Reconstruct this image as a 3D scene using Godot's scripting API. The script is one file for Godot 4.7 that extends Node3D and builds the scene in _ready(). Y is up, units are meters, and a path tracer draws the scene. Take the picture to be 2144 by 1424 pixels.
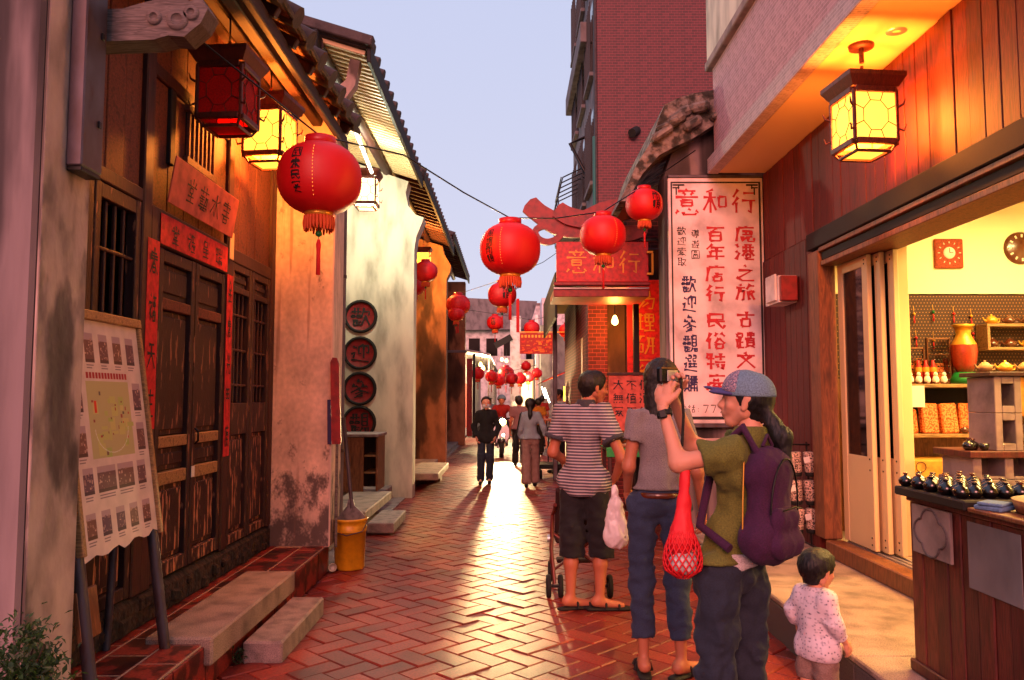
extends Node3D

# ---------------------------------------------------------------- state
var mats := {}
var tex := {}
var box_cache := {}
var rng := RandomNumberGenerator.new()
var taken := {}
var wob := FastNoiseLite.new()

func _ready() -> void:
	rng.seed = 77
	wob.seed = 5
	wob.frequency = 1.0
	wob.fractal_octaves = 3
	set_camera_and_light()
	make_textures()
	make_materials()
	build_street()
	build_house_one()
	build_house_two_and_three()
	build_far_end()
	build_shop()
	build_sign_house()
	build_tower()
	build_lanterns()
	build_street_props()
	build_shop_goods()
	build_people()

func set_camera_and_light() -> void:
	var cam = Camera3D.new()
	cam.name = "camera"
	cam.fov = 46.26
	cam.near = 0.05
	cam.far = 400.0
	add_child(cam)
	cam.position = Vector3(0, 1.5, 0)
	cam.rotation = Vector3(atan(120.0 / 1667.0), -atan(4.0 / 1667.0), 0)
	cam.current = true
	var env = Environment.new()
	env.background_mode = Environment.BG_SKY
	var sm = ProceduralSkyMaterial.new()
	sm.sky_top_color = Color(0.75, 0.785, 0.92)
	sm.sky_horizon_color = Color(0.87, 0.86, 0.925)
	sm.sky_curve = 0.25
	sm.ground_horizon_color = Color(0.6, 0.52, 0.54)
	sm.ground_bottom_color = Color(0.3, 0.24, 0.24)
	sm.sun_angle_max = 1.0
	var sky = Sky.new()
	sky.sky_material = sm
	env.sky = sky
	env.background_energy_multiplier = 0.76
	env.tonemap_mode = Environment.TONE_MAPPER_LINEAR
	env.tonemap_exposure = 1.4
	env.sdfgi_enabled = true
	env.ssao_enabled = true
	env.ssil_enabled = true
	var we = WorldEnvironment.new()
	we.name = "world"
	we.environment = env
	add_child(we)
	# afterglow of the set sun, low behind the camera
	var sun = DirectionalLight3D.new()
	sun.name = "afterglow"
	sun.light_color = Color(1.0, 0.64, 0.60)
	sun.light_energy = 0.85
	sun.light_angular_distance = 30.0
	sun.shadow_enabled = true
	add_child(sun)
	sun.rotation_degrees = Vector3(-22, -9, 0)

# ---------------------------------------------------------------- small helpers
func V(x: float, y: float, d: float) -> Vector3:
	return Vector3(x, y, -d)

func gpos(n: Node) -> Vector3:
	var p = Vector3.ZERO
	while n != self and n is Node3D:
		p += n.position
		n = n.get_parent()
	return p

func numbered(called: String) -> String:
	if not taken.has(called):
		taken[called] = 0
		return called
	taken[called] += 1
	return "%s_%03d" % [called, taken[called]]

func thing(called: String, label: String, category: String, at := Vector3.ZERO, group := "") -> Node3D:
	var o = Node3D.new()
	o.name = numbered(called)
	add_child(o)
	o.position = at
	tag(o, label, category, group)
	return o

func tag(o: Node, label: String, category: String, group := "") -> void:
	o.set_meta("label", label)
	o.set_meta("category", category)
	if group != "":
		o.set_meta("group", group)

func setting(called: String) -> Node3D:
	var o = Node3D.new()
	o.name = numbered(called)
	o.set_meta("kind", "structure")
	add_child(o)
	return o

func copy(o: Node3D, at: Vector3, turn := 0.0, label := "") -> Node3D:
	var base: String = str(o.name)
	if base.length() > 4 and base[base.length() - 4] == "_" and base.right(3).is_valid_int():
		base = base.left(base.length() - 4)
	var c: Node3D = o.duplicate()
	c.name = numbered(base)
	add_child(c)
	c.position = at
	c.rotation.y = turn
	if label != "":
		c.set_meta("label", label)
	return c

func put(mesh: Mesh, called: String, m: Material, parent: Node) -> MeshInstance3D:
	# a mesh whose vertices are world points
	var o = MeshInstance3D.new()
	o.name = called if parent != self else numbered(called)
	o.mesh = mesh
	o.material_override = m
	parent.add_child(o, true)
	o.position = -gpos(parent)
	return o

func ms() -> SurfaceTool:
	var st = SurfaceTool.new()
	st.begin(Mesh.PRIMITIVE_TRIANGLES)
	return st

func done(st: SurfaceTool, called: String, m: Material, parent: Node) -> MeshInstance3D:
	st.generate_normals()
	return put(st.commit(), called, m, parent)

func tri(st: SurfaceTool, a: Vector3, b: Vector3, c: Vector3, ua := Vector2.ZERO, ub := Vector2.ZERO, uc := Vector2.ZERO) -> void:
	st.set_uv(ua); st.add_vertex(a)
	st.set_uv(ub); st.add_vertex(b)
	st.set_uv(uc); st.add_vertex(c)

func quad(st: SurfaceTool, a: Vector3, b: Vector3, c: Vector3, d: Vector3, u0 := Vector2(0, 0), u1 := Vector2(1, 1)) -> void:
	# a top left, b top right, c bottom right, d bottom left, clockwise from the front
	tri(st, a, b, c, u0, Vector2(u1.x, u0.y), u1)
	tri(st, a, c, d, u0, u1, Vector2(u0.x, u1.y))

func out_poly(st: SurfaceTool, p: Array, uv: Array, away: Vector3) -> void:
	# convex polygon turned so that its front looks along away
	var n: Vector3 = (p[2] - p[0]).cross(p[1] - p[0])
	var o: Array = range(p.size())
	if n.dot(away) < 0.0:
		o.reverse()
	for i in range(1, p.size() - 1):
		tri(st, p[o[0]], p[o[i]], p[o[i + 1]], uv[o[0]], uv[o[i]], uv[o[i + 1]])

func add_box(st: SurfaceTool, c: Vector3, s: Vector3, b := 0.0, basis := Basis.IDENTITY) -> void:
	var h = s / 2.0
	b = min(b, min(h.x, min(h.y, h.z)) * 0.6)
	st.set_smooth_group(-1)
	var ax = [0, 1, 2]
	for a in ax:
		var u: int = (a + 1) % 3
		var w: int = (a + 2) % 3
		for sg in [-1.0, 1.0]:
			var ps = []
			var us = []
			for q in [[-1, -1], [1, -1], [1, 1], [-1, 1]]:
				var p = Vector3.ZERO
				p[a] = sg * h[a]
				p[u] = q[0] * (h[u] - b)
				p[w] = q[1] * (h[w] - b)
				var uv = Vector2(p.x / s.x + 0.5, 0.5 - p.y / s.y)
				if a == 0:
					uv = Vector2(0.5 - sg * p.z / s.z, 0.5 - p.y / s.y)
				elif a == 1:
					uv = Vector2(p.x / s.x + 0.5, p.z / s.z + 0.5)
				elif sg < 0:
					uv.x = 1.0 - uv.x
				ps.append(c + basis * p)
				us.append(uv)
			var away = Vector3.ZERO
			away[a] = sg
			out_poly(st, ps, us, basis * away)
	if b <= 0.0:
		return
	for a in ax:
		var u: int = (a + 1) % 3
		var w: int = (a + 2) % 3
		for su in [-1.0, 1.0]:
			for sw in [-1.0, 1.0]:
				var ps = []
				for q in [[-1, 0], [1, 0], [1, 1], [-1, 1]]:
					var p = Vector3.ZERO
					p[a] = q[0] * (h[a] - b)
					p[u] = su * (h[u] - (b if q[1] == 1 else 0.0))
					p[w] = sw * (h[w] - (0.0 if q[1] == 1 else b))
					ps.append(c + basis * p)
				var away = Vector3.ZERO
				away[u] = su
				away[w] = sw
				out_poly(st, ps, [Vector2(.5, .5), Vector2(.5, .5), Vector2(.5, .5), Vector2(.5, .5)], basis * away)
	for sx in [-1.0, 1.0]:
		for sy in [-1.0, 1.0]:
			for sz in [-1.0, 1.0]:
				var g = Vector3(sx, sy, sz)
				var ps = []
				for a in ax:
					var p = g * (h - Vector3(b, b, b))
					p[a] = g[a] * h[a]
					ps.append(c + basis * p)
				out_poly(st, ps, [Vector2(.5, .5), Vector2(.5, .5), Vector2(.5, .5)], basis * g)

func box_mesh(s: Vector3, b: float) -> ArrayMesh:
	var key = "%.4f %.4f %.4f %.4f" % [s.x, s.y, s.z, b]
	if not box_cache.has(key):
		var st = ms()
		add_box(st, Vector3.ZERO, s, b)
		st.generate_normals()
		box_cache[key] = st.commit()
	return box_cache[key]

func B(parent: Node, called: String, m: Material, c: Vector3, s: Vector3, rot := Vector3.ZERO, bev := 0.004) -> MeshInstance3D:
	var o = MeshInstance3D.new()
	o.name = called if parent != self else numbered(called)
	o.mesh = box_mesh(s, bev)
	o.material_override = m
	parent.add_child(o, true)
	o.position = c - gpos(parent)
	o.rotation_degrees = rot
	return o

func BX(parent: Node, called: String, m: Material, x0: float, x1: float, y0: float, y1: float, d0: float, d1: float, bev := 0.004) -> MeshInstance3D:
	# box from limits; d is the distance down the street
	return B(parent, called, m, V((x0 + x1) / 2.0, (y0 + y1) / 2.0, (d0 + d1) / 2.0), Vector3(absf(x1 - x0), absf(y1 - y0), absf(d1 - d0)), Vector3.ZERO, bev)

func frame_of(dir: Vector3) -> Basis:
	var y = dir.normalized()
	var x = y.cross(Vector3.FORWARD if absf(y.z) < 0.9 else Vector3.RIGHT).normalized()
	return Basis(x, y, x.cross(y))

func add_tube(st: SurfaceTool, pts: Array, r, sides := 8, caps := true) -> void:
	st.set_smooth_group(0)
	var rings = []
	for i in pts.size():
		var dir: Vector3 = pts[min(i + 1, pts.size() - 1)] - pts[max(i - 1, 0)]
		var f = frame_of(dir)
		var rad: float = r[i] if r is Array else r
		var ring = []
		for k in sides:
			var a = TAU * k / sides
			ring.append(pts[i] + f.x * cos(a) * rad + f.z * sin(a) * rad)
		rings.append(ring)
	for i in pts.size() - 1:
		for k in sides:
			var n: int = (k + 1) % sides
			out_poly(st, [rings[i][k], rings[i][n], rings[i + 1][n], rings[i + 1][k]], [Vector2(float(k) / sides, i), Vector2(float(k + 1) / sides, i), Vector2(float(k + 1) / sides, i + 1), Vector2(float(k) / sides, i + 1)], (rings[i][k] + rings[i][n]) / 2.0 - pts[i])
	if caps:
		st.set_smooth_group(-1)
		for e in [0, pts.size() - 1]:
			var away: Vector3 = pts[e] - pts[1 if e == 0 else e - 1]
			var us = []
			us.resize(sides)
			us.fill(Vector2(.5, .5))
			out_poly(st, rings[e], us, away)

func tube(parent: Node, called: String, m: Material, pts: Array, r, sides := 8) -> MeshInstance3D:
	var st = ms()
	add_tube(st, pts, r, sides)
	return done(st, called, m, parent)

func add_lathe(st: SurfaceTool, prof: Array, sides: int, xf := Transform3D.IDENTITY, a0 := 0.0, squash := 1.0) -> void:
	# prof: Vector2(radius, height) from the bottom up; sharp corners where a point repeats
	var group = 0
	for i in prof.size() - 1:
		var p: Vector2 = prof[i]
		var q: Vector2 = prof[i + 1]
		if p.is_equal_approx(q):
			group += 1
			continue
		st.set_smooth_group(group)
		for k in sides:
			var a = a0 + TAU * k / sides
			var b = a0 + TAU * (k + 1) / sides
			var ps = [Vector3(p.x * cos(a), p.y, p.x * sin(a) * squash), Vector3(p.x * cos(b), p.y, p.x * sin(b) * squash), Vector3(q.x * cos(b), q.y, q.x * sin(b) * squash), Vector3(q.x * cos(a), q.y, q.x * sin(a) * squash)]
			var us = [Vector2(float(k) / sides, 1.0 - float(i) / prof.size()), Vector2(float(k + 1) / sides, 1.0 - float(i) / prof.size()), Vector2(float(k + 1) / sides, 1.0 - float(i + 1) / prof.size()), Vector2(float(k) / sides, 1.0 - float(i + 1) / prof.size())]
			var w = []
			for v in ps:
				w.append(xf * v)
			if q.x < 1e-5:
				tri(st, w[0], w[2], w[1], us[0], us[2], us[1])
			elif p.x < 1e-5:
				tri(st, w[0], w[3], w[2], us[0], us[3], us[2])
			else:
				tri(st, w[0], w[2], w[1], us[0], us[2], us[1])
				tri(st, w[0], w[3], w[2], us[0], us[3], us[2])

func lathe(parent: Node, called: String, m: Material, prof: Array, sides := 20, at := Vector3.ZERO, squash := 1.0) -> MeshInstance3D:
	var st = ms()
	add_lathe(st, prof, sides, Transform3D(Basis.IDENTITY, at), 0.0, squash)
	return done(st, called, m, parent)

func add_prism(st: SurfaceTool, poly: PackedVector2Array, depth: float, xf: Transform3D) -> void:
	# outline in x, y; thickness from z = 0 to z = depth
	st.set_smooth_group(-1)
	var ix = Geometry2D.triangulate_polygon(poly)
	for s in [0, 1]:
		var z = depth * s
		for i in range(0, ix.size(), 3):
			var p = []
			var us = []
			for k in 3:
				var v: Vector2 = poly[ix[i + k]]
				p.append(xf * Vector3(v.x, v.y, z))
				us.append(v)
			out_poly(st, p, us, xf.basis * Vector3(0, 0, 1.0 if s == 1 else -1.0) * signf(depth))
	var turn = 1.0 if Geometry2D.is_polygon_clockwise(poly) else -1.0
	for i in poly.size():
		var a: Vector2 = poly[i]
		var b: Vector2 = poly[(i + 1) % poly.size()]
		var nn = Vector2(-(b - a).y, (b - a).x) * turn
		out_poly(st, [xf * Vector3(a.x, a.y, 0), xf * Vector3(b.x, b.y, 0), xf * Vector3(b.x, b.y, depth), xf * Vector3(a.x, a.y, depth)], [a, b, b, a], xf.basis * Vector3(nn.x, nn.y, 0))

func prism(parent: Node, called: String, m: Material, poly: PackedVector2Array, depth: float, xf: Transform3D) -> MeshInstance3D:
	var st = ms()
	add_prism(st, poly, depth, xf)
	return done(st, called, m, parent)

func lamp_light(called: String, at: Vector3, c: Color, energy: float, size: float) -> OmniLight3D:
	var l = OmniLight3D.new()
	l.name = called
	l.light_color = c
	l.light_energy = energy
	l.light_size = size
	l.omni_range = 25.0
	l.omni_attenuation = 2.0
	l.shadow_enabled = true
	add_child(l, true)
	l.position = at
	return l

# ---------------------------------------------------------------- textures and materials
func noise_tex(key: String, freq: float, ramp: Array, seed_: int, octaves := 4, kind := FastNoiseLite.TYPE_SIMPLEX_SMOOTH, hard := false, size := 512) -> NoiseTexture2D:
	var n = FastNoiseLite.new()
	n.noise_type = kind
	n.frequency = freq
	n.seed = seed_
	n.fractal_octaves = octaves
	var t = NoiseTexture2D.new()
	t.width = size
	t.height = size
	t.seamless = true
	t.noise = n
	var g = Gradient.new()
	if hard:
		g.interpolation_mode = Gradient.GRADIENT_INTERPOLATE_LINEAR
	g.offsets = PackedFloat32Array(ramp.map(func(a): return a[0]))
	g.colors = PackedColorArray(ramp.map(func(a): return a[1]))
	t.color_ramp = g
	tex[key] = t
	return t

func gray(v: float) -> Color:
	return Color(v, v, v)

func make_textures() -> void:
	noise_tex("blotch", 0.008, [[0.0, gray(.62)], [.35, gray(.84)], [.6, gray(.95)], [1.0, gray(1.0)]], 3, 6)
	noise_tex("grain", 0.03, [[0.0, gray(.66)], [.5, gray(.88)], [1.0, gray(1.0)]], 11, 5)
	noise_tex("rough_bump", 0.02, [[0.0, gray(0)], [1.0, gray(1)]], 21, 6)
	noise_tex("fine_bump", 0.08, [[0.0, gray(0)], [1.0, gray(1)]], 22, 4)
	noise_tex("speck", 0.16, [[0.0, gray(.5)], [.35, gray(.82)], [.6, gray(.95)], [1.0, gray(1.0)]], 31, 3)
	noise_tex("wood", 0.012, [[0.0, gray(.5)], [.4, gray(.78)], [.55, gray(.9)], [.62, gray(.68)], [1.0, gray(1.0)]], 41, 5)
	var paint = Color(.165, .058, .055)
	var bare = Color(.62, .40, .30)
	noise_tex("peel_low", 0.012, [[0.0, paint], [.5, paint * 1.15], [.64, paint * .8], [.66, bare], [.75, bare * 1.15], [1.0, bare]], 51, 5, FastNoiseLite.TYPE_SIMPLEX_SMOOTH, true)
	noise_tex("peel_high", 0.012, [[0.0, paint * .8], [.5, paint], [.76, paint * 1.2], [.78, bare * .8], [1.0, bare]], 52, 5, FastNoiseLite.TYPE_SIMPLEX_SMOOTH, true)
	noise_tex("mould", 0.01, [[0.0, gray(.33)], [.38, gray(.5)], [.5, gray(.86)], [1.0, gray(1.0)]], 61, 6)
	noise_tex("moss", 0.012, [[0.0, Color(.12, .12, .10)], [.4, Color(.25, .23, .2)], [.55, Color(.45, .40, .37)], [1.0, Color(.6, .55, .52)]], 62, 6)
	noise_tex("rust", 0.012, [[0.0, Color(.42, .2, .13)], [.4, Color(.5, .45, .46)], [1.0, Color(.58, .56, .6)]], 63, 5)
	noise_tex("denim", 0.05, [[0.0, gray(.6)], [.5, gray(.85)], [1.0, gray(1.0)]], 64, 4)
	tex["courses"] = ImageTexture.create_from_image(courses(192, 96, 6, 4, 0.10, 71))
	tex["mosaic"] = ImageTexture.create_from_image(courses(128, 128, 8, 8, 0.14, 72))
	tex["peg"] = ImageTexture.create_from_image(pegs())
	tex["stripe"] = ImageTexture.create_from_image(stripes())

func courses(w: int, h: int, rows: int, cols: int, joint: float, seed_: int) -> Image:
	# far tile cladding, pieces only two or three pixels tall in the photograph
	var im = Image.create(w, h, false, Image.FORMAT_RGB8)
	var r = RandomNumberGenerator.new()
	r.seed = seed_
	im.fill(gray(.98))
	var ph = h / rows
	var pw = w / cols
	for j in rows:
		for i in cols + 1:
			var off = pw / 2 if j % 2 == 1 and rows != cols else 0
			var v = r.randf_range(.5, .66) if rows != cols else r.randf_range(.74, .9)
			im.fill_rect(Rect2i(i * pw - off, j * ph, pw - max(1, int(pw * joint * .6)), ph - max(1, int(ph * joint * 1.6))), gray(v))
	return im

func pegs() -> Image:
	var im = Image.create(64, 64, false, Image.FORMAT_RGB8)
	im.fill(Color(.30, .16, .09))
	for i in 4:
		for j in 4:
			im.fill_rect(Rect2i(i * 16 + (8 if j % 2 else 0), j * 16 + 4, 5, 5), Color(.75, .55, .32))
	return im

func stripes() -> Image:
	var im = Image.create(8, 64, false, Image.FORMAT_RGB8)
	im.fill(Color(.27, .27, .32))
	im.fill_rect(Rect2i(0, 0, 8, 24), Color(.68, .65, .67))
	im.fill_rect(Rect2i(0, 24, 8, 6), Color(.45, .43, .48))
	return im

func mat(key: String, c: Color, rough := 0.8, t := "", scale := Vector3.ONE, bump := "", bump_cm := 0.3, opt := {}) -> StandardMaterial3D:
	var m = StandardMaterial3D.new()
	m.resource_name = key
	m.albedo_color = c
	m.roughness = rough
	if t != "":
		m.albedo_texture = tex[t]
	if t != "" or bump != "":
		m.uv1_triplanar = true
		m.uv1_world_triplanar = opt.get("world", true)
		m.uv1_scale = scale
	if bump != "":
		m.heightmap_enabled = true
		m.heightmap_texture = tex[bump]
		m.heightmap_scale = bump_cm
	m.metallic = opt.get("metal", 0.0)
	m.metallic_specular = opt.get("spec", 0.5)
	if opt.has("glow"):
		m.emission_enabled = true
		m.emission = opt.glow
		m.emission_energy_multiplier = opt.get("energy", 1.0)
	if opt.has("back"):
		m.backlight_enabled = true
		m.backlight = opt.back
	if opt.has("coat"):
		m.clearcoat_enabled = true
		m.clearcoat = opt.coat
		m.clearcoat_roughness = 0.15
	if opt.has("over"):
		m.detail_enabled = true
		m.detail_albedo = tex[opt.over]
		m.detail_blend_mode = BaseMaterial3D.BLEND_MODE_MUL
		m.detail_uv_layer = BaseMaterial3D.DETAIL_UV_2
		m.uv2_triplanar = true
		m.uv2_world_triplanar = opt.get("world", true)
		m.uv2_scale = opt.get("over_scale", Vector3.ONE)
	if opt.has("rim"):
		m.rim_enabled = true
		m.rim = opt.rim
	if opt.has("vertex"):
		m.vertex_color_use_as_albedo = true
	m.cull_mode = BaseMaterial3D.CULL_DISABLED
	mats[key] = m
	return m

func picture(key: String, im: Image, rough := 0.8) -> StandardMaterial3D:
	var m = StandardMaterial3D.new()
	m.resource_name = key
	m.albedo_texture = ImageTexture.create_from_image(im)
	m.roughness = rough
	m.cull_mode = BaseMaterial3D.CULL_DISABLED
	mats[key] = m
	return m

func make_materials() -> void:
	for i in 4:
		var c: Color = [Color(.63, .225, .185), Color(.57, .19, .16), Color(.68, .27, .21), Color(.53, .18, .165)][i]
		mat("brick%d" % i, c, .41, "grain", Vector3(3, 3, 3), "fine_bump", .12, {"over": "blotch", "over_scale": Vector3(.45, .45, .45), "spec": .45})
	mat("joint", Color(.24, .13, .115), .9, "grain", Vector3(2, 2, 2))
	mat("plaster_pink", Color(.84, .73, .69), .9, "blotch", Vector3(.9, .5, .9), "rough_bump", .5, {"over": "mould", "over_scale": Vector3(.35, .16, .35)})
	mat("plaster_cream", Color(.86, .82, .74), .9, "blotch", Vector3(.6, .2, .6), "rough_bump", .4)
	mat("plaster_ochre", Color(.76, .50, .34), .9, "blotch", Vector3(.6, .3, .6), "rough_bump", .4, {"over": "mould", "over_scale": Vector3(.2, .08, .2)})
	mat("plaster_gray", Color(.50, .47, .47), .9, "blotch", Vector3(.5, .3, .5), "rough_bump", .4)
	mat("plaster_purple", Color(.62, .54, .54), .9, "blotch", Vector3(.9, .12, .9), "rough_bump", .4, {"over": "mould", "over_scale": Vector3(.3, .045, .3)})
	mat("door_high", Color.WHITE, .55, "peel_high", Vector3(3.2, .5, 3.2), "fine_bump", .15)
	mat("door_low", Color.WHITE, .6, "peel_low", Vector3(4.2, .55, 4.2), "fine_bump", .2)
	mat("wood_dark", Color(.28, .105, .09), .6, "wood", Vector3(3, .3, 3), "wood", .15)
	mat("wood_beam", Color(.27, .13, .11), .7, "wood", Vector3(3, 3, .3), "wood", .2)
	mat("wood_gray", Color(.50, .45, .44), .85, "wood", Vector3(.5, 4, 4), "wood", .5)
	mat("black_wood_and_shade", Color(.085, .055, .05), .75, "grain", Vector3(2, 2, 2))  # black wood; also stands for shade on one gable and behind vent slats
	mat("board_orange", Color(.48, .25, .17), .75, "wood", Vector3(.4, 3, 3))
	for i in 4:
		var c: Color = [Color(.47, .10, .06), Color(.52, .125, .07), Color(.41, .09, .06), Color(.48, .13, .08)][i]
		mat("plank%d" % i, c, .62, "wood", Vector3(4, .35, 4), "wood", .1)
	for i in 3:
		var c: Color = [Color(.50, .20, .16), Color(.43, .155, .135), Color(.56, .25, .19)][i]
		mat("cart%d" % i, c, .5, "wood", Vector3(5, .45, 5), "wood", .15, {"over": "blotch", "over_scale": Vector3(2, .8, 2)})
	mat("wood_warm", Color(.60, .36, .21), .5, "wood", Vector3(3, .4, 3), "wood", .08)
	mat("wood_light", Color(.74, .56, .36), .6, "wood", Vector3(.5, 4, 4))
	mat("black_glass", Color(.015, .015, .015), .08)
	mat("dark_room", Color(.36, .30, .27), .9)
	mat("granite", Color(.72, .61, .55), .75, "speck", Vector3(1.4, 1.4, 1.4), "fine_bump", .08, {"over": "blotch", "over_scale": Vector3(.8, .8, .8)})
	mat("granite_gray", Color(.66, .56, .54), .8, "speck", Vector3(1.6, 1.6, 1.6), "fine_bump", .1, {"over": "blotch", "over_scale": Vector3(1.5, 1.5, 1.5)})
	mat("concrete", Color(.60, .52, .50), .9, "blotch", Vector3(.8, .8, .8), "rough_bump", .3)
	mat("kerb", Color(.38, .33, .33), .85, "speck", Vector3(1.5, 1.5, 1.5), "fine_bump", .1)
	for i in 3:
		var c: Color = [Color(.64, .20, .17), Color(.56, .155, .14), Color(.69, .25, .2)][i]
		mat("tile%d" % i, c, .45, "grain", Vector3(3, 3, 3), "fine_bump", .08, {"over": "mould", "over_scale": Vector3(.9, .9, .9)})
	mat("grout", Color(.74, .60, .52), .9, "grain", Vector3(3, 3, 3))
	mat("rubble", Color(.45, .33, .26), .95, "moss", Vector3(1.5, 1.5, 1.5), "rough_bump", 1.0)
	mat("moss_roof", Color.WHITE, .95, "moss", Vector3(.9, .9, .9), "rough_bump", 2.0)
	mat("roof_tile", Color(.30, .26, .26), .85, "blotch", Vector3(1.2, 1.2, 1.2), "rough_bump", .6)
	mat("red_paper", Color(.86, .13, .15), .75, "grain", Vector3(1, 1, 1))
	mat("faded_paper", Color(.86, .40, .34), .8, "blotch", Vector3(1.5, 1.5, 1.5))
	mat("ink", Color(.06, .04, .05), .6)
	mat("ink_red", Color(.72, .08, .14), .6)
	mat("ink_blue", Color(.13, .10, .32), .6)
	mat("ink_gold", Color(.78, .50, .16), .45, "", Vector3.ONE, "", 0, {"metal": .3})
	mat("steel", Color(.62, .60, .63), .45, "rust", Vector3(1.2, .6, 1.2), "", 0, {"metal": .4})
	mat("steel_clean", Color(.72, .72, .74), .3, "", Vector3.ONE, "", 0, {"metal": .8})
	mat("black_metal", Color(.05, .05, .055), .4, "", Vector3.ONE, "", 0, {"metal": .4})
	mat("lantern_red", Color(.80, .055, .09), .5, "", Vector3.ONE, "", 0, {"back": Color(.5, .06, .07)})
	mat("lantern_rim", Color(.72, .05, .10), .4)
	mat("gold", Color(.85, .62, .22), .35, "", Vector3.ONE, "", 0, {"metal": .5})
	mat("tassel_fringe", Color(.78, .30, .12), .7)
	mat("jade", Color(.05, .42, .18), .4)
	mat("tassel", Color(.75, .07, .10), .8)
	mat("lamp_wood", Color(.46, .20, .12), .5, "wood", Vector3(4, 1, 4), "", 0, {"world": false})
	mat("paper_lit", Color(.9, .75, .4), .8, "", Vector3.ONE, "", 0, {"glow": Color(1.0, .70, .22), "energy": 2.0})
	mat("paper_lit_white", Color(.9, .85, .7), .8, "", Vector3.ONE, "", 0, {"glow": Color(1.0, .86, .56), "energy": 2.4})
	mat("bulb_lit", Color(1, .9, .7), .5, "", Vector3.ONE, "", 0, {"glow": Color(1.0, .82, .4), "energy": 9.0})
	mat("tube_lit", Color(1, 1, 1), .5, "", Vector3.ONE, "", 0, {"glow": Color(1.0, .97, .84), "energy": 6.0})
	mat("paper_red", Color(.72, .14, .08), .7, "grain", Vector3(4, 4, 4), "", 0, {"world": false, "back": Color(1.0, .5, .3)})
	mat("sign_red", Color(.78, .07, .11), .5, "grain", Vector3(1, 1, 1))
	mat("carved_red", Color(.56, .07, .10), .5, "blotch", Vector3(2, 2, 2))
	mat("sign_white", Color(.95, .87, .87), .45, "blotch", Vector3(.5, .5, .5))
	mat("stucco_beam", Color(.80, .64, .66), .8, "mosaic", Vector3(4, 4, 4))
	mat("strip_tile", Color(.80, .70, .70), .6, "mosaic", Vector3(5, 5, 5))
	mat("soffit", Color(.88, .72, .50), .7)
	mat("tower_tile", Color(.56, .20, .235), .6, "courses", Vector3(1.7, 2.3, 1.7))
	mat("brick_wall", Color(.70, .28, .25), .8, "courses", Vector3(2.4, 3.2, 2.4), "", 0)
	mat("cream_paint", Color(.86, .74, .55), .5)
	mat("cream_wall", Color(.94, .90, .74), .8)
	mat("pegboard", Color(.80, .75, .7), .7, "peg", Vector3(9, 9, 9))
	mat("yellow_bucket", Color(.86, .62, .10), .4, "blotch", Vector3(2, 2, 2), "", 0, {"world": false})
	mat("zinc", Color(.50, .47, .48), .5, "blotch", Vector3(3, 3, 3), "", 0, {"metal": .5})
	mat("leaf0", Color(.10, .19, .07), .6, "", Vector3.ONE, "", 0, {"back": Color(.12, .2, .05)})
	mat("leaf1", Color(.15, .26, .10), .6, "", Vector3.ONE, "", 0, {"back": Color(.15, .25, .06)})
	mat("bark", Color(.2, .15, .11), .9)
	mat("pot_glaze", Color(.05, .035, .035), .22, "", Vector3.ONE, "", 0, {"coat": .6})
	mat("pot_brown", Color(.33, .15, .08), .25, "", Vector3.ONE, "", 0, {"coat": .6})
	mat("plain_white", Color(.85, .82, .78), .7)
	mat("rubber", Color(.06, .055, .055), .8)
	mat("tin_white", Color(.82, .80, .80), .5, "blotch", Vector3(.5, .5, .5))

# ---------------------------------------------------------------- brush writing: strokes on a ten by ten square, x then y
const PIECES := {
	"li": "40-52 12-82 33-46 73-66 08-98", "sun": "11-18 11-81-88 14-84 18-88", "heart": "13-07 35-38-88-86 51-63 83-96",
	"grain": "70-21 03-93 51-59 53-08 53-98", "mouth": "11-18 11-81-88 18-88", "step": "60-13 63-06 45-49", "walk": "11-81 04-94 64-69-48",
	"shed": "50-51 11-91 11-09", "man": "60-05 43-49", "water": "10-42 04-35 09-65", "road": "11-32 05-24-17 08-28-99",
	"speech": "40-51 02-92 23-73 25-75 27-77-79-29 27-29", "shell": "20-27 20-80-87 22-82 24-84 27-87 37-09 67-99",
	"see": "20-26 20-80-86 22-82 24-84 26-86 37-09 67-69-99-97", "heron": "02-92 30-33 60-63 04-34-35-05-04 54-94-95-55-54 46-28 26-29 37-97 48-88 29-99 56-59",
	"lack": "30-05 22-92-84 54-09 55-99", "high": "50-12-16-36 51-91-96-75 51-59", "foot": "11-13 11-71-73-13 43-49 46-86 14-19 19-99",
	"square": "40-51 02-92 42-09 44-84-79-59", "person": "50-09 44-99", "hair": "80-14 83-27 86-09", "self": "40-15-75 63-97",
	"choose": "00-30-32-02-04-34 50-80-82-52-54-84 06-96 25-28 65-68 08-98", "lattice": "02-92 20-24 70-74 13-83 04-94 15-19 15-85-89 50-59 17-87",
	"temple": "02-92 50-54 05-95 76-79-58 26-38", "ox": "20-03 13-93 06-96 50-59", "field": "11-18 11-81-88 14-84 18-88 41-48", "earth": "13-83 50-58 08-98",
	"roof": "51-52 04-12-92-84", "woman": "40-27-99 70-08 03-93", "king": "01-91 04-94 08-98 50-58", "tree": "03-93 50-59 53-08 53-98", "jar": "00-90 12-19 12-82-89 30-35 60-65 16-86 19-89",
	"bird": "30-04 22-29 50-62 13-93 15-85 17-87 19-99", "inch": "02-92 62-69-48 24-36", "head": "20-31 70-61 02-92 23-83-89-29-23 25-85 27-87",
}
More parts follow.
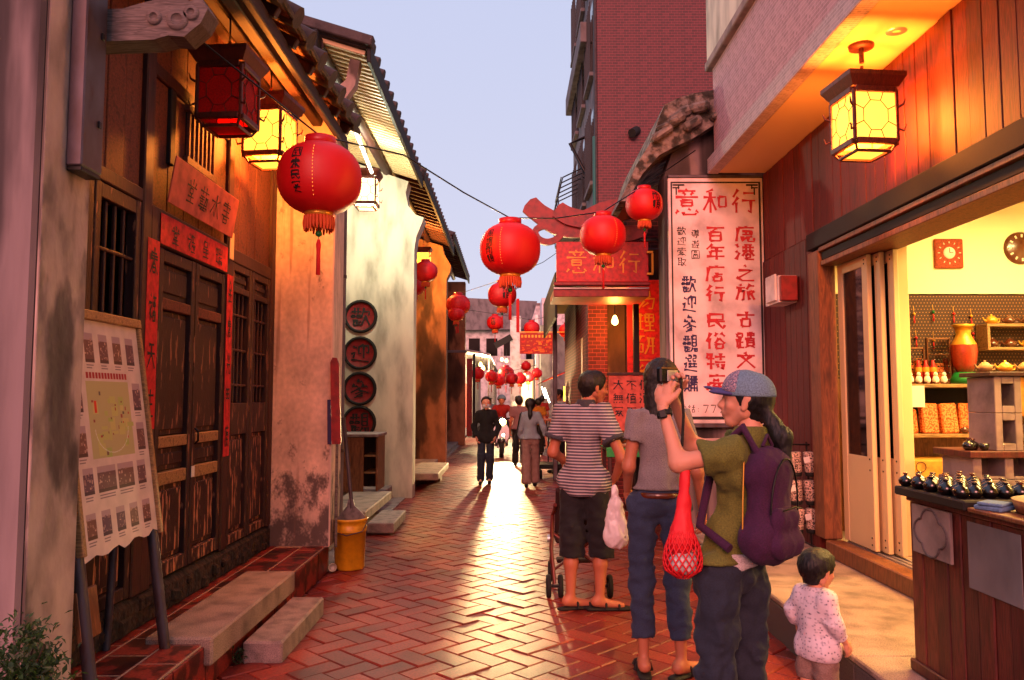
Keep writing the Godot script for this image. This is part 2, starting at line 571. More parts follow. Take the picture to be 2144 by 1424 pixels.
const GLYPHS := {
	"意": [["li", 0, 0, 10, 3.6], ["sun", 2, 3.8, 6, 3], ["heart", 0, 7, 10, 3]], "和": [["grain", 0, 0, 5.5, 10], ["mouth", 6, 2.5, 4, 5.5]], "行": [["step", 0, 0, 4, 10], ["walk", 4, 0.5, 6, 9.5]],
	"百": ["01-91 51-33", ["sun", 1.2, 3, 7.6, 7]], "年": ["30-03 22-92 24-84 24-27 07-97 52-59"], "店": [["shed", 0, 0, 10, 10], "54-57 55-85", ["mouth", 3.2, 6.3, 5.5, 3.6]],
	"民": ["11-81-84-14 11-18-47 05-95 44-89-97"], "俗": [["man", 0, 0, 3.5, 10], "50-42 70-92 63-46 63-96", ["mouth", 4.4, 6.4, 4.8, 3.5]], "特": [["ox", 0, 0, 4.3, 10], ["temple", 4.2, 0, 5.8, 10]],
	"產": ["50-51 11-91 33-64 63-34 15-95 15-09 45-37 37-87 39-99 65-69"], "鹿": [["shed", 0, 0, 10, 10], "33-83-85-35 53-55 73-75 36-39-57 37-57 86-67 66-69-99-97"],
	"港": [["water", 0, 0, 3, 10], "32-92 50-54 70-74 34-94 54-37 74-97 56-76-78-58-56 58-59-99"], "之": ["40-51 13-83-08 07-39-99"], "旅": [["square", 0, 0, 5, 10], "70-53 61-91 74-65 64-69-78 74-94 75-99 94-76"],
	"古": ["02-92 50-54", ["mouth", 2, 4, 6, 6]], "蹟": [["foot", 0, 0, 4.2, 10], "51-91 52-92 44-94 70-74", ["shell", 4.4, 4.2, 5.4, 5.8]], "化": ["30-05 22-29 82-46 60-68-98-96"], "文": ["40-52 02-92 72-09 22-99"],
	"歡": [["heron", 0, 0, 5.6, 10], ["lack", 5.4, 0, 4.6, 10]], "迎": [["road", 0, 0, 10, 10], ["high", 3.5, 0, 6.3, 8]], "參": [["self", 3, 0, 4, 2.5], ["self", .5, 2.5, 4, 2.5], ["self", 5.5, 2.5, 4, 2.5], ["person", 0, 4.4, 10, 2.8], ["hair", 2, 6, 5.5, 4]],
	"觀": [["heron", 0, 0, 5.4, 10], ["see", 5.4, 0, 4.6, 10]], "選": [["road", 0, 0, 10, 10], ["choose", 3.2, 0, 6.6, 8]], "購": [["shell", 0, 0, 4, 10], ["lattice", 4, 0, 6, 10]],
	"索": ["01-91 50-53 13-03-05 13-93-94 44-26-66 65-28-78 57-59 37-09 67-99"], "取": ["00-50 10-18 40-49 13-43 15-45 08-57 52-92-59 55-99"],
	"導": [["road", 0, 0, 10, 6.5], ["head", 3, 0, 7, 5.5], ["inch", 1, 6.5, 9, 3.5]], "遊": [["road", 0, 0, 10, 10], ["square", 3, 0, 3.4, 8], "80-63 72-92 74-94-76 76-79 66-96"], "圖": ["00-09 00-90-99 09-99", ["mouth", 3, 1, 4, 2], "24-74 25-75-78-28-25 46-56"],
	"電": ["10-80 02-92 02-04 92-94 40-44 22-23 62-63", ["field", 2, 4.2, 6, 4.6], "59-99"], "話": [["speech", 0, 0, 4, 10], "80-61 53-93 71-75", ["mouth", 5, 5.5, 4.5, 4.5]],
	"易": [["sun", 2, 0, 6, 4.2], "24-07 34-94-89-69 45-19 66-38"], "理": [["king", 0, 0, 4, 10], ["field", 4, 0, 6, 5.5], ["earth", 4, 5, 6, 5]], "研": ["00-40 20-05 14-18-38-34-14 51-91 55-95 61-65-49 81-89"],
	"究": [["roof", 0, 0, 10, 4], "33-15 63-85 06-76-79-99-98 45-09"], "所": ["40-11 11-15-09 22-42-45-15 90-61 61-65-49 64-99 84-89"], "國": ["00-09 00-90-99 09-99 13-83 25-45-47-25 18-58 61-87-97"], "泰": ["12-82 04-94 03-93 50-55 45-09 55-99 56-59 36-27 76-58 38-19 67-89"],
	"安": [["roof", 0, 0, 10, 4], ["woman", 1, 3, 8, 7]], "風": ["10-16-09 10-80-87-99 32-63 34-64-66-36-34 52-58 38-78"], "調": [["speech", 0, 0, 4, 10], "50-56-49 50-90-99-79 63-83 72-75 65-85 67-87"], "雨": ["00-90 02-09 02-92-99-79 50-59 23-34 26-37 63-74 66-77"],
	"順": ["01-07 10-19 20-28 40-90 60-62 52-92-97-57-52 54-94 55-95 67-49 77-99"], "堂": ["50-52 21-33 81-73 03-93", ["mouth", 3, 3.8, 4, 2.6], ["earth", 1, 6, 8, 4]], "水": ["50-59-37 03-43-08 92-63 53-99"], "書": ["50-56 11-81-83 02-92 14-84 06-96", ["sun", 2, 6.2, 6, 3.8]],
	"藝": ["02-92 30-33 60-63 14-54 05-55 34-36 16-46 64-94 74-59 84-88-99 17-87 08-98 48-29-79"], "禮": ["20-31 03-43-17 25-29 27-48 51-91 50-54 70-74 54-94 56-86 65-88 95-88 49-99"], "呈": [["mouth", 2, 0, 6, 4], ["king", 1, 4, 8, 6]], "瑞": [["king", 0, 0, 3.6, 10], "60-63 40-43-93-90 45-95 65-66 47-49 47-97-99 67-69 87-89"],
	"金": ["50-04 50-94 24-74 06-96 54-59 26-37 76-67 09-99"], "大": ["03-93 50-53-09 53-99"], "不": ["01-91 51-05 53-59 64-96"], "值": [["man", 0, 0, 3.4, 10], "31-91 60-63 43-83-88-48-43 45-85 46-86 39-99"], "無": ["20-02 12-92 04-94 06-96 22-26 42-46 62-66 82-86 08-19 38-39 68-69 88-99"],
	"酒": [["water", 0, 0, 3, 10], ["jar", 3.2, 0, 6.5, 10]], "酸": [["jar", 0, 0, 4.5, 10], ["self", 5, 0, 4.6, 3.4], "64-46 74-96 66-58 56-86-49 67-99"], "梅": [["tree", 0, 0, 4, 10], "60-43 52-92 54-48-98 54-94-89 46-96"], "湯": [["water", 0, 0, 3, 10], "40-43 40-80-83-43 42-82 34-94 45-37 45-95-89 66-49 76-69"],
	"春": ["12-82 04-94 03-93 50-55 45-09 55-99", ["sun", 3, 5.6, 4.4, 4.2]], "福": ["20-31 03-43-17 25-29 27-48 51-91 53-83-84-54 57-87 56-86-89-59-56 71-79"], "門": ["00-09 00-40-44-04 02-42 50-90-99-89 54-94 52-92 50-54"], "家": [["roof", 0, 0, 10, 4], "24-84 54-15 45-28 56-09 66-59-48 84-66 65-99"], "竹": ["20-03 22-52 29-32 60-43 52-92 72-79-68"],
	"7": ["21-81-58-49"], ":": ["44-45 47-48"], "光": ["50-54 21-33 81-73 05-95 35-09 65-69-99-97"], "天": ["21-81 04-94 51-54-09 54-99"], "生": ["20-04 12-92 15-85 09-99 50-59"], "慶": [["shed", 0, 0, 10, 10], "33-83-84-34 53-54 26-86 35-36 55-56 47-29 57-77-39 57-99"],
}
var stroke_cache := {}

func strokes_of(text: String, x: float, y: float, w: float, h: float) -> Array:
	var out = []
	for s in text.split(" "):
		var line = PackedVector2Array()
		for p in s.split("-"):
			line.append(Vector2(x + (float(p.substr(0, 1)) + .3) * w / 9.6, y + (float(p.substr(1, 1)) + .3) * h / 9.6))
		out.append(line)
	return out

func glyph(ch: String) -> Array:
	if stroke_cache.has(ch):
		return stroke_cache[ch]
	var out = []
	for e in GLYPHS.get(ch, []):
		if e is String:
			out.append_array(strokes_of(e, 0, 0, 10, 10))
		else:
			out.append_array(strokes_of(PIECES[e[0]], e[1], e[2], e[3], e[4]))
	stroke_cache[ch] = out
	return out

func lettering(parent: Node, m: Material, items: Array, surf: Callable, weight := 0.085, called := "character") -> MeshInstance3D:
	# items: [character, x, y, width, height] with x to the right and y down on the surface
	var last: MeshInstance3D
	for it in items:
		if glyph(it[0]).is_empty():
			continue
		var lift = 0.0
		var st = ms()
		st.set_smooth_group(0)
		var w: float = it[3]
		var h: float = it[4] if it.size() > 4 else w
		for line in glyph(it[0]):
			lift += 0.00004
			var pts = []
			for i in line.size() - 1:
				var n: int = max(2, int(ceil(line[i].distance_to(line[i + 1]) / 1.6)))
				for k in n:
					pts.append(line[i].lerp(line[i + 1], float(k) / n))
			pts.append(line[line.size() - 1])
			var left = []
			var right = []
			for i in pts.size():
				var dir: Vector2 = (pts[min(i + 1, pts.size() - 1)] - pts[max(i - 1, 0)]).normalized()
				var t = float(i) / (pts.size() - 1)
				var half = weight * 5.0 * (1.12 - .5 * t + .22 * cos(t * TAU)) * (1.15 if absf(dir.y) > absf(dir.x) else .85)
				var side = Vector2(-dir.y, dir.x) * half
				for e in [[left, 1.0], [right, -1.0]]:
					var q: Vector2 = pts[i] + side * e[1]
					e[0].append(Vector2(it[1] + q.x * w / 10.0, it[2] + q.y * h / 10.0))
			for i in pts.size() - 1:
				var a: Vector3 = surf.call(left[i].x, left[i].y, lift)
				var b: Vector3 = surf.call(left[i + 1].x, left[i + 1].y, lift)
				var c: Vector3 = surf.call(right[i + 1].x, right[i + 1].y, lift)
				var d: Vector3 = surf.call(right[i].x, right[i].y, lift)
				var away: Vector3 = surf.call(left[i].x, left[i].y, lift + .01) - a
				var z = [Vector2.ZERO, Vector2.ZERO, Vector2.ZERO, Vector2.ZERO]
				out_poly(st, [a, b, c, d], z, away)
		last = done(st, called, m, parent)
	return last

func flat(xf: Transform3D) -> Callable:
	return func(x: float, y: float, h: float) -> Vector3: return xf * Vector3(x, -y, h)

func face_street(at: Vector3) -> Transform3D:
	# a sheet on the left row: its right hand runs down the street, its front looks towards +x
	return Transform3D(Basis(Vector3(0, 0, -1), Vector3.UP, Vector3(1, 0, 0)), at)

# ---------------------------------------------------------------- the street
func brick_mesh(l: float, w: float) -> ArrayMesh:
	var st = ms()
	add_brick(st, Transform3D.IDENTITY, l, w)
	st.generate_normals()
	return st.commit()

func add_brick(st: SurfaceTool, xf: Transform3D, l: float, w: float) -> void:
	# worn clay paver: bevelled top with rounded shoulders, open below
	st.set_smooth_group(-1)
	var hl = l / 2.0
	var hw = w / 2.0
	var b = 0.006
	var z = [Vector2.ZERO, Vector2.ZERO, Vector2.ZERO, Vector2.ZERO]
	var top = []
	var mid = []
	var low = []
	for q in [[-1, -1], [1, -1], [1, 1], [-1, 1]]:
		top.append(xf * Vector3(q[0] * (hl - b), 0.0, q[1] * (hw - b)))
		mid.append(xf * Vector3(q[0] * hl, -.006, q[1] * hw))
		low.append(xf * Vector3(q[0] * hl, -.03, q[1] * hw))
	out_poly(st, top, z, xf.basis.y)
	for i in 4:
		var n: int = (i + 1) % 4
		var away: Vector3 = (mid[i] + mid[n]) / 2.0 - xf.origin
		out_poly(st, [top[i], top[n], mid[n], mid[i]], z, away + xf.basis.y * .1)
		out_poly(st, [mid[i], mid[n], low[n], low[i]], z, away)

func build_street() -> void:
	var ground = setting("ground")
	BX(ground, "bedding", mats.joint, -60, 60, -.5, -.016, -20, 160, 0)
	var road = setting("street_paving")
	var w = .145
	var l = w * 2.0
	var r = RandomNumberGenerator.new()
	r.seed = 9
	var shared = brick_mesh(l - .007, w - .007)
	var spots = []
	var turn = Basis(Vector3.UP, deg_to_rad(45))
	for i in range(-180, 181):
		for j in range(-180, 181):
			var k: int = posmod(i - j, 4)
			if k != 0 and k != 3:
				continue
			var c = Vector3((i + 1.0) * w, 0, (j + .5) * w) if k == 0 else Vector3((i + .5) * w, 0, (j + 1.0) * w)
			var p: Vector3 = turn * c + Vector3(0, 0, -18.0)
			if p.x < -1.75 or p.x > 1.8 or p.z > -3.5 or p.z < -30.0:
				continue
			var b = turn * (Basis.IDENTITY if k == 0 else Basis(Vector3.UP, PI / 2))
			b = Basis(Vector3(1, 0, 0).rotated(Vector3.UP, r.randf() * TAU), r.randfn(0, .006)) * b
			p.y = r.randfn(0, .0018)
			spots.append([Transform3D(b, p), r.randi() % 4, -p.z + (3.0 if absf(p.x) > 1.6 else 0.0)])
	# the pavers that the picture shows, nearest first, are pieces of their own
	spots.sort_custom(func(a, b): return a[2] < b[2])
	var shown = []
	var rest = []
	for s in spots:
		var o: Vector3 = s[0].origin
		if shown.size() < 300 and -o.z > 4.25 and o.x > -1.5 and o.x < 1.6:
			shown.append(s)
		else:
			rest.append(s)
	for s in shown:
		var o = MeshInstance3D.new()
		o.name = "brick"
		o.mesh = shared
		o.material_override = mats["brick%d" % s[1]]
		road.add_child(o, true)
		o.transform = s[0]
	for c in 4:
		var st = ms()
		for s in rest:
			if s[1] == c:
				add_brick(st, s[0], l - .007, w - .007)
		var o = done(st, "far_pavers", mats["brick%d" % c], road)
		o.set_meta("kind", "stuff")
	# stone gutter strips along both rows of houses
	var gut = setting("gutter")
	BX(gut, "gutter_stone", mats.concrete, -1.75, -1.56, -.02, .012, 7.0, 30.0)
	BX(gut, "gutter_stone", mats.concrete, 1.0, 1.8, -.02, .01, 10.6, 30.0)

# ---------------------------------------------------------------- left row: the house with the red couplets
const WX := -2.07

func leaf(parent: Node, called: String, d0: float, d1: float, parts: Array, m_stile: Material) -> Node3D:
	# a framed leaf in the wall plane; parts are [low, high, what] bands between rails
	var n = Node3D.new()
	n.name = called
	parent.add_child(n, true)
	var y0: float = parts[0][0]
	var y1: float = parts[parts.size() - 1][1]
	n.position = V(WX, y0, (d0 + d1) / 2.0) - gpos(parent)
	var sw = .06
	BX(n, "stile", m_stile, WX - .03, WX + .028, y0, y1, d0 + .004, d0 + sw)
	BX(n, "stile", m_stile, WX - .03, WX + .028, y0, y1, d1 - sw, d1 - .004)
	for p in parts:
		var a: float = p[0]
		var b: float = p[1]
		if p[2] == "rail":
			BX(n, "rail", p[3] if p.size() > 3 else m_stile, WX - .03, WX + .026, a + .002, b - .002, d0 + sw + .001, d1 - sw - .001)
		elif p[2] == "panel":
			BX(n, "panel", p[3], WX - .03, WX - .005, a, b, d0 + sw, d1 - sw, .012)
			BX(n, "raised_field", p[3], WX - .01, WX + .008, a + .035, b - .035, d0 + sw + .03, d1 - sw - .03, .01)
		elif p[2] == "bars":
			for k in 3:
				var x: float = lerp(d0 + sw, d1 - sw, (k + 1.0) / 4.0)
				BX(n, "bar", mats.wood_dark, WX - .012, WX + .008, a, b, x - .009, x + .009)
			for k in 3:
				var y: float = lerp(a, b, [.16, .48, .8][k])
				BX(n, "crossbar", mats.wood_dark, WX - .008, WX + .014, y - .009, y + .009, d0 + sw, d1 - sw)
	return n

func build_house_one() -> void:
	# raised tiled walk in front
	var walk = setting("raised_walk")
	BX(walk, "walk_core", mats.grout, -2.3, -1.575, 0, .2375, 2.2, 6.98, .004)
	var r = RandomNumberGenerator.new()
	r.seed = 4
	var xs = [-2.07, -1.975, -1.765, -1.572]
	for i in 3:
		for k in 17:
			var d0 = 2.2 + k * .28 + (.12 if i == 1 else 0.0)
			if d0 + .27 > 6.98:
				continue
			var t = BX(walk, "tile", mats["tile%d" % (r.randi() % 3)], xs[i] + .006, xs[i + 1] - .006, .226, .2405, d0 + .006, d0 + .274, .003)
			t.position.y += r.randfn(0, .0012)
	for k in 12:
		BX(walk, "face_tile", mats["tile%d" % (r.randi() % 3)], -1.576, -1.562, .005, .228, 2.2 + k * .4 + .004, 2.2 + k * .4 + .394 if k < 11 else 6.98, .004)
	BX(walk, "end_tile", mats.tile2, -2.3, -1.57, .0, .228, 6.985, 6.998, .003)
	var s1 = thing("stone_step", "long pale granite step laid on the red tiled walk", "step", V(-1.7, .13, 4.95))
	BX(s1, "slab", mats.granite, -1.87, -1.52, .13, .276, 4.17, 5.74, .012)
	var s2 = thing("stone_block", "low grey granite block at the foot of the long granite step", "step", V(-1.4, 0, 5.1))
	BX(s2, "slab", mats.granite_gray, -1.515, -1.29, -.01, .12, 4.62, 5.64, .012)

	var h = thing("old_house", "old timber house with red couplets, peeling double door and lattice windows", "house", V(-2.3, 0, 5.1))
	# walls that stand out to the street at both ends
	BX(h, "wing_wall", mats.plaster_purple, -3.4, -1.80, .0, 5.2, 2.98, 3.34, .015)
	BX(h, "wing_wall", mats.plaster_pink, -1.80, -1.788, .0, 5.2, 3.0, 3.335, .003)  # same wall: light on its street side put into a paler sheet
	BX(h, "wing_wall", plaster_picture(), -2.6, -1.53, .23, 4.0, 6.86, 7.26, .012)
	BX(h, "back_wall", mats.dark_room, -3.2, -2.5, .0, 5.0, 3.35, 7.2, 0)
	BX(h, "threshold_stone", mats.rubble, -2.45, -2.03, .22, .42, 3.3, 6.86, .03)
	for k in 16:
		var s = B(h, "stone", mats.rubble, V(-2.035 + r.randf() * .012, .27 + r.randf() * .1, 3.4 + k * .215 + r.randf() * .06), Vector3(.05, r.randf_range(.05, .1), r.randf_range(.09, .17)), Vector3(r.randf_range(-14, 14), r.randf_range(-8, 8), 0), .02)
		s.position.x -= .01
	# framing
	for d in [3.36, 4.42, 5.735, 6.8]:
		BX(h, "post", mats.wood_dark, WX - .06, WX + .035, .42, 4.1, d - .055, d + .055, .008)
	BX(h, "header", mats.wood_dark, WX - .05, WX + .032, 2.385, 2.60, 4.476, 5.679, .006)
	BX(h, "header", mats.wood_dark, WX - .05, WX + .03, 2.585, 2.66, 3.416, 4.364, .006)
	BX(h, "header", mats.wood_dark, WX - .05, WX + .03, 2.50, 2.60, 5.79, 6.745, .006)
	# window bay beside the map board
	leaf(h, "window_leaf", 3.43, 3.86, [[.43, .5, "rail"], [.5, 1.1, "panel", mats.door_low], [1.1, 1.25, "rail"], [1.25, 2.5, "bars"], [2.5, 2.58, "rail"]], mats.door_high)
	leaf(h, "window_leaf", 3.865, 4.36, [[.43, .5, "rail"], [.5, 1.1, "panel", mats.door_low], [1.1, 1.25, "rail"], [1.25, 2.5, "bars"], [2.5, 2.58, "rail"]], mats.door_high)
	# double door
	for s in [[4.60, 5.135], [5.14, 5.675]]:
		var dl = leaf(h, "door_leaf", s[0], s[1], [[.44, .53, "rail", mats.door_low], [.53, .98, "panel", mats.door_low], [.98, 1.06, "rail", mats.wood_light], [1.06, 1.2, "panel", mats.door_high], [1.2, 1.27, "rail", mats.wood_light], [1.27, 2.02, "panel", mats.door_high], [2.02, 2.09, "rail", mats.board_orange], [2.09, 2.3, "panel", mats.door_high], [2.3, 2.375, "rail"]], mats.door_high)
		if s[0] > 5.0:
			tube(dl, "handle", mats.black_metal, [V(WX + .028, 1.3, 5.19), V(WX + .05, 1.28, 5.19), V(WX + .05, 1.22, 5.19), V(WX + .028, 1.2, 5.19)], .007, 6)
	BX(h, "door_jamb", mats.wood_dark, WX - .05, WX + .03, .42, 2.384, 4.478, 4.598, .006)
	BX(h, "notice_card", mats.plain_white, WX + .03, WX + .034, .99, 1.06, 5.14, 5.19, .001)
	# right hand window leaves
	for s in [[5.795, 6.265], [6.27, 6.742]]:
		leaf(h, "window_leaf", s[0], s[1], [[.43, .5, "rail", mats.door_low], [.5, 1.22, "panel", mats.door_low], [1.22, 1.46, "rail"], [1.46, 2.28, "bars"], [2.28, 2.33, "rail"], [2.33, 2.44, "panel", mats.door_high], [2.44, 2.498, "rail"]], mats.door_high)
	# boards over the openings
	var bays = [[3.416, 4.364, 2.665], [4.476, 5.679, 2.605], [5.79, 6.745, 2.605]]
	for b in bays:
		var n = 5
		for k in n:
			var a: float = lerp(b[0], b[1], float(k) / n)
			var e: float = lerp(b[0], b[1], float(k + 1) / n)
			var warm: bool = b[0] > 4.4 and b[0] < 5.0
			BX(h, "wall_board", mats.board_orange, WX - .04, WX + .004 + r.randf() * .006, b[2], 4.08, a + .002, e - .002, .004)
	BX(h, "rail", mats.wood_dark, WX - .03, WX + .03, 3.36, 3.44, 4.476, 5.679, .006)
	BX(h, "black_post", mats.black_wood_and_shade, WX - .01, WX + .03, 2.9, 3.36, 4.69, 4.76, .005)
	# slatted vent
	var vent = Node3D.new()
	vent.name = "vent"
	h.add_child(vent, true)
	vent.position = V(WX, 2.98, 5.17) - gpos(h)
	BX(vent, "shade_sheet", mats.black_wood_and_shade, WX + .004, WX + .016, 3.02, 3.31, 4.95, 5.40, .0)  # darkness of the opening painted as a near-black sheet on the boards
	BX(vent, "rail", mats.board_orange, WX + .0, WX + .04, 2.97, 3.02, 4.92, 5.43, .004)
	BX(vent, "rail", mats.board_orange, WX + .0, WX + .04, 3.31, 3.35, 4.92, 5.43, .004)
	for k in 7:
		var d = 4.965 + k * .07
		BX(vent, "slat", mats.board_orange, WX + .012, WX + .034, 3.02, 3.31, d - .013, d + .013, .003)
	# eaves: purlins along the street, rafters across, boards above
	for p in [[-1.53, 3.845, .05, .11], [-1.70, 3.93, .085, .10], [-1.87, 4.02, .085, .11], [-2.02, 4.10, .08, .12]]:
		BX(h, "purlin", mats.wood_beam, p[0] - p[2] / 2, p[0] + p[2] / 2, p[1] - p[3] / 2, p[1] + p[3] / 2, 3.3, 7.2, .008)
	for k in 9:
		var st = ms()
		add_box(st, V(-1.83, 4.085, 3.5 + k * .44), Vector3(.85, .07, .055), .006, Basis(Vector3(0, 0, 1), -.47))
		done(st, "rafter", mats.wood_dark, h)
	for k in 7:
		var t = float(k) / 7.0 + .07
		var st = ms()
		add_box(st, V(lerp(-1.42, -2.25, t), lerp(3.945, 4.37, t), 5.2), Vector3(.125, .02, 4.0), .003, Basis(Vector3(0, 0, 1), -.47))
		done(st, "roof_board", mats.board_orange, h)
	for k in 12:
		var st = ms()
		var d = 3.36 + k * .335
		add_tube(st, [V(-1.38, 3.97, d), V(-2.5, 4.56, d)], .075, 8)
		done(st, "roof_tile_row", mats.roof_tile, h)
	var rs = ms()
	add_box(rs, V(-1.95, 4.23, 5.2), Vector3(1.25, .03, 4.1), .004, Basis(Vector3(0, 0, 1), -.47))
	done(rs, "roof_slab", mats.roof_tile, h)
	# weathered carved bracket of the near wing wall
	var poly = PackedVector2Array([Vector2(0, 0), Vector2(.30, .012), Vector2(.36, .03), Vector2(.43, .025), Vector2(.47, .06), Vector2(.50, .085), Vector2(.53, .15), Vector2(.50, .20), Vector2(.45, .185), Vector2(.41, .2), Vector2(.33, .195), Vector2(.26, .18), Vector2(.16, .15), Vector2(0, .145)])
	var br = prism(h, "carved_bracket", mats.wood_gray, poly, .13, Transform3D(Basis.IDENTITY, V(-1.84, 3.03, 3.47)))
	for e in [[.40, .10, .05], [.46, .13, .035], [.30, .11, .035]]:
		var st = ms()
		add_lathe(st, [Vector2(0, 0), Vector2(e[2], 0), Vector2(e[2], 0), Vector2(e[2] * .9, .018), Vector2(e[2] * .5, .018), Vector2(e[2] * .5, .018), Vector2(e[2] * .4, .008), Vector2(0, .008)], 14, Transform3D(Basis(Vector3(1, 0, 0), PI / 2), V(-1.84 + e[0], 3.03 + e[1], 3.345)))
		done(st, "scroll", mats.wood_gray, br)
	var duct = thing("steel_trunking", "grey steel cable trunking fixed to the stained wing wall", "trunking", V(-1.76, 2.42, 3.22))
	BX(duct, "channel", mats.steel, -1.786, -1.72, 2.43, 4.9, 3.14, 3.30, .006)
	BX(duct, "end_cap", mats.black_metal, -1.784, -1.722, 2.41, 2.429, 3.145, 3.295, .003)
	for y in [2.62, 3.0]:
		BX(duct, "screw", mats.black_metal, -1.719, -1.712, y, y + .03, 3.25, 3.27, .003)
	# downpipe beside the far wing wall
	var pipe = thing("downpipe", "grey rain pipe running down the corner of the far wing wall", "pipe", V(-1.565, .2, 7.33))
	tube(pipe, "shaft", mats.plaster_gray, [V(-1.565, .2, 7.33), V(-1.565, 3.9, 7.33)], .045, 12)
	for y in [1.0, 2.6, 3.6]:
		tube(pipe, "clip", mats.steel, [V(-1.565, y, 7.33), V(-1.565, y + .03, 7.33)], .05, 12)
	paper_banners()

func plaster_picture() -> StandardMaterial3D:
	# salmon plaster with the black mould that has grown from the foot of the wall
	var im = Image.create(192, 512, false, Image.FORMAT_RGB8)
	var n = FastNoiseLite.new()
	n.seed = 8
	n.frequency = .018
	n.fractal_octaves = 6
	var base = Color(.82, .70, .65)
	for y in 512:
		for x in 192:
			var a = n.get_noise_2d(x, y * .7)
			var fine = n.get_noise_2d(x * 6.0 + 900.0, y * 6.0)
			var c = base * (1.0 + a * .16 + fine * .10)
			var grow = smoothstep(360.0, 505.0, y) * 1.1 + n.get_noise_2d(x * 1.5 + 300.0, y * 1.3) * 1.1 - .62
			var speck = n.get_noise_2d(x * 14.0 + 40.0, y * 14.0)
			if grow > -.1:
				c = c.lerp(Color(.27, .23, .24), clampf((grow + .1) * 1.3 + speck * .5 + fine * .4, 0.0, .8))
			var drip = n.get_noise_2d(x * 2.2 + 70.0, y * .12)
			if drip > .32:
				c = c.lerp(Color(.55, .40, .36), clampf((drip - .32) * 3.0, 0, .6))
			im.set_pixel(x, y, Color(clampf(c.r, 0, 1), clampf(c.g, 0, 1), clampf(c.b, 0, 1)))
	return picture("stained_plaster", im, .92)

func paper_banners() -> void:
	var x = WX + .036
	for e in [[4.425, 4.575, 1.32, 2.40, "春福天生", "narrow red paper couplet pasted beside the barred window"], [5.68, 5.80, 1.08, 2.385, "金春光門慶", "narrow red paper couplet pasted between door and lattice shutters"]]:
		var c = thing("paper_couplet", e[5], "couplet", V(x, e[2], (e[0] + e[1]) / 2.0), "red paper strips round the door")
		BX(c, "paper", mats.red_paper, x, x + .002, e[2], e[3], e[0], e[1], .0005)
		var items = []
		var n: int = e[4].length()
		var pitch: float = (e[3] - e[2]) / n
		for i in n:
			items.append([e[4][i], .025, .04 + i * pitch, e[1] - e[0] - .05, pitch * .6])
		lettering(c, mats.ink, items, flat(face_street(V(x + .004, e[3], e[0]))), .11)
	var b = thing("paper_band", "red paper strip with four characters over the double door", "couplet", V(x, 2.39, 5.1), "red paper strips round the door")
	BX(b, "paper", mats.red_paper, x, x + .002, 2.395, 2.575, 4.58, 5.675, .0005)
	var it = []
	for i in 4:
		it.append(["堂禮呈瑞"[i], .14 + i * .24, .035, .12, .12])
	lettering(b, mats.ink, it, flat(face_street(V(x + .004, 2.575, 4.58))), .1)
	# faded name board that leans out from the wall
	var s = thing("name_banner", "faded salmon banner with ink characters leaning out above the door band", "banner", V(WX, 2.62, 5.1))
	var lean = Basis(Vector3(0, 0, 1), -.16)
	var xf = Transform3D(lean * Basis(Vector3(0, 0, -1), Vector3.UP, Vector3(1, 0, 0)), V(WX + .11, 2.92, 4.60))
	var st = ms()
	add_box(st, xf * Vector3(.54, -.14, -.004), Vector3(1.08, .28, .008), .002, xf.basis)
	done(st, "cloth", mats.faded_paper, s)
	it = []
	for i in 4:
		it.append(["堂藝水書"[i], .2 + i * .2, .06, .15, .16])
	lettering(s, mats.ink, it, flat(xf * Transform3D(Basis.IDENTITY, Vector3(0, 0, .003))), .075)
	var pl = thing("door_plate", "small cream house number plate beside the faded banner", "plate", V(WX + .036, 2.5, 5.74))
	BX(pl, "plate", mats.cream_paint, WX + .036, WX + .046, 2.50, 2.70, 5.70, 5.78, .004)

# ---------------------------------------------------------------- left row further on
func roof_run(h: Node, x_eave: float, y_eave: float, d0: float, d1: float, slope: float, depth: float, slats: int) -> void:
	var b = Basis(Vector3(0, 0, 1), -slope)
	var mid = (d0 + d1) / 2.0
	var mx = x_eave - cos(slope) * depth / 2.0
	var my = y_eave + sin(slope) * depth / 2.0
	var st = ms()
	add_box(st, V(mx, my + .10, mid), Vector3(depth, .07, d1 - d0), .01, b)
	done(st, "roof_slab", mats.roof_tile, h)
	var n = int((d1 - d0) / .3)
	for k in n:
		var d = d0 + (k + .5) * (d1 - d0) / n
		st = ms()
		add_tube(st, [V(x_eave + .03, y_eave + .11, d), V(x_eave - cos(slope) * depth, y_eave + .13 + sin(slope) * depth, d)], .07, 7)
		done(st, "roof_tile_row", mats.roof_tile, h)
	st = ms()
	add_box(st, V(x_eave + .01, y_eave + .01, mid), Vector3(.04, .17, d1 - d0 + .02), .006)
	done(st, "fascia_board", mats.black_wood_and_shade, h)
	for k in slats:
		var d = d0 + .08 + k * (d1 - d0 - .16) / (slats - 1)
		st = ms()
		add_box(st, V(mx, my + .035, d), Vector3(depth - .08, .045, .05), .004, b)
		done(st, "rafter", mats.cream_paint if slats > 25 else mats.board_orange, h)
	st = ms()
	add_tube(st, [V(x_eave - .5, y_eave + .10, d0), V(x_eave - .5, y_eave + .10, d1)], .065, 8)
	done(st, "purlin", mats.wood_dark, h)

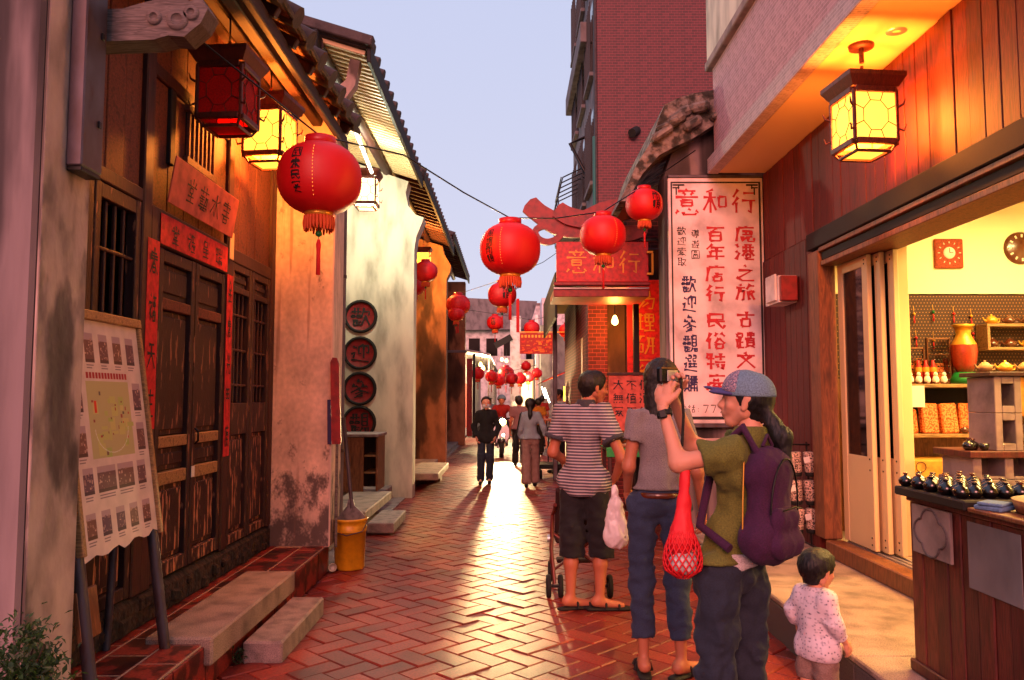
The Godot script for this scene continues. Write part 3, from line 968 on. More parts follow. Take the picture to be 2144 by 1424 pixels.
func build_house_two_and_three() -> void:
	var h = thing("white_lit_house", "old house with four round name plates on its white lit end wall", "house", V(-2.4, 0, 9.7))
	BX(h, "front_wall", mats.plaster_ochre, -3.2, -2.75, 0, 4.9, 7.3, 11.9, .01)
	# end wall with the curved shoulder that carries the eave
	var poly = PackedVector2Array([Vector2(-1.5, 0), Vector2(.0, 0), Vector2(.0, 3.75), Vector2(.03, 3.95), Vector2(.10, 4.12), Vector2(.14, 4.24), Vector2(.02, 4.28), Vector2(-.1, 4.42), Vector2(-.14, 4.62), Vector2(-.1, 4.8), Vector2(-1.5, 5.3)])
	prism(h, "end_wall", mats.plaster_cream, poly, .35, Transform3D(Basis.IDENTITY, V(-1.46, 0, 12.35)))
	BX(h, "gable_wall", mats.black_wood_and_shade, -3.4, -1.86, 3.9, 5.05, 7.45, 7.7, .01)  # gable lies in darkness; that shade is put into the black colour
	roof_run(h, -1.40, 4.86, 7.62, 12.3, .30, 1.9, 40)
	# pale curved bracket under the verge
	var br = PackedVector2Array([Vector2(.0, .0), Vector2(.06, .02), Vector2(.09, .25), Vector2(.19, .5), Vector2(.35, .72), Vector2(.40, .98), Vector2(.30, 1.0), Vector2(.26, .78), Vector2(.08, .62), Vector2(-.01, .4)])
	prism(h, "curved_bracket", mats.plaster_pink, br, .12, Transform3D(Basis.IDENTITY, V(-1.90, 3.88, 7.86)))
	var ends = ms()
	add_box(ends, V(-2.3, 5.27, 7.6), Vector3(2.0, .10, .12), .01, Basis(Vector3(0, 0, 1), -.30))
	done(ends, "verge_ridge", mats.roof_tile, h)
	var walk = setting("house_walk")
	BX(walk, "walk_core", mats.concrete, -2.8, -1.75, -.01, .2, 7.3, 11.95, .01)
	BX(walk, "walk_core", mats.concrete, -2.8, -1.62, -.01, .12, 12.4, 30.0, .01)
	var s = thing("granite_step", "pale granite slab step under the wooden cabinet", "step", V(-1.7, .1, 9.6))
	BX(s, "slab", mats.granite, -2.1, -1.56, .16, .27, 8.7, 10.6, .012)
	s = thing("granite_block", "pale granite block step with dark hollow beside the yellow bucket", "step", V(-1.4, 0, 9.2))
	BX(s, "slab", mats.granite_gray, -1.555, -1.26, .03, .14, 8.75, 9.75, .01)
	BX(s, "foot", mats.concrete, -1.53, -1.3, -.01, .03, 8.85, 9.0, .004)
	BX(s, "foot", mats.concrete, -1.53, -1.3, -.01, .03, 9.5, 9.65, .004)
	s = thing("slab_step", "weathered slab step bridging the gutter before the orange lit wall", "step", V(-1.4, 0, 14.0))
	BX(s, "slab", mats.granite, -1.70, -1.16, .16, .27, 13.0, 15.2, .012)
	BX(s, "foot", mats.concrete, -1.65, -1.25, -.01, .16, 14.4, 14.8, .01)

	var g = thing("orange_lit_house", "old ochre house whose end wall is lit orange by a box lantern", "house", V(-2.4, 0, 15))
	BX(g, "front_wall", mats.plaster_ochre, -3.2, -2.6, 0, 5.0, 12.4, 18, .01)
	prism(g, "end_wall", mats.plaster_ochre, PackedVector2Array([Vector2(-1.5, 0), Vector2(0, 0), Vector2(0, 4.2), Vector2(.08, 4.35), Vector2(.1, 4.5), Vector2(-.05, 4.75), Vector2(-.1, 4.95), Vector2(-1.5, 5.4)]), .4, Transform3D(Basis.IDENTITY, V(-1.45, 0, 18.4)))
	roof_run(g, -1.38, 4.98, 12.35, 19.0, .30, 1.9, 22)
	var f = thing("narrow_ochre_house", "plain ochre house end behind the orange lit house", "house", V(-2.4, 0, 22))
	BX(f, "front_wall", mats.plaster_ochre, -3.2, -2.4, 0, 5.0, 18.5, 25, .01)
	BX(f, "end_wall", mats.plaster_ochre, -3.0, -1.42, 0, 5.15, 25, 25.4, .01)
	BX(f, "ledge", mats.plaster_gray, -3.0, -1.38, 2.9, 2.98, 24.98, 25.42, .01)
	roof_run(f, -1.38, 5.35, 19.05, 26.3, .30, 1.9, 18)

	# round name plates
	for i in 4:
		var c = V(-2.26, [2.72, 2.165, 1.63, 1.125][i], 11.99)
		var d = thing("round_plate", ["round red and black plate with a welcome character, topmost of four", "round red and black plate directly under the topmost plate", "round red and black plate directly above the lowest plate", "round red and black plate lowest on the white wall, above the cabinet"][i], "plaque", c, "round character plates on the white end wall")
		var up = Transform3D(Basis(Vector3(1, 0, 0), PI / 2), c)
		var st = ms()
		add_lathe(st, [Vector2(0, 0), Vector2(.215, 0), Vector2(.225, .005)], 28, up)
		done(st, "face", mats.carved_red, d)
		st = ms()
		add_lathe(st, [Vector2(.21, 0), Vector2(.21, .03), Vector2(.225, .04), Vector2(.25, .035), Vector2(.255, 0)], 28, up)
		done(st, "rim", mats.black_wood_and_shade, d)
		lettering(d, mats.ink, [["歡迎參觀"[i], -.14, -.14, .28]], flat(Transform3D(Basis.IDENTITY, c + Vector3(0, 0, .014))), .1)
	var cab = thing("wooden_cabinet", "plain plywood cabinet with open side shelves below the round plates", "cabinet", V(-2.1, .27, 11.0))
	BX(cab, "top", mats.concrete, -2.32, -1.72, .98, 1.02, 10.5, 11.2, .006)
	BX(cab, "front_panel", mats.wood_warm, -2.30, -1.92, .27, .975, 10.52, 10.55, .004)
	BX(cab, "side_panel", mats.wood_warm, -1.765, -1.74, .27, .975, 10.55, 11.15, .004)
	BX(cab, "back_panel", mats.wood_dark, -2.3, -1.77, .27, .975, 11.12, 11.15, .004)
	for y in [.5, .72]:
		BX(cab, "shelf", mats.wood_light, -1.92, -1.77, y, y + .025, 10.56, 11.1, .003)

# ---------------------------------------------------------------- the end of the street
func build_far_end() -> void:
	# shops on the left beyond the ochre house
	var a = thing("awning_shop", "low white walled shop with long pale awning and lit front", "shop", V(-2, 0, 33))
	BX(a, "wall", mats.tin_white, -3.2, -1.62, 0, 3.2, 26.4, 44, .01)
	var st = ms()
	add_box(st, V(-1.2, 3.0, 35), Vector3(1.1, .06, 18), .01, Basis(Vector3(0, 0, 1), -.18))
	done(st, "awning", mats.tin_white, a)
	for k in 5:
		BX(a, "post", mats.steel, -.78, -.72, 0, 2.9, 28 + k * 3.6, 28.06 + k * 3.6, .005)
	BX(a, "poster_wall", mats.faded_paper, -1.615, -1.60, .4, 2.0, 27, 30, .002)
	BX(a, "shutter", mats.steel_clean, -1.61, -1.59, .2, 2.3, 31, 33.5, .004)
	var bn = thing("cloth_banner", "narrow crimson and black cloth banner hanging at the ochre house corner", "banner", V(-1.33, 1.2, 25.8))
	BX(bn, "cloth", mats.carved_red, -1.40, -1.22, .25, 2.75, 25.7, 25.73, .003)
	BX(bn, "hem", mats.black_wood_and_shade, -1.21, -1.12, .2, 2.9, 25.7, 25.74, .003)
	# gabled house across the end
	var g = thing("grey_gabled_house", "grey house with dark sloping roof closing the street", "house", V(-1, 0, 52))
	BX(g, "wall", mats.tin_white, -8, 1.0, 0, 5.9, 50, 58, .02)
	prism(g, "roof", mats.plaster_gray, PackedVector2Array([Vector2(-7.6, 5.6), Vector2(1.1, 5.75), Vector2(1.7, 7.5), Vector2(-7.0, 7.9)]), 6.0, Transform3D(Basis.IDENTITY, V(0, 0, 55.5)))
	for k in 3:
		BX(g, "window", mats.black_glass, -2.6 + k * 1.1, -1.9 + k * 1.1, 4.1, 5.2, 49.96, 50.0, .01)
	var b = thing("grey_block", "plain grey concrete block with pale pink wall beyond the street end", "building", V(2, 0, 60))
	BX(b, "wall", mats.tin_white, .8, 3.4, 0, 8.3, 58.5, 66, .02)
	BX(b, "pale_wall", mats.sign_white, 2.2, 4.2, 0, 8.4, 55, 58.4, .02)
	BX(b, "coping", mats.concrete, .7, 3.5, 8.3, 8.45, 58.4, 66, .02)
	for k in 2:
		BX(b, "window", mats.black_glass, 1.1, 1.6, 6.0 + k * -1.8, 6.9 + k * -1.8, 58.46, 58.5, .01)
	var pole = thing("utility_post", "pale concrete post with a slanting dark board among the lanterns", "post", V(.2, 0, 40))
	BX(pole, "shaft", mats.tin_white, .0, .55, 0, 5.6, 40, 40.5, .02)
	st = ms()
	add_box(st, V(-.35, 4.3, 39.9), Vector3(.95, .32, .06), .005, Basis(Vector3(0, 0, 1), .5))
	done(st, "slanting_board", mats.black_wood_and_shade, pole)
	# shops on the right at the far end
	var c = thing("lit_corner_shop", "far corner shop with bright yellow interior behind the walkers", "shop", V(2, 0, 38))
	BX(c, "wall", mats.plaster_gray, 1.3, 4, 0, 4.6, 34, 48, .02)
	BX(c, "wall", mats.cream_wall, .55, 1.3, 0, 3.6, 44, 46, .02)
	BX(c, "window", mats.paper_lit_white, .62, 1.22, .9, 2.6, 43.96, 44.0, .01)
	BX(c, "steel_pillar", mats.steel_clean, 1.05, 1.2, 0, 5.0, 33.5, 33.65, .01)
	# paper print sign across the street
	var s = thing("print_banner", "orange and red printed food banner hanging under a pole", "banner", V(.9, 2.5, 18))
	BX(s, "pole", mats.gold, .2, 1.75, 2.965, 2.99, 18.0, 18.03, .003)
	var im = Image.create(96, 64, false, Image.FORMAT_RGB8)
	var r = RandomNumberGenerator.new()
	r.seed = 21
	im.fill(Color(.62, .10, .05))
	for i in 60:
		im.fill_rect(Rect2i(r.randi() % 90, 20 + r.randi() % 40, 3 + r.randi() % 10, 2 + r.randi() % 5), Color(r.randf_range(.7, .95), r.randf_range(.15, .5), .05))
	for i in 9:
		im.fill_rect(Rect2i(4 + i * 10, 6, 6, 8), Color(.9, .65, .2))
	BX(s, "print", picture("food_print", im, .6), .22, .97, 2.48, 2.955, 18.0, 18.015, .002)
	var v = thing("hanging_sign", "tall brown hanging sign with three pale characters by the brick pier", "sign", V(1.4, 1.9, 17))
	BX(v, "board", mats.wood_dark, 1.20, 1.56, 1.55, 2.50, 17.0, 17.04, .006)
	var items = []
	for i in 3:
		items.append(["酸梅湯"[i], .05, .05 + i * .3, .26])
	lettering(v, mats.wood_light, items, flat(Transform3D(Basis.IDENTITY, V(1.20, 2.5, 16.994))), .1)
	BX(v, "hook_bar", mats.black_metal, 1.3, 1.7, 2.51, 2.54, 17.0, 17.03, .003)
	# lit stall front on the right
	var k = thing("lit_stall", "food stall with glowing yellow sign panel and red awning", "stall", V(1.4, 0, 20))
	BX(k, "counter", mats.cart0, 1.05, 1.75, 0, .95, 19, 22, .01)
	BX(k, "sign_panel", mats.paper_lit, 1.38, 1.62, 2.45, 3.75, 16.2, 16.24, .004)
	BX(k, "lit_menu", mats.paper_lit, 1.25, 1.62, 1.2, 1.75, 18.6, 18.63, .004)
	st = ms()
	add_box(st, V(1.2, 2.05, 20), Vector3(1.0, .03, 3.2), .004, Basis(Vector3(0, 0, 1), .4))
	done(st, "awning", mats.carved_red, k)
	for q in [[.82, 1.72, 19.0], [.95, 1.82, 24.0]]:
		tube(k, "lamp_tube", mats.tube_lit, [V(q[0], q[1], q[2]), V(q[0] + .12, q[1] - .35, q[2])], .02, 6)
	lamp_light("stall_light", V(1.1, 1.75, 18.4), Color(1, .62, .2), 1.6, .1)
	lamp_light("sign_light", V(1.45, 3.0, 16.0), Color(1, .66, .2), 1.0, .1)
	# bare bulbs under the far awning
	var p = 0
	for q in [[-1.02, 2.62, 27.5], [-.98, 2.55, 29.0], [-.35, 3.1, 34.0], [-.15, 3.0, 33.0], [.55, 2.3, 30.0]]:
		var bl = thing("bare_bulb", "bare white bulb glowing under the far awning", "bulb", V(q[0], q[1], q[2]), "bulbs at the far end of the street")
		lathe(bl, "bulb", mats.bulb_lit, [Vector2(0, -.07), Vector2(.05, -.05), Vector2(.07, 0), Vector2(.05, .06), Vector2(.02, .1), Vector2(0, .1)], 10, V(q[0], q[1], q[2]))
		tube(bl, "cord", mats.black_metal, [V(q[0], q[1] + .1, q[2]), V(q[0], q[1] + .5, q[2])], .008, 5)
		p += 1
		if p != 2:
			lamp_light("bulb_light", V(q[0], q[1], q[2]), Color(1, .86, .62), 7.0, .06)

# ---------------------------------------------------------------- right row: the pottery shop
func build_shop() -> void:
	var r = RandomNumberGenerator.new()
	r.seed = 12
	var plat = setting("shop_platform")
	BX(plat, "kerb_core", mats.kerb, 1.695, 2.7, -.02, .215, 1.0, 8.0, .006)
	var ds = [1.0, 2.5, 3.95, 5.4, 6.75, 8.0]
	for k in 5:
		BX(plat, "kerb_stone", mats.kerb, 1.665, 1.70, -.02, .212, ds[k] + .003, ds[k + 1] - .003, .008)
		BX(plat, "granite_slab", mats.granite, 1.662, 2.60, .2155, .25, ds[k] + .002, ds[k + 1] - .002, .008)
	var h = thing("pottery_shop", "timber clad pottery shop with wide open front and tiled canopy", "shop", V(3.5, 0, 5))
	BX(h, "sill", mats.wood_warm, 2.50, 2.64, .25, .372, 1.2, 6.40, .008)
	for k in 3:
		BX(h, "door_track", mats.steel_clean, 2.655 + k * .05, 2.675 + k * .05, .36, .378, 1.2, 6.35, .002)
	# boards between opening and the neighbour
	for k in 10:
		var d0 = 6.62 + k * .138
		BX(h, "wall_plank", mats["plank%d" % (r.randi() % 4)], 2.54 + r.randf() * .006, 2.60, .25, 2.855, d0 + .002, d0 + .136, .004)
	BX(h, "wall_core", mats.dark_room, 2.605, 3.0, .0, 3.75, 6.95, 8.0, 0)
	BX(h, "jamb", mats.wood_warm, 2.50, 2.64, .375, 2.70, 6.40, 6.615, .008)
	BX(h, "lintel", mats.black_wood_and_shade, 2.49, 2.62, 2.72, 2.86, 1.2, 6.62, .006)
	BX(h, "lintel_rail", mats.wood_warm, 2.505, 2.62, 2.68, 2.715, 1.2, 6.40, .004)
	BX(h, "track_box", mats.black_wood_and_shade, 2.53, 2.62, 2.61, 2.675, 1.2, 6.40, .004)
	BX(h, "track_trim", mats.wood_warm, 2.52, 2.80, 2.565, 2.605, 1.2, 6.40, .004)
	for k in 46:
		var d0 = 1.3 + k * .1435
		BX(h, "wall_plank", mats["plank%d" % (r.randi() % 4)], 2.55 + r.randf() * .008, 2.62, 2.862, 3.745, d0 + .002, d0 + .1415, .004)
	BX(h, "canopy_soffit", mats.soffit, 2.10, 2.62, 3.75, 3.80, 1.0, 7.86, .004)
	BX(h, "canopy_edge", mats.strip_tile, 1.99, 2.10, 3.745, 3.90, 1.0, 7.88, .006)
	BX(h, "canopy_face", mats.stucco_beam, 2.06, 2.16, 3.90, 4.90, 1.0, 7.88, .006)
	BX(h, "balcony_wall", mats.plaster_cream, 2.02, 2.2, 4.90, 8.5, 1.0, 7.95, .01)
	BX(h, "balcony_ledge", mats.concrete, 2.0, 2.1, 4.83, 4.92, 1.0, 7.96, .01)
	BX(h, "upper_floors", mats.plaster_gray, 2.63, 6.6, 3.9, 9.0, 1.0, 7.9, .01)
	BX(h, "end_wall", mats.plaster_gray, 2.62, 5.6, .0, 3.85, 6.96, 8.0, .0)
	# downlights in the soffit
	for d in [4.75, 3.1]:
		var st = ms()
		add_lathe(st, [Vector2(.025, -.003), Vector2(.055, -.004), Vector2(.062, .0)], 18, Transform3D(Basis.IDENTITY, V(2.38, 3.748, d)))
		done(st, "downlight_ring", mats.steel_clean, h)
	# room
	BX(h, "room_floor", mats.granite, 2.62, 5.6, .2, .36, 1.0, 6.95, 0)
	BX(h, "room_back", mats.cream_wall, 5.6, 5.7, .2, 3.3, 1.0, 6.95, 0)
	BX(h, "room_near_wall", mats.cream_wall, 2.64, 5.6, .2, 3.3, .9, 1.0, 0)
	BX(h, "room_ceiling", mats.cream_wall, 3.2, 5.6, 3.2, 3.3, 1.0, 6.95, 0)
	BX(h, "dropped_ceiling", mats.soffit, 2.63, 3.2, 2.72, 2.78, 1.0, 6.95, 0)
	BX(h, "drop_face", mats.cream_wall, 3.17, 3.2, 2.78, 3.3, 1.0, 6.95, 0)
	BX(h, "room_wall", mats.cream_wall, 2.62, 5.6, 2.40, 3.3, 6.88, 6.955, 0)
	BX(h, "pegboard_wall", mats.pegboard, 2.62, 5.6, 1.66, 2.398, 6.90, 6.955, 0)
	BX(h, "lower_wall", mats.wood_warm, 2.62, 5.6, .36, 1.66, 6.90, 6.955, 0)
	for d in [5.9, 4.9, 3.9]:
		var n = Node3D.new()
		n.name = "downlight"
		h.add_child(n, true)
		n.position = V(2.92, 2.72, d) - gpos(h)
		var st = ms()
		add_lathe(st, [Vector2(.045, -.004), Vector2(.07, -.008), Vector2(.078, .0)], 18, Transform3D(Basis.IDENTITY, V(2.92, 2.72, d)))
		done(st, "ring", mats.steel_clean, n)
		st = ms()
		add_lathe(st, [Vector2(0, -.001), Vector2(.044, -.001)], 18, Transform3D(Basis.IDENTITY, V(2.92, 2.72, d)))
		done(st, "lamp_glass", mats.bulb_lit, n)
		var s = SpotLight3D.new()
		s.name = "downlight_beam"
		s.light_color = Color(1, .72, .34)
		s.light_energy = 4.0
		s.spot_angle = 70
		s.spot_range = 12
		s.light_size = .05
		s.shadow_enabled = true
		add_child(s, true)
		s.position = V(2.92, 2.70, d)
		s.rotation_degrees = Vector3(-90, 0, 0)
	# ceiling tubes
	for d in [5.6, 4.2]:
		var n = Node3D.new()
		n.name = "tube_lamp"
		h.add_child(n, true)
		n.position = V(4.2, 3.17, d) - gpos(h)
		BX(n, "housing", mats.plain_white, 3.6, 4.8, 3.165, 3.199, d - .05, d + .05, .004)
		tube(n, "tube", mats.tube_lit, [V(3.64, 3.14, d), V(4.76, 3.14, d)], .018, 8)
		var al = AreaLight3D.new()
		al.name = "tube_light"
		al.light_color = Color(1, .83, .50)
		al.light_energy = 9.0
		al.area_size = Vector2(1.1, .12)
		al.shadow_enabled = true
		add_child(al, true)
		al.position = V(4.2, 3.115, d)
		al.rotation_degrees = Vector3(-90, 0, 0)
	# sliding door leaves pushed to the far end
	var leaves = [[2.66, 5.84, 6.37], [2.71, 5.74, 6.27], [2.76, 5.64, 6.17]]
	for i in 3:
		var e: Array = leaves[i]
		var n = Node3D.new()
		n.name = "door_leaf"
		h.add_child(n, true)
		n.position = V(e[0], .38, e[1]) - gpos(h)
		BX(n, "stile", mats.cream_paint, e[0] - .018, e[0] + .018, .385, 2.56, e[1], e[1] + .09, .004)
		BX(n, "stile", mats.cream_paint, e[0] - .018, e[0] + .018, .385, 2.56, e[2] - .09, e[2], .004)
		BX(n, "kick_panel", mats.cream_paint, e[0] - .014, e[0] + .014, .385, 1.06, e[1] + .091, e[2] - .091, .003)
		BX(n, "top_rail", mats.cream_paint, e[0] - .016, e[0] + .016, 2.48, 2.56, e[1] + .091, e[2] - .091, .003)
		BX(n, "pane", mats.black_glass, e[0] - .006, e[0] + .006, 1.061, 2.479, e[1] + .091, e[2] - .091, .0)
		for y in [.42, .47, .96, 1.04, 2.49, 2.52]:
			BX(n, "screw", mats.black_metal, e[0] - .022, e[0] - .0175, y, y + .012, e[1] + .04, e[1] + .052, .002)
	BX(h, "door_post", mats.cream_paint, 2.80, 2.93, .36, 2.72, 5.80, 5.95, .006)
	# meter box on the boards
	var mb = thing("meter_box", "pinkish sheet metal meter box with red side on the dark boards", "box", V(2.5, 2.3, 7.2))
	prism(mb, "case", mats.sign_white, PackedVector2Array([Vector2(0, 0), Vector2(.36, 0), Vector2(.36, .24), Vector2(.0, .24), Vector2(-.0, .16)]), .16, Transform3D(Basis(Vector3(0, 0, -1), Vector3.UP, Vector3(1, 0, 0)), V(2.38, 2.34, 7.0)))
	BX(mb, "cover", mats.carved_red, 2.385, 2.53, 2.35, 2.57, 6.94, 6.998, .006)
	BX(mb, "peak", mats.sign_white, 2.36, 2.38, 2.36, 2.6, 7.04, 7.3, .006)

# ---------------------------------------------------------------- the neighbour with the big white sign
func ribbon(pts: Array, widths: Array) -> PackedVector2Array:
	var c = Curve2D.new()
	for i in pts.size():
		var t: Vector2 = (pts[min(i + 1, pts.size() - 1)] - pts[max(i - 1, 0)]) / 6.0
		c.add_point(pts[i], -t, t)
	var n = 26
	var l = PackedVector2Array()
	var r = PackedVector2Array()
	for i in n + 1:
		var f = float(i) / n * (pts.size() - 1)
		var k: int = min(int(f), pts.size() - 2)
		var p = c.sample(k, f - k)
		var q = c.sample(k, min(f - k + .02, 1.0)) - c.sample(k, max(f - k - .02, 0.0))
		var w: float = lerp(float(widths[k]), float(widths[k + 1]), f - k) / 2.0
		if i == 0 or i == n:
			w *= .45
		var s = Vector2(-q.y, q.x).normalized() * w
		l.append(p + s)
		r.append(p - s)
	r.reverse()
	l.append_array(r)
	return l

func build_sign_house() -> void:
	var h = thing("mossy_gable_house", "old plaster house end with broken mossy gable roof behind the white sign", "house", V(2.1, 0, 8.2))
	prism(h, "gable_wall", mats.plaster_purple, PackedVector2Array([Vector2(1.58, 0), Vector2(2.75, 0), Vector2(2.75, 4.45), Vector2(2.12, 4.3), Vector2(1.66, 4.0), Vector2(1.58, 3.75)]), .35, Transform3D(Basis.IDENTITY, V(0, 0, 8.38)))
	prism(h, "roof", mats.moss_roof, PackedVector2Array([Vector2(1.10, 3.46), Vector2(1.17, 3.46), Vector2(1.33, 3.74), Vector2(1.50, 3.93), Vector2(1.66, 4.02), Vector2(1.82, 4.09), Vector2(2.12, 4.28), Vector2(2.75, 4.42), Vector2(2.75, 4.72), Vector2(2.35, 4.68), Vector2(2.2, 4.73), Vector2(2.05, 4.60), Vector2(1.86, 4.57), Vector2(1.7, 4.52), Vector2(1.56, 4.45), Vector2(1.49, 4.28), Vector2(1.44, 4.10), Vector2(1.27, 3.83)]), 2.7, Transform3D(Basis.IDENTITY, V(0, 0, 10.55)))
	var rr = RandomNumberGenerator.new()
	rr.seed = 31
	for k in 16:
		var t = rr.randf()
		var p = V(lerp(1.5, 2.6, t), lerp(4.2, 4.56, t) + rr.randf_range(-.08, .1), 7.86 - rr.randf() * .05)
		B(h, "roof_stone", mats.moss_roof, p, Vector3(rr.randf_range(.12, .3), rr.randf_range(.05, .12), .14), Vector3(0, rr.randf_range(-20, 20), rr.randf_range(5, 35)), .03)
	BX(h, "front_wall", mats.plaster_purple, 2.3, 2.75, 0, 3.6, 8.4, 10.5, .01)
	# next house: brick pier, ochre wall, facing up the street
	var f = thing("brick_shop_house", "red brick shop house with ochre wall panel behind the red name sign", "shop", V(1.6, 0, 12))
	BX(f, "pier", mats.brick_wall, 1.03, 1.29, 0, 3.9, 10.5, 10.8, .008)
	BX(f, "ochre_panel", mats.plaster_ochre, 1.291, 1.53, .9, 3.9, 10.55, 10.75, .006)
	BX(f, "wall", mats.brick_wall, 1.10, 3.0, 0, 4.0, 10.8, 16.0, .01)
	BX(f, "recess_wall", mats.wood_dark, 1.531, 2.3, 0, 3.5, 10.6, 10.79, .01)
	BX(f, "door_frame", mats.cream_paint, 1.09, 1.105, 0, 2.4, 12.0, 12.2, .005)
	BX(f, "eave", mats.black_wood_and_shade, .72, 1.3, 3.2, 3.35, 11.0, 16.2, .01)
	BX(f, "eave_board", mats.black_wood_and_shade, .68, .72, 2.7, 3.4, 12.0, 16.2, .01)
	BX(f, "shade_pole", mats.steel, .78, .86, 0, 3.2, 14.5, 14.58, .01)
	var b = thing("gold_letter_banner", "tall red cloth with gold characters hanging on the brick shop", "banner", V(1.75, 1.8, 10.45))
	BX(b, "cloth", mats.sign_red, 1.54, 1.99, 1.78, 3.05, 10.44, 10.45, .003)
	var items = []
	for i in 5:
		items.append(["易理研究所"[i], .12, .14 + i * .3, .25, .25])
	lettering(b, mats.ink_gold, items, flat(Transform3D(Basis.IDENTITY, V(1.54, 3.05, 10.434))), .1)
	var pb = thing("fortune_board", "reddish notice board with rows of black characters over the green table", "board", V(1.4, 1.3, 9.6))
	BX(pb, "panel", mats.faded_paper, 1.19, 1.72, 1.10, 1.76, 9.6, 9.63, .004)
	BX(pb, "frame_top", mats.wood_dark, 1.17, 1.74, 1.765, 1.80, 9.58, 9.63, .004)
	items = []
	for j in 3:
		for i in 3:
			items.append([["大不值", "無值酒", "家不無"][j][i], .05 + i * .16, .05 + j * .16, .12])
	lettering(pb, mats.ink, items, flat(Transform3D(Basis.IDENTITY, V(1.19, 1.76, 9.594))), .11)
	var gt = thing("green_table", "stall table with bright green cloth under the notice board", "table", V(1.4, 0, 9.2))
	mat("green_cloth", Color(.12, .55, .25), .7)
	BX(gt, "table_top", mats.wood_dark, 1.08, 1.60, .90, .93, 8.9, 9.5, .005)
	BX(gt, "cloth", mats.green_cloth, 1.07, 1.61, .84, .935, 8.89, 8.90, .002)
	BX(gt, "cloth_top", mats.green_cloth, 1.07, 1.61, .931, .936, 8.9, 9.51, .002)
	for q in [[1.11, 8.93], [1.56, 8.93], [1.11, 9.46], [1.56, 9.46]]:
		BX(gt, "leg", mats.wood_dark, q[0] - .02, q[0] + .02, 0, .90, q[1] - .02, q[1] + .02, .004)
	var tr = thing("tin_tray", "shallow tin tray of sweets on the green cloth", "tray", V(1.28, .936, 9.1))
	lathe(tr, "tray", mats.wood_warm, [Vector2(0, .002), Vector2(.13, .002), Vector2(.15, .03), Vector2(.155, .03), Vector2(.135, -.001)], 18, V(1.28, .94, 9.1))
	for k in 8:
		B(tr, "sweet", mats["plaster_cream" if k % 2 else "wood_light"], V(1.28 + cos(k * .8) * .07, .958, 9.1 + sin(k * .8) * .07), Vector3(.045, .03, .04), Vector3(0, k * 31, 0), .008)
	var bx = thing("paper_carton", "small pale carton standing behind the tin tray", "carton", V(1.5, .936, 9.3))
	BX(bx, "carton", mats.plaster_cream, 1.42, 1.56, .938, 1.10, 9.24, 9.36, .004)

	# red name sign with carved ribbon top
	var s = thing("red_name_sign", "horizontal red shop sign with gold characters jutting into the street", "sign", V(1.06, 2.8, 9.05))
	BX(s, "board", mats.sign_red, .53, 1.585, 2.815, 3.28, 9.02, 9.08, .006)
	BX(s, "lower_rail", mats.carved_red, .50, 1.60, 2.775, 2.812, 9.0, 9.1, .006)
	lettering(s, mats.ink_gold, [["意", .11, .10, .24, .27], ["和", .42, .10, .24, .27], ["行", .72, .10, .24, .27]], flat(Transform3D(Basis.IDENTITY, V(.53, 3.28, 9.015))), .075)
	for e in [[1.56, 1.63, 3.14, 3.165], [1.56, 1.63, 2.89, 2.915], [1.61, 1.635, 2.916, 3.139]]:
		BX(s, "yellow_bracket", mats.gold, e[0], e[1], e[2], e[3], 8.97, 9.0, .003)
	BX(s, "arm", mats.black_metal, 1.5, 2.3, 3.29, 3.32, 9.03, 9.07, .004)
	var aw = thing("red_awning_board", "dark red sagging canopy board under the red name sign", "canopy", V(1.06, 2.6, 9.2))
	BX(aw, "board", mats.carved_red, .50, 1.60, 2.655, 2.74, 9.1, 9.9, .006)
	BX(aw, "rail", mats.steel_clean, .50, 1.60, 2.742, 2.765, 9.08, 9.1, .004)
	BX(aw, "rear_post", mats.black_wood_and_shade, 1.53, 1.6, 0, 2.655, 9.82, 9.9, .004)
	var rb = thing("carved_ribbon", "carved dark red wooden ribbon with curling ends above the name sign", "ornament", V(.8, 3.3, 9.05))
	var k = .00174
	var xf = Transform3D(Basis(Vector3(k, 0, 0), Vector3(0, -k, 0), Vector3(0, 0, 1)), V(-.374, 4.40, 9.12))
	prism(rb, "upper_ribbon", mats.carved_red, ribbon([Vector2(330, 375), Vector2(415, 450), Vector2(540, 520), Vector2(700, 520), Vector2(850, 450), Vector2(1000, 415), Vector2(1090, 440)], [130, 125, 150, 175, 165, 140, 90]), .06, xf)
	prism(rb, "lower_ribbon", mats.carved_red, ribbon([Vector2(520, 420), Vector2(600, 470), Vector2(720, 500), Vector2(860, 545), Vector2(980, 590), Vector2(1120, 560)], [110, 120, 115, 115, 100, 70]), .05, Transform3D(xf.basis, xf.origin + Vector3(0, 0, .055)))
	prism(rb, "curl", mats.carved_red, ribbon([Vector2(540, 545), Vector2(450, 530), Vector2(385, 560), Vector2(400, 615), Vector2(460, 640), Vector2(530, 615), Vector2(570, 560)], [50, 42, 40, 42, 42, 40, 50]), .06, Transform3D(xf.basis, xf.origin + Vector3(0, 0, .002)))

	var wl = thing("stall_bulb", "warm bare bulb under the red canopy board lighting the ochre panel", "bulb", V(1.32, 2.45, 9.95))
	lathe(wl, "bulb", mats.bulb_lit, [Vector2(0, -.05), Vector2(.035, -.03), Vector2(.045, 0), Vector2(.03, .05), Vector2(.015, .08), Vector2(0, .08)], 10, V(1.32, 2.45, 9.98))
	tube(wl, "cord", mats.black_metal, [V(1.32, 2.53, 9.98), V(1.32, 3.3, 9.98)], .006, 5)
	lamp_light("stall_bulb_light", V(1.32, 2.455, 9.98), Color(1, .62, .26), .7, .05)
	# white sign
	var w = thing("white_shop_sign", "tall white sign board with red and blue characters in black border", "sign", V(2.1, 1.25, 7.97))
	BX(w, "board", mats.sign_white, 1.60, 2.56, 1.24, 3.72, 7.93, 7.98, .006)
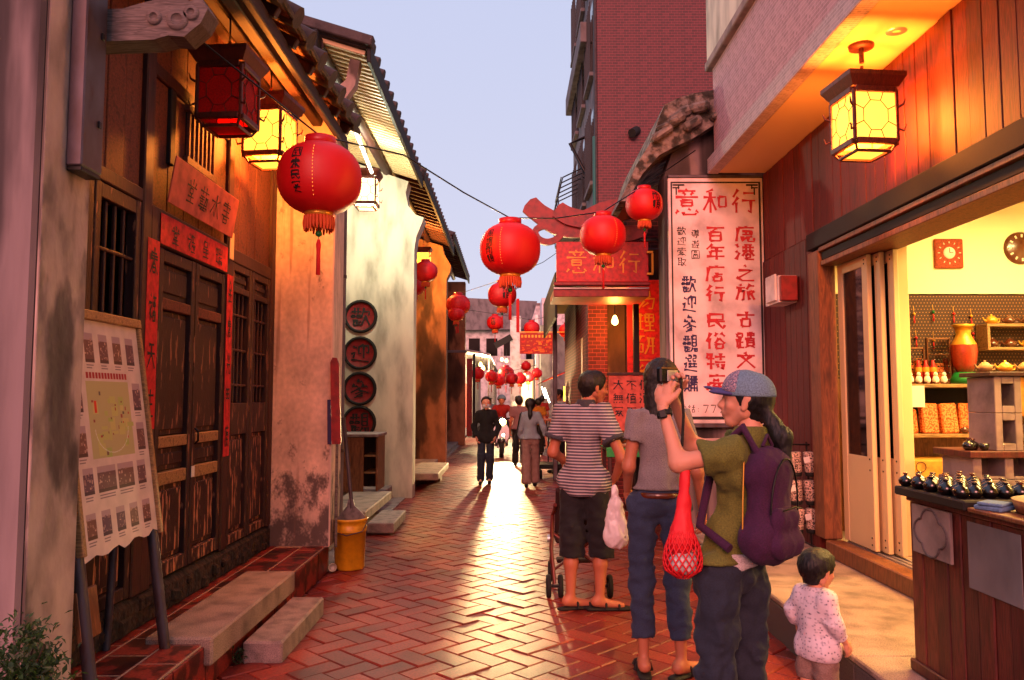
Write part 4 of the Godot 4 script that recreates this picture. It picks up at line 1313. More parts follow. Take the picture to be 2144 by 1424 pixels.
	for e in [[1.625, 2.535, 3.665, 3.68], [1.625, 2.535, 1.28, 1.31], [1.625, 1.64, 1.311, 3.664], [2.515, 2.535, 1.311, 3.664]]:
		BX(w, "border", mats.ink, e[0], e[1], e[2], e[3], 7.925, 7.93, .001)
	for e in [[1.60, 2.56, 3.72, 3.75], [1.60, 2.56, 1.20, 1.24]]:
		BX(w, "edge_trim", mats.steel, e[0], e[1], e[2], e[3], 7.92, 7.98, .004)
	for sx in [0, 1]:
		for q in [[.0, .0, .12, .018], [.0, .03, .07, .014], [.03, .03, .014, .08], [.055, .0, .012, .05]]:
			var x: float = 1.645 + q[0] if sx == 0 else 2.51 - q[0] - q[2]
			BX(w, "corner_fret", mats.ink, x, x + q[2], 3.655 - q[1] - q[3], 3.655 - q[1], 7.926, 7.93, .0005)
	var sf = flat(Transform3D(Basis.IDENTITY, V(1.60, 3.72, 7.927)))
	var at = func(ch: String, zx: float, zy: float, zw: float, zh: float) -> Array: return [ch, (zx - 112.0 - (zy - 60.0) * .034) / 480.0 * .96, (zy - 60.0) / 1215.0 * 2.48, zw / 480.0 * .96, zh / 1215.0 * 2.48]
	items = [at.call("意", 147, 115, 122, 135), at.call("和", 290, 115, 122, 125), at.call("行", 436, 115, 120, 125)]
	lettering(w, mats.ink_red, items, sf, .1)
	items = []
	for e in [["鹿", 300], ["港", 390], ["之", 495], ["旅", 590], ["古", 725], ["蹟", 825], ["文", 925], ["化", 1030]]:
		items.append(at.call(e[0], 458 + (e[1] - 300) * .02, e[1], 95, 82))
	for e in [["百", 300], ["年", 390], ["店", 497], ["行", 595], ["民", 730], ["俗", 830], ["特", 930], ["產", 1032]]:
		items.append(at.call(e[0], 308 + (e[1] - 300) * .02, e[1], 96, 84))
	lettering(w, mats.ink_red, items, sf, .15)
	items = []
	for i in 6:
		items.append(at.call("歡迎參觀選購"[i], 190 + i * 4.2, 550 + i * 98, 70, 82))
	lettering(w, mats.ink_blue, items, sf, .13)
	items = []
	for i in 4:
		items.append(at.call("歡迎索取"[i], 162 + i * 2, 305 + i * 52, 44, 42))
	for i in 3:
		items.append(at.call("導遊圖"[i], 234 + i * 2, 320 + i * 52, 40, 42))
	items.append(at.call("電", 190, 1184, 34, 38))
	items.append(at.call("話", 234, 1184, 36, 38))
	items.append(at.call(":", 270, 1184, 34, 38))
	for i in 6:
		items.append(at.call("7", 300 + i * 38, 1180, 40, 44))
	lettering(w, mats.ink, items, sf, .1)
	var lb = thing("leaning_board", "plain pale pink board leaning below the white sign", "board", V(2.4, .25, 7.8))
	BX(lb, "panel", mats.sign_white, 2.22, 2.58, .3, 1.42, 7.78, 7.82, .005)
	BX(lb, "foot", mats.wood_dark, 2.24, 2.56, .25, .30, 7.77, 7.84, .004)

# ---------------------------------------------------------------- the tall brick building behind
func build_tower() -> void:
	var t = thing("brick_tower", "tall narrow building clad in red tile rising above the old roofs", "building", V(4, 0, 24))
	BX(t, "front_wall", mats.tower_tile, 2.24, 7.0, 0, 19, 20, 20.4, .02)
	BX(t, "side_wall", mats.plaster_gray, 2.27, 2.6, 0, 19, 20.41, 28, .01)
	BX(t, "core", mats.plaster_gray, 2.61, 7.0, 0, 18.8, 20.41, 28, .0)
	BX(t, "corner_strip", mats.roof_tile, 2.18, 2.238, 0, 19, 20.02, 20.3, .01)
	for fl in 5:
		var y = 4.3 + fl * 3.0
		for k in 3:
			var d = 21.0 + k * 2.4
			var n = Node3D.new()
			n.name = "window"
			t.add_child(n, true)
			n.position = V(2.27, y, d) - gpos(t)
			BX(n, "glass", mats.black_glass, 2.25, 2.268, y, y + 2.0, d, d + 1.7, .0)
			BX(n, "sill", mats.plaster_gray, 2.14, 2.265, y - .12, y - .01, d - .05, d + 1.75, .01)
			for g in 7:
				BX(n, "grille_bar", mats.black_metal, 2.16, 2.19, y, y + 2.0, d + .05 + g * .26, d + .08 + g * .26, .003)
	mat("teal_paint", Color(.10, .38, .36), .6)
	BX(t, "drain_pipe", mats.teal_paint, 2.12, 2.19, 0, 8.2, 20.0, 20.1, .02)
	BX(t, "top_ledge", mats.plaster_gray, 2.0, 2.26, 11.6, 12.2, 22, 28, .02)
	tube(t, "spout", mats.black_wood_and_shade, [V(3.25, 8.33, 19.98), V(3.1, 8.2, 19.8)], .12, 8)
	var c = thing("window_cage", "rounded iron window cage bulging from the side of the brick tower", "cage", V(1.8, 7.0, 24))
	for i in 6:
		var d = 23.0 + i * .6
		tube(c, "rib", mats.black_metal, [V(2.26, 6.3, d), V(1.5, 6.4, d), V(1.4, 7.4, d), V(1.55, 7.95, d), V(2.26, 8.3, d)], .022, 5)
	for y in [6.4, 7.4, 7.95]:
		var x: float = 1.4 if y == 7.4 else 1.5
		tube(c, "rail", mats.black_metal, [V(x, y, 23.0), V(x, y, 26.0)], .02, 5)
	BX(c, "floor_sheet", mats.plaster_gray, 1.5, 2.26, 6.28, 6.31, 23.0, 26.0, .005)
	tube(c, "prop", mats.black_metal, [V(2.2, 8.0, 22.8), V(1.75, 8.9, 22.8), V(2.2, 9.1, 22.8)], .05, 6)

# ---------------------------------------------------------------- lanterns
func red_lantern(text: String, at_angle: float, group: String, label: String, seg := 36) -> Node3D:
	# globe of ribbed cloth, half a metre across, hung from the origin
	var o = thing("red_lantern", label, "lantern", Vector3.ZERO, group)
	var R = .255
	var H = .215
	var cy = -.27
	var rad = func(y: float) -> float: return R * pow(maxf(0.0, 1.0 - pow(absf(y) / (H * 1.06), 2.4)), .5)
	var prof = []
	var n = 44
	for i in n + 1:
		var y = -H + 2.0 * H * i / n
		prof.append(Vector2(rad.call(y) + (.003 if i % 2 else -.002), y + cy))
	lathe(o, "globe", mats.lantern_red, prof, seg)
	var e: float = rad.call(H)
	lathe(o, "top_ring", mats.lantern_rim, [Vector2(e * .98, cy + H - .005), Vector2(e * 1.04, cy + H), Vector2(e * 1.04, cy + H + .045), Vector2(e * .9, cy + H + .045), Vector2(e * .9, cy + H)], 24)
	lathe(o, "bottom_ring", mats.gold, [Vector2(e * .86, cy - H - .028), Vector2(e * .92, cy - H - .028), Vector2(e * .98, cy - H + .004), Vector2(e * .86, cy - H + .004)], 24)
	var fr = ms()
	var r = RandomNumberGenerator.new()
	r.seed = 3
	for k in 26:
		var a = TAU * k / 26.0
		var p = Vector3(cos(a) * e * .9, cy - H - .025, sin(a) * e * .9)
		add_tube(fr, [p, p + Vector3(cos(a) * .006, -.035 - r.randf() * .02, sin(a) * .006), p + Vector3(cos(a) * .004, -.075 - r.randf() * .02, sin(a) * .004)], [.011, .011, .006], 5, true)
	done(fr, "fringe", mats.tassel_fringe, o)
	tube(o, "hanger", mats.gold, [Vector3(0, 0, 0), Vector3(0, cy + H + .04, 0)], .004, 5)
	tube(o, "hanger_bar", mats.black_metal, [Vector3(-e, cy + H + .03, 0), Vector3(e, cy + H + .03, 0)], .004, 5)
	tube(o, "tassel_cord", mats.jade, [Vector3(0, cy - H, 0), Vector3(0, cy - H - .17, 0)], .003, 5)
	lathe(o, "bead", mats.jade, [Vector2(0, -.022), Vector2(.018, -.012), Vector2(.022, 0), Vector2(.018, .012), Vector2(0, .022)], 10, Vector3(0, cy - H - .13, 0))
	lathe(o, "tassel", mats.tassel, [Vector2(0, -.22), Vector2(.014, -.22), Vector2(.012, -.08), Vector2(.016, -.03), Vector2(.008, 0), Vector2(0, .002)], 8, Vector3(0, cy - H - .165, 0))
	var sf = func(x: float, y: float, h: float) -> Vector3:
		var yy = -y
		var a = at_angle + x / R
		var q: float = rad.call(yy) + .004 + h
		return Vector3(sin(a) * q, yy + cy, cos(a) * q)
	if text != "":
		var items = []
		var m = text.length()
		var size = .20 / m + .014
		for i in m:
			items.append([text[i], -size / 2.0, -.135 + i * (size + .006), size])
		lettering(o, mats.ink, items, sf, .13)
	var st = ms()
	for i in 15:
		var y = -.15 + i * .021
		var a = at_angle + .42
		var q: float = rad.call(y) + .001
		add_box(st, Vector3(sin(a) * q, y + cy, cos(a) * q), Vector3(.004, .008, .004), 0)
	done(st, "gold_seam", mats.gold, o)
	return o

func box_lantern(label: String, group: String, lit: Material, s := 1.0) -> Node3D:
	# wooden box lantern, .30 m square; the origin is the middle of the box
	var o = thing("box_lantern", label, "lantern", Vector3.ZERO, group)
	var w = .15 * s
	var hh = .175 * s
	for sx in [-1, 1]:
		for sz in [-1, 1]:
			B(o, "post", mats.lamp_wood, Vector3(sx * w, 0, sz * w), Vector3(.022 * s, hh * 2.0, .022 * s))
	for y in [-hh, hh]:
		for q in [[0, 1], [0, -1], [1, 0], [-1, 0]]:
			B(o, "rail", mats.lamp_wood, Vector3(q[0] * w, y, q[1] * w), Vector3(.036 * s if q[0] != 0 else w * 2.0 - .024 * s, .04 * s, .036 * s if q[0] == 0 else w * 2.0 - .024 * s))
	# bottom tray: an open frame below the box
	for q in [[0, 1], [0, -1], [1, 0], [-1, 0]]:
		B(o, "tray_rail", mats.lamp_wood, Vector3(q[0] * w * .78, -hh - .055 * s, q[1] * w * .78), Vector3(.02 * s if q[0] != 0 else w * 1.5, .022 * s, .02 * s if q[0] == 0 else w * 1.56))
	for sx in [-1, 1]:
		for sz in [-1, 1]:
			tube(o, "corner_drop", mats.lamp_wood, [Vector3(sx * w, -hh, sz * w), Vector3(sx * w * .8, -hh - .055 * s, sz * w * .8)], .009 * s, 5)
			tube(o, "horn", mats.lamp_wood, [Vector3(sx * w, hh * .3, sz * w), Vector3(sx * (w + .035 * s), hh * .3 + .02 * s, sz * (w + .02 * s)), Vector3(sx * (w + .045 * s), hh * .3 + .055 * s, sz * (w + .03 * s))], [.01 * s, .008 * s, .004 * s], 5)
			tube(o, "horn", mats.lamp_wood, [Vector3(sx * w, -hh * .5, sz * w), Vector3(sx * (w + .035 * s), -hh * .5 - .02 * s, sz * (w + .02 * s)), Vector3(sx * (w + .045 * s), -hh * .5 + .02 * s, sz * (w + .03 * s))], [.01 * s, .008 * s, .004 * s], 5)
	# flared cornice, open above
	var st = ms()
	st.set_smooth_group(-1)
	var lo = w + .012 * s
	var hi = w + .05 * s
	for k in 4:
		var a = PI / 2 * k
		var b = Basis(Vector3.UP, a)
		for th in [0.0, .012]:
			out_poly(st, [b * Vector3(-lo, hh + .02 * s + th, lo), b * Vector3(lo, hh + .02 * s + th, lo), b * Vector3(hi, hh + .085 * s + th, hi), b * Vector3(-hi, hh + .085 * s + th, hi)], [Vector2.ZERO, Vector2.ZERO, Vector2.ZERO, Vector2.ZERO], b * Vector3(0, -1 if th == 0.0 else 1, 1))
		out_poly(st, [b * Vector3(-hi, hh + .085 * s, hi), b * Vector3(hi, hh + .085 * s, hi), b * Vector3(hi, hh + .115 * s, hi), b * Vector3(-hi, hh + .115 * s, hi)], [Vector2.ZERO, Vector2.ZERO, Vector2.ZERO, Vector2.ZERO], b * Vector3(0, 0, 1))
	done(st, "cornice", mats.lamp_wood, o)
	# paper on four sides and below
	st = ms()
	st.set_smooth_group(-1)
	var p = w - .004 * s
	for k in 4:
		var b = Basis(Vector3.UP, PI / 2 * k)
		out_poly(st, [b * Vector3(-w, -hh, p), b * Vector3(w, -hh, p), b * Vector3(w, hh, p), b * Vector3(-w, hh, p)], [Vector2.ZERO, Vector2.ZERO, Vector2.ZERO, Vector2.ZERO], b * Vector3(0, 0, 1))
	out_poly(st, [Vector3(-p * .75, -hh - .045 * s, -p * .75), Vector3(p * .75, -hh - .045 * s, -p * .75), Vector3(p * .75, -hh - .045 * s, p * .75), Vector3(-p * .75, -hh - .045 * s, p * .75)], [Vector2.ZERO, Vector2.ZERO, Vector2.ZERO, Vector2.ZERO], Vector3.DOWN)
	done(st, "lantern_paper", lit, o)
	# lattice: octagon and spokes on each side
	for k in 4:
		var b = Basis(Vector3.UP, PI / 2 * k)
		var ls = ms()
		var oct = []
		for i in 9:
			var a = TAU * i / 8.0 + PI / 8
			oct.append(b * Vector3(cos(a) * w * .62, sin(a) * hh * .62, p + .006 * s))
		add_tube(ls, oct, .0034 * s, 4)
		for i in 8:
			var a = TAU * i / 8.0 + PI / 8
			var far = Vector2(cos(a), sin(a))
			far /= max(absf(far.x), absf(far.y))
			add_tube(ls, [oct[i], b * Vector3(far.x * w * .95, far.y * hh * .95, p + .006 * s)], .0034 * s, 4)
		done(ls, "lattice", mats.lamp_wood, o)
	lathe(o, "bulb", mats.bulb_lit if lit != mats.paper_red else mats.plain_white, [Vector2(0, -.05), Vector2(.03, -.03), Vector2(.035, 0), Vector2(.02, .04), Vector2(0, .045)], 10)
	tube(o, "stem", mats.lamp_wood, [Vector3(0, hh + .12 * s, 0), Vector3(0, hh + .22 * s, 0)], .012 * s, 8)
	for k in 2:
		tube(o, "spider", mats.lamp_wood, [Vector3(-hi, hh + .1 * s, 0).rotated(Vector3.UP, k * PI / 2), Vector3(0, hh + .13 * s, 0), Vector3(hi, hh + .1 * s, 0).rotated(Vector3.UP, k * PI / 2)], .008 * s, 5)
	return o

func build_lanterns() -> void:
	# box lanterns
	var warm = Color(1, .54, .19)
	var l = box_lantern("lit wooden box lantern hanging from the shop canopy", "wooden box lanterns", mats.paper_lit, .93)
	l.position = V(2.25, 3.245, 4.95)
	l.rotation.y = deg_to_rad(6)
	tube(l, "drop_rod", mats.lamp_wood, [Vector3(0, .39, 0) , Vector3(0, .50, 0)], .016, 8).position = Vector3.ZERO
	lathe(l, "ceiling_plate", mats.lamp_wood, [Vector2(0, .485), Vector2(.075, .485), Vector2(.08, .505), Vector2(0, .506)], 16).position = Vector3.ZERO
	lamp_light("lantern_light", V(2.25, 3.25, 4.95), warm, 2.0, .06)
	var d = box_lantern("unlit wooden box lantern with red painted panels under the old eave", "wooden box lanterns", mats.paper_red, .95)
	d.position = V(-1.83, 3.44, 5.05)
	d.rotation.y = deg_to_rad(-4)
	var f = box_lantern("lit wooden box lantern beside the unlit one under the old eave", "wooden box lanterns", mats.paper_lit, .95)
	f.position = V(-1.80, 3.45, 5.85)
	f.rotation.y = deg_to_rad(-8)
	lamp_light("lantern_light", V(-1.80, 3.455, 5.85), warm, 3.2, .06)
	var g = box_lantern("white glowing box lantern by the pale end wall", "wooden box lanterns", mats.paper_lit_white, .95)
	g.position = V(-1.90, 4.20, 10.35)
	lamp_light("lantern_light", V(-1.90, 4.205, 10.35), Color(.96, .97, .84), 4.5, .08)
	var k = box_lantern("small amber box lantern against the orange lit wall", "wooden box lanterns", mats.paper_lit, .85)
	k.position = V(-1.80, 4.35, 16.4)
	lamp_light("lantern_light", V(-1.80, 4.355, 16.4), Color(1, .70, .34), 8.0, .08)
	for e in [[l, 0.0], [d, .62], [f, .62], [g, .75], [k, .7]]:
		if e[1] > 0.0:
			tube(e[0], "hook_cord", mats.black_metal, [Vector3(0, .36, 0), Vector3(0, .36 + e[1] * .7, 0)], .006, 5).position = Vector3.ZERO
	# tube lamp over the white wall
	var tl = thing("strip_lamp", "white strip lamp slanting under the eave above the pale end wall", "lamp", V(-1.95, 4.5, 10))
	tube(tl, "tube", mats.tube_lit, [V(-1.82, 4.62, 9.2), V(-1.80, 4.40, 10.3)], .022, 8)
	BX(tl, "clamp", mats.steel, -1.85, -1.79, 4.62, 4.66, 9.15, 9.25, .004)

	# red lanterns on the wire across the street
	var big = red_lantern("國泰民安", -.35, "red cloth lanterns strung over the street", "big red lantern lettered for peace, hanging before the old eave")
	big.position = V(-1.18, 3.12, 4.85)
	var two = red_lantern("風調雨順", -.75, "red cloth lanterns strung over the street", "red lantern with black characters hanging over the middle of the street")
	two.position = V(0, 3.02, 6.67)
	var third = red_lantern("", .1, "red cloth lanterns strung over the street", "plain red lantern in front of the red name sign")
	third.position = V(.85, 3.20, 7.2)
	third.scale = Vector3(.82, .82, .82)
	var four = red_lantern("雨順", .55, "red cloth lanterns strung over the street", "red lantern by the top corner of the white sign")
	four.position = V(1.30, 3.55, 7.6)
	four.scale = Vector3(.70, .70, .70)
	# [x, hanging height, d, size, label]
	var far = [
		[-.13, 3.43, 13.0, .92, "red lantern hanging right below the middle street lantern"], [-.37, 3.55, 19.5, .8, "small red lantern on the far wire over the walkers"], [.53, 3.4, 19.5, .76, "small red lantern beside the printed food banner"],
		[1.30, 3.22, 18.2, .72, "small red lantern before the glowing stall sign"], [1.46, 3.0, 18.0, .62, "small red lantern tucked behind another by the stall sign"],
		[-1.36, 3.72, 12.7, .75, "red lantern on the corner of the orange lit wall"], [-1.78, 3.8, 14.5, .9, "red lantern half hidden behind the pale end wall"], [-1.05, 3.62, 16.0, .95, "red lantern above another on the ochre house corner"], [-1.08, 3.35, 15.9, .66, "red lantern under another on the ochre house corner"],
	]
	for e in far:
		var c = copy(four, V(e[0], e[1], e[2]), e[0] * 2.0, e[4])
		c.scale = Vector3.ONE * e[3]
	for e in [[-1.05, 2.5, 26.0, .85], [-.62, 2.42, 26.5, .85], [-.14, 2.62, 27.5, 1.1], [-.38, 2.3, 27.0, .85], [.05, 2.3, 25.2, .8], [.36, 2.42, 29.0, .9], [.48, 2.6, 24.0, .6], [.70, 2.5, 30.6, .85], [.95, 2.55, 28.2, .75]]:
		var c = copy(four, V(e[0], e[1], e[2]), e[0] * 3.0, "tiny red lantern in the cluster at the far end of the street")
		c.scale = Vector3.ONE * e[3]
		c.set_meta("group", "far cluster of red lanterns")
	# wires
	var wire = thing("lantern_wire", "sagging wire that carries the lanterns across the street", "wire", V(0, 3.2, 6))
	var pts = [V(-1.98, 3.62, 3.75), V(-1.6, 3.38, 4.3), V(-1.18, 3.12, 4.85), V(-.72, 3.14, 5.3), V(-.35, 3.05, 5.95), V(0, 3.02, 6.67), V(.4, 3.08, 6.95), V(.85, 3.2, 7.2), V(1.30, 3.55, 7.6), V(1.88, 4.0, 7.92)]
	tube(wire, "cable", mats.black_metal, pts, .006, 5)
	wire = thing("back_wire", "thin wire with lanterns strung further down the street", "wire", V(0, 3.4, 15))
	tube(wire, "cable", mats.black_metal, [V(-1.4, 3.9, 18.0), V(-.9, 3.62, 15.9), V(-.13, 3.43, 13.0), V(.5, 3.55, 12.0), V(1.1, 3.85, 11.2)], .005, 5)
	tube(wire, "cable", mats.black_metal, [V(-1.4, 3.7, 19.5), V(-.37, 3.55, 19.5), V(.53, 3.4, 19.5), V(1.1, 3.5, 19.4)], .006, 5)
	tube(wire, "cable", mats.black_metal, [V(-1.3, 2.6, 26.4), V(-.62, 2.4, 26.5), V(.18, 2.42, 27.0), V(.9, 2.6, 27.2)], .008, 5)
	# strip flag that hangs from the lantern below the middle one
	var fl = thing("lantern_streamer", "narrow crimson ribbon hanging beside a street lantern", "ribbon", V(.05, 2.7, 12.9))
	BX(fl, "ribbon", mats.tassel, .10, .15, 2.55, 3.1, 12.85, 12.86, .001)

# ---------------------------------------------------------------- things standing in the street
func poster_image() -> Image:
	var im = Image.create(280, 420, false, Image.FORMAT_RGB8)
	var r = RandomNumberGenerator.new()
	r.seed = 17
	var n = FastNoiseLite.new()
	n.frequency = .02
	for y in 420:
		for x in 280:
			var v = .95 + n.get_noise_2d(x, y) * .07
			im.set_pixel(x, y, Color(.86 * v, .77 * v, .74 * v))
	var photo = func(x: int, y: int, w: int, h: int) -> void:
		var hue = r.randf()
		var dark = Color(.36, .24, .33).lerp(Color(.45, .30, .26), hue)
		im.fill_rect(Rect2i(x, y, w, h), Color(.66, .55, .58))
		im.fill_rect(Rect2i(x, y + int(h * .25), w, int(h * .75)), dark)
		for k in 26:
			im.fill_rect(Rect2i(x + r.randi() % (w - 3), y + int(h * .2) + r.randi() % int(h * .75), 2 + r.randi() % 4, 1 + r.randi() % 5), dark.lerp(Color(.82, .66, .6), r.randf() * .9))
		im.fill_rect(Rect2i(x, y + h - 6, w, 6), dark * .7)
		for k in 2:
			im.fill_rect(Rect2i(x + 2, y + h + 4 + k * 5, w - 6 - r.randi() % 8, 2), Color(.5, .42, .44))
	for i in 5:
		photo.call(18 + i * 52, 26, 32, 54)
	for i in 2:
		photo.call(14, 116 + i * 78, 32, 54)
		photo.call(236, 116 + i * 78, 32, 54)
	photo.call(22, 268, 34, 46)
	photo.call(70, 268, 66, 46)
	photo.call(144, 268, 62, 46)
	photo.call(222, 268, 34, 46)
	for i in 5:
		photo.call(18 + i * 52, 346, 32, 44)
	for i in 14:
		im.fill_rect(Rect2i(66 + i * 11, 98, 8, 11), Color(.62, .12, .16))
	# the map
	im.fill_rect(Rect2i(62, 114, 158, 140), Color(.70, .66, .47))
	for k in 26:
		im.fill_rect(Rect2i(64 + r.randi() % 140, 118 + r.randi() % 120, 8 + r.randi() % 20, 6 + r.randi() % 18), Color(.78, .72, .46).lerp(Color(.62, .70, .36), r.randf()))
	for k in 20:
		im.fill_rect(Rect2i(70 + r.randi() % 140, 120 + r.randi() % 125, 3 + r.randi() % 5, 3 + r.randi() % 5), Color(.75, .25, .2).lerp(Color(.4, .35, .3), r.randf()))
	im.fill_rect(Rect2i(84, 150, 8, 22), Color(.85, .2, .12))
	for a in 60:
		var t = a / 60.0 * PI
		im.fill_rect(Rect2i(140 + int(cos(t) * 62), 200 + int(sin(t) * 46), 2, 2), Color(.85, .84, .8))
	return im

func leaf_clump(st: SurfaceTool, c: Vector3, spread: Vector3, count: int, size: float, seed_: int) -> void:
	var r = RandomNumberGenerator.new()
	r.seed = seed_
	st.set_smooth_group(-1)
	for i in count:
		var p = c + Vector3(r.randfn(0, .5) * spread.x, r.randfn(0, .5) * spread.y, r.randfn(0, .5) * spread.z)
		var b = Basis.from_euler(Vector3(r.randf_range(-1.2, 1.2), r.randf() * TAU, r.randf_range(-.8, .8)))
		var l = size * r.randf_range(.6, 1.2)
		var w = l * .42
		var z = [Vector2.ZERO, Vector2.ZERO, Vector2.ZERO, Vector2.ZERO]
		out_poly(st, [p, p + b * Vector3(w / 2, .1 * l, l * .5), p + b * Vector3(0, -.05 * l, l)], z, b.y)
		out_poly(st, [p, p + b * Vector3(0, -.05 * l, l), p + b * Vector3(-w / 2, .1 * l, l * .5)], z, b.y)

func wheel(parent: Node, at: Vector3, rad: float, wide: float, axis: Basis, rim: Material) -> void:
	var n = Node3D.new()
	n.name = "wheel"
	parent.add_child(n, true)
	n.position = at - gpos(parent)
	var st = ms()
	add_lathe(st, [Vector2(rad * .72, -wide / 2), Vector2(rad * .92, -wide / 2), Vector2(rad, -wide / 4), Vector2(rad, wide / 4), Vector2(rad * .92, wide / 2), Vector2(rad * .72, wide / 2)], 18, Transform3D(axis, at))
	done(st, "tyre", mats.rubber, n)
	st = ms()
	add_lathe(st, [Vector2(0, -wide * .4), Vector2(rad * .25, -wide * .4), Vector2(rad * .3, -wide * .2), Vector2(rad * .73, -wide * .2), Vector2(rad * .73, wide * .2), Vector2(rad * .3, wide * .2), Vector2(rad * .25, wide * .4), Vector2(0, wide * .4)], 14, Transform3D(axis, at))
	done(st, "rim", rim, n)

func build_street_props() -> void:
	var r = RandomNumberGenerator.new()
	r.seed = 5
	# standing map board
	var b = thing("map_board", "standing wooden board with a printed sheet of photographs round a map", "notice board", V(-1.8, .24, 3.8))
	var up = Vector3(-.15, 1.05, 0).normalized()
	var xf = Transform3D(Basis(Vector3(0, 0, -1), up, Vector3(0, 0, -1).cross(up)), V(-1.79, .81, 3.385))
	var bar = func(called: String, m: Material, x0: float, x1: float, y0: float, y1: float, z0: float, z1: float) -> void:
		var st = ms()
		add_box(st, xf * Vector3((x0 + x1) / 2, (y0 + y1) / 2, (z0 + z1) / 2), Vector3(x1 - x0, y1 - y0, z1 - z0), .004, xf.basis)
		done(st, called, m, b)
	bar.call("backing", mats.wood_gray, .01, .75, .06, 1.075, -.02, -.006)
	bar.call("frame_top", mats.wood_light, 0, .76, 1.055, 1.10, -.02, .018)
	bar.call("frame_side", mats.wood_light, 0, .03, .02, 1.053, -.02, .015)
	bar.call("frame_side", mats.wood_light, .73, .76, .0, 1.053, -.02, .015)
	var pm = picture("map_print", poster_image(), .7)
	pm.uv1_scale = Vector3(1.0 / .70, -1.0 / 1.06, 1)
	pm.uv1_offset = Vector3(0, 1.0, 0)
	var sheet = PackedVector2Array([Vector2(0, 1.055), Vector2(.70, 1.055)])
	for i in 15:
		var t = 1.0 - i / 14.0
		sheet.append(Vector2(.70 * t, -.01 + sin(i * 1.7) * .013 + r.randf() * .012 + t * .02))
	var st2 = ms()
	add_prism(st2, sheet, .002, xf * Transform3D(Basis.IDENTITY, Vector3(.03, 0, -.004)))
	done(st2, "printed_sheet", pm, b)
	for e in [[.03, .0], [.73, .0]]:
		var base = xf * Vector3(e[0], -.585, -.03)
		tube(b, "front_leg", mats.steel, [base, xf * Vector3(e[0], 1.0, -.03)], .028, 8)
		var top = xf * Vector3(e[0], .95, -.05)
		tube(b, "rear_leg", mats.steel, [Vector3(-2.02, .24, base.z + .03), top], .02, 8)
	bar.call("lower_plank", mats.wood_warm, .0, .16, -.33, -.12, -.055, -.03)
	# shrub against the stained wall
	var s = thing("potted_shrub", "leafy green shrub in a clay pot at the foot of the stained wall", "shrub", V(-1.66, 0, 2.72))
	lathe(s, "pot", mats.tile0, [Vector2(0, .0), Vector2(.12, 0), Vector2(.16, .26), Vector2(.175, .26), Vector2(.175, .3), Vector2(.15, .3), Vector2(.14, .27), Vector2(0, .27)], 20, V(-1.68, 0, 2.72))
	for i in 5:
		var a = TAU * i / 5.0
		tube(s, "stem", mats.bark, [V(-1.68, .26, 2.72), V(-1.68 + cos(a) * .06, .5, 2.72 + sin(a) * .06), V(-1.68 + cos(a) * .13, .68, 2.72 + sin(a) * .12)], [.01, .007, .003], 5)
	for i in 2:
		var st = ms()
		leaf_clump(st, V(-1.68, .55, 2.72), Vector3(.17, .16, .16), 620, .034, 40 + i)
		leaf_clump(st, V(-1.58, .60, 2.74), Vector3(.06, .05, .08), 110, .034, 50 + i)
		leaf_clump(st, V(-1.60, .72, 2.72), Vector3(.05, .06, .06), 70, .03, 60 + i)
		done(st, "foliage", mats["leaf%d" % i], s)
	var w = thing("weed_tuft", "small green weed growing beside the low granite block", "weed", V(-1.56, 0, 4.62))
	var wst = ms()
	leaf_clump(wst, V(-1.54, .05, 4.60), Vector3(.05, .05, .05), 90, .03, 71)
	done(wst, "foliage", mats.leaf0, w)

	# bucket, shovel, paddle
	var k = thing("yellow_bucket", "dirty yellow plastic bucket standing by the far wing wall", "bucket", V(-1.41, 0, 7.12))
	lathe(k, "shell", mats.yellow_bucket, [Vector2(0, .004), Vector2(.122, .004), Vector2(.128, .015), Vector2(.14, .33), Vector2(.146, .33), Vector2(.146, .33), Vector2(.148, .37), Vector2(.144, .375), Vector2(.145, .415), Vector2(.152, .418), Vector2(.153, .44), Vector2(.146, .442), Vector2(.14, .40), Vector2(.125, .03), Vector2(0, .03)], 30, V(-1.41, 0, 7.12))
	tube(k, "handle", mats.steel, [V(-1.56, .40, 7.12), V(-1.54, .34, 7.0), V(-1.41, .31, 6.965), V(-1.28, .34, 7.0), V(-1.26, .40, 7.12)], .005, 6)
	var sh = thing("long_shovel", "grey long handled shovel standing blade down in the yellow bucket", "shovel", V(-1.41, .35, 7.14))
	tube(sh, "handle", mats.steel, [V(-1.40, .52, 7.14), V(-1.46, 1.05, 7.16), V(-1.495, 1.32, 7.17)], .018, 8)
	prism(sh, "blade", mats.zinc, PackedVector2Array([Vector2(-.13, 0), Vector2(.13, 0), Vector2(.12, .05), Vector2(.035, .14), Vector2(.02, .2), Vector2(-.02, .2), Vector2(-.035, .14), Vector2(-.12, .05)]), .012, Transform3D(Basis(Vector3(0, 0, 1), .06), V(-1.40, .40, 7.14)))
	var pd = thing("red_paddle", "narrow red painted board with dark edge leaning on the wing wall corner", "board", V(-1.5, 1.1, 6.83))
	var px = Transform3D(Basis(Vector3(0, 0, 1), .03), V(-1.55, 1.10, 6.845))
	prism(pd, "board", mats.carved_red, PackedVector2Array([Vector2(.03, 0), Vector2(.11, 0), Vector2(.105, .68), Vector2(.085, .735), Vector2(.05, .74), Vector2(.03, .70)]), .025, px)
	prism(pd, "dark_edge", mats.ink_blue, PackedVector2Array([Vector2(-.005, 0), Vector2(.028, 0), Vector2(.028, .38), Vector2(-.002, .38)]), .02, px)
	tube(pd, "prop_stick", mats.wood_gray, [V(-1.47, .24, 6.82), V(-1.475, 1.12, 6.835)], .012, 6)
	var cup = thing("paper_cup", "crushed white paper cup lying by the yellow bucket", "cup", V(-1.55, 0, 6.95))
	var cst = ms()
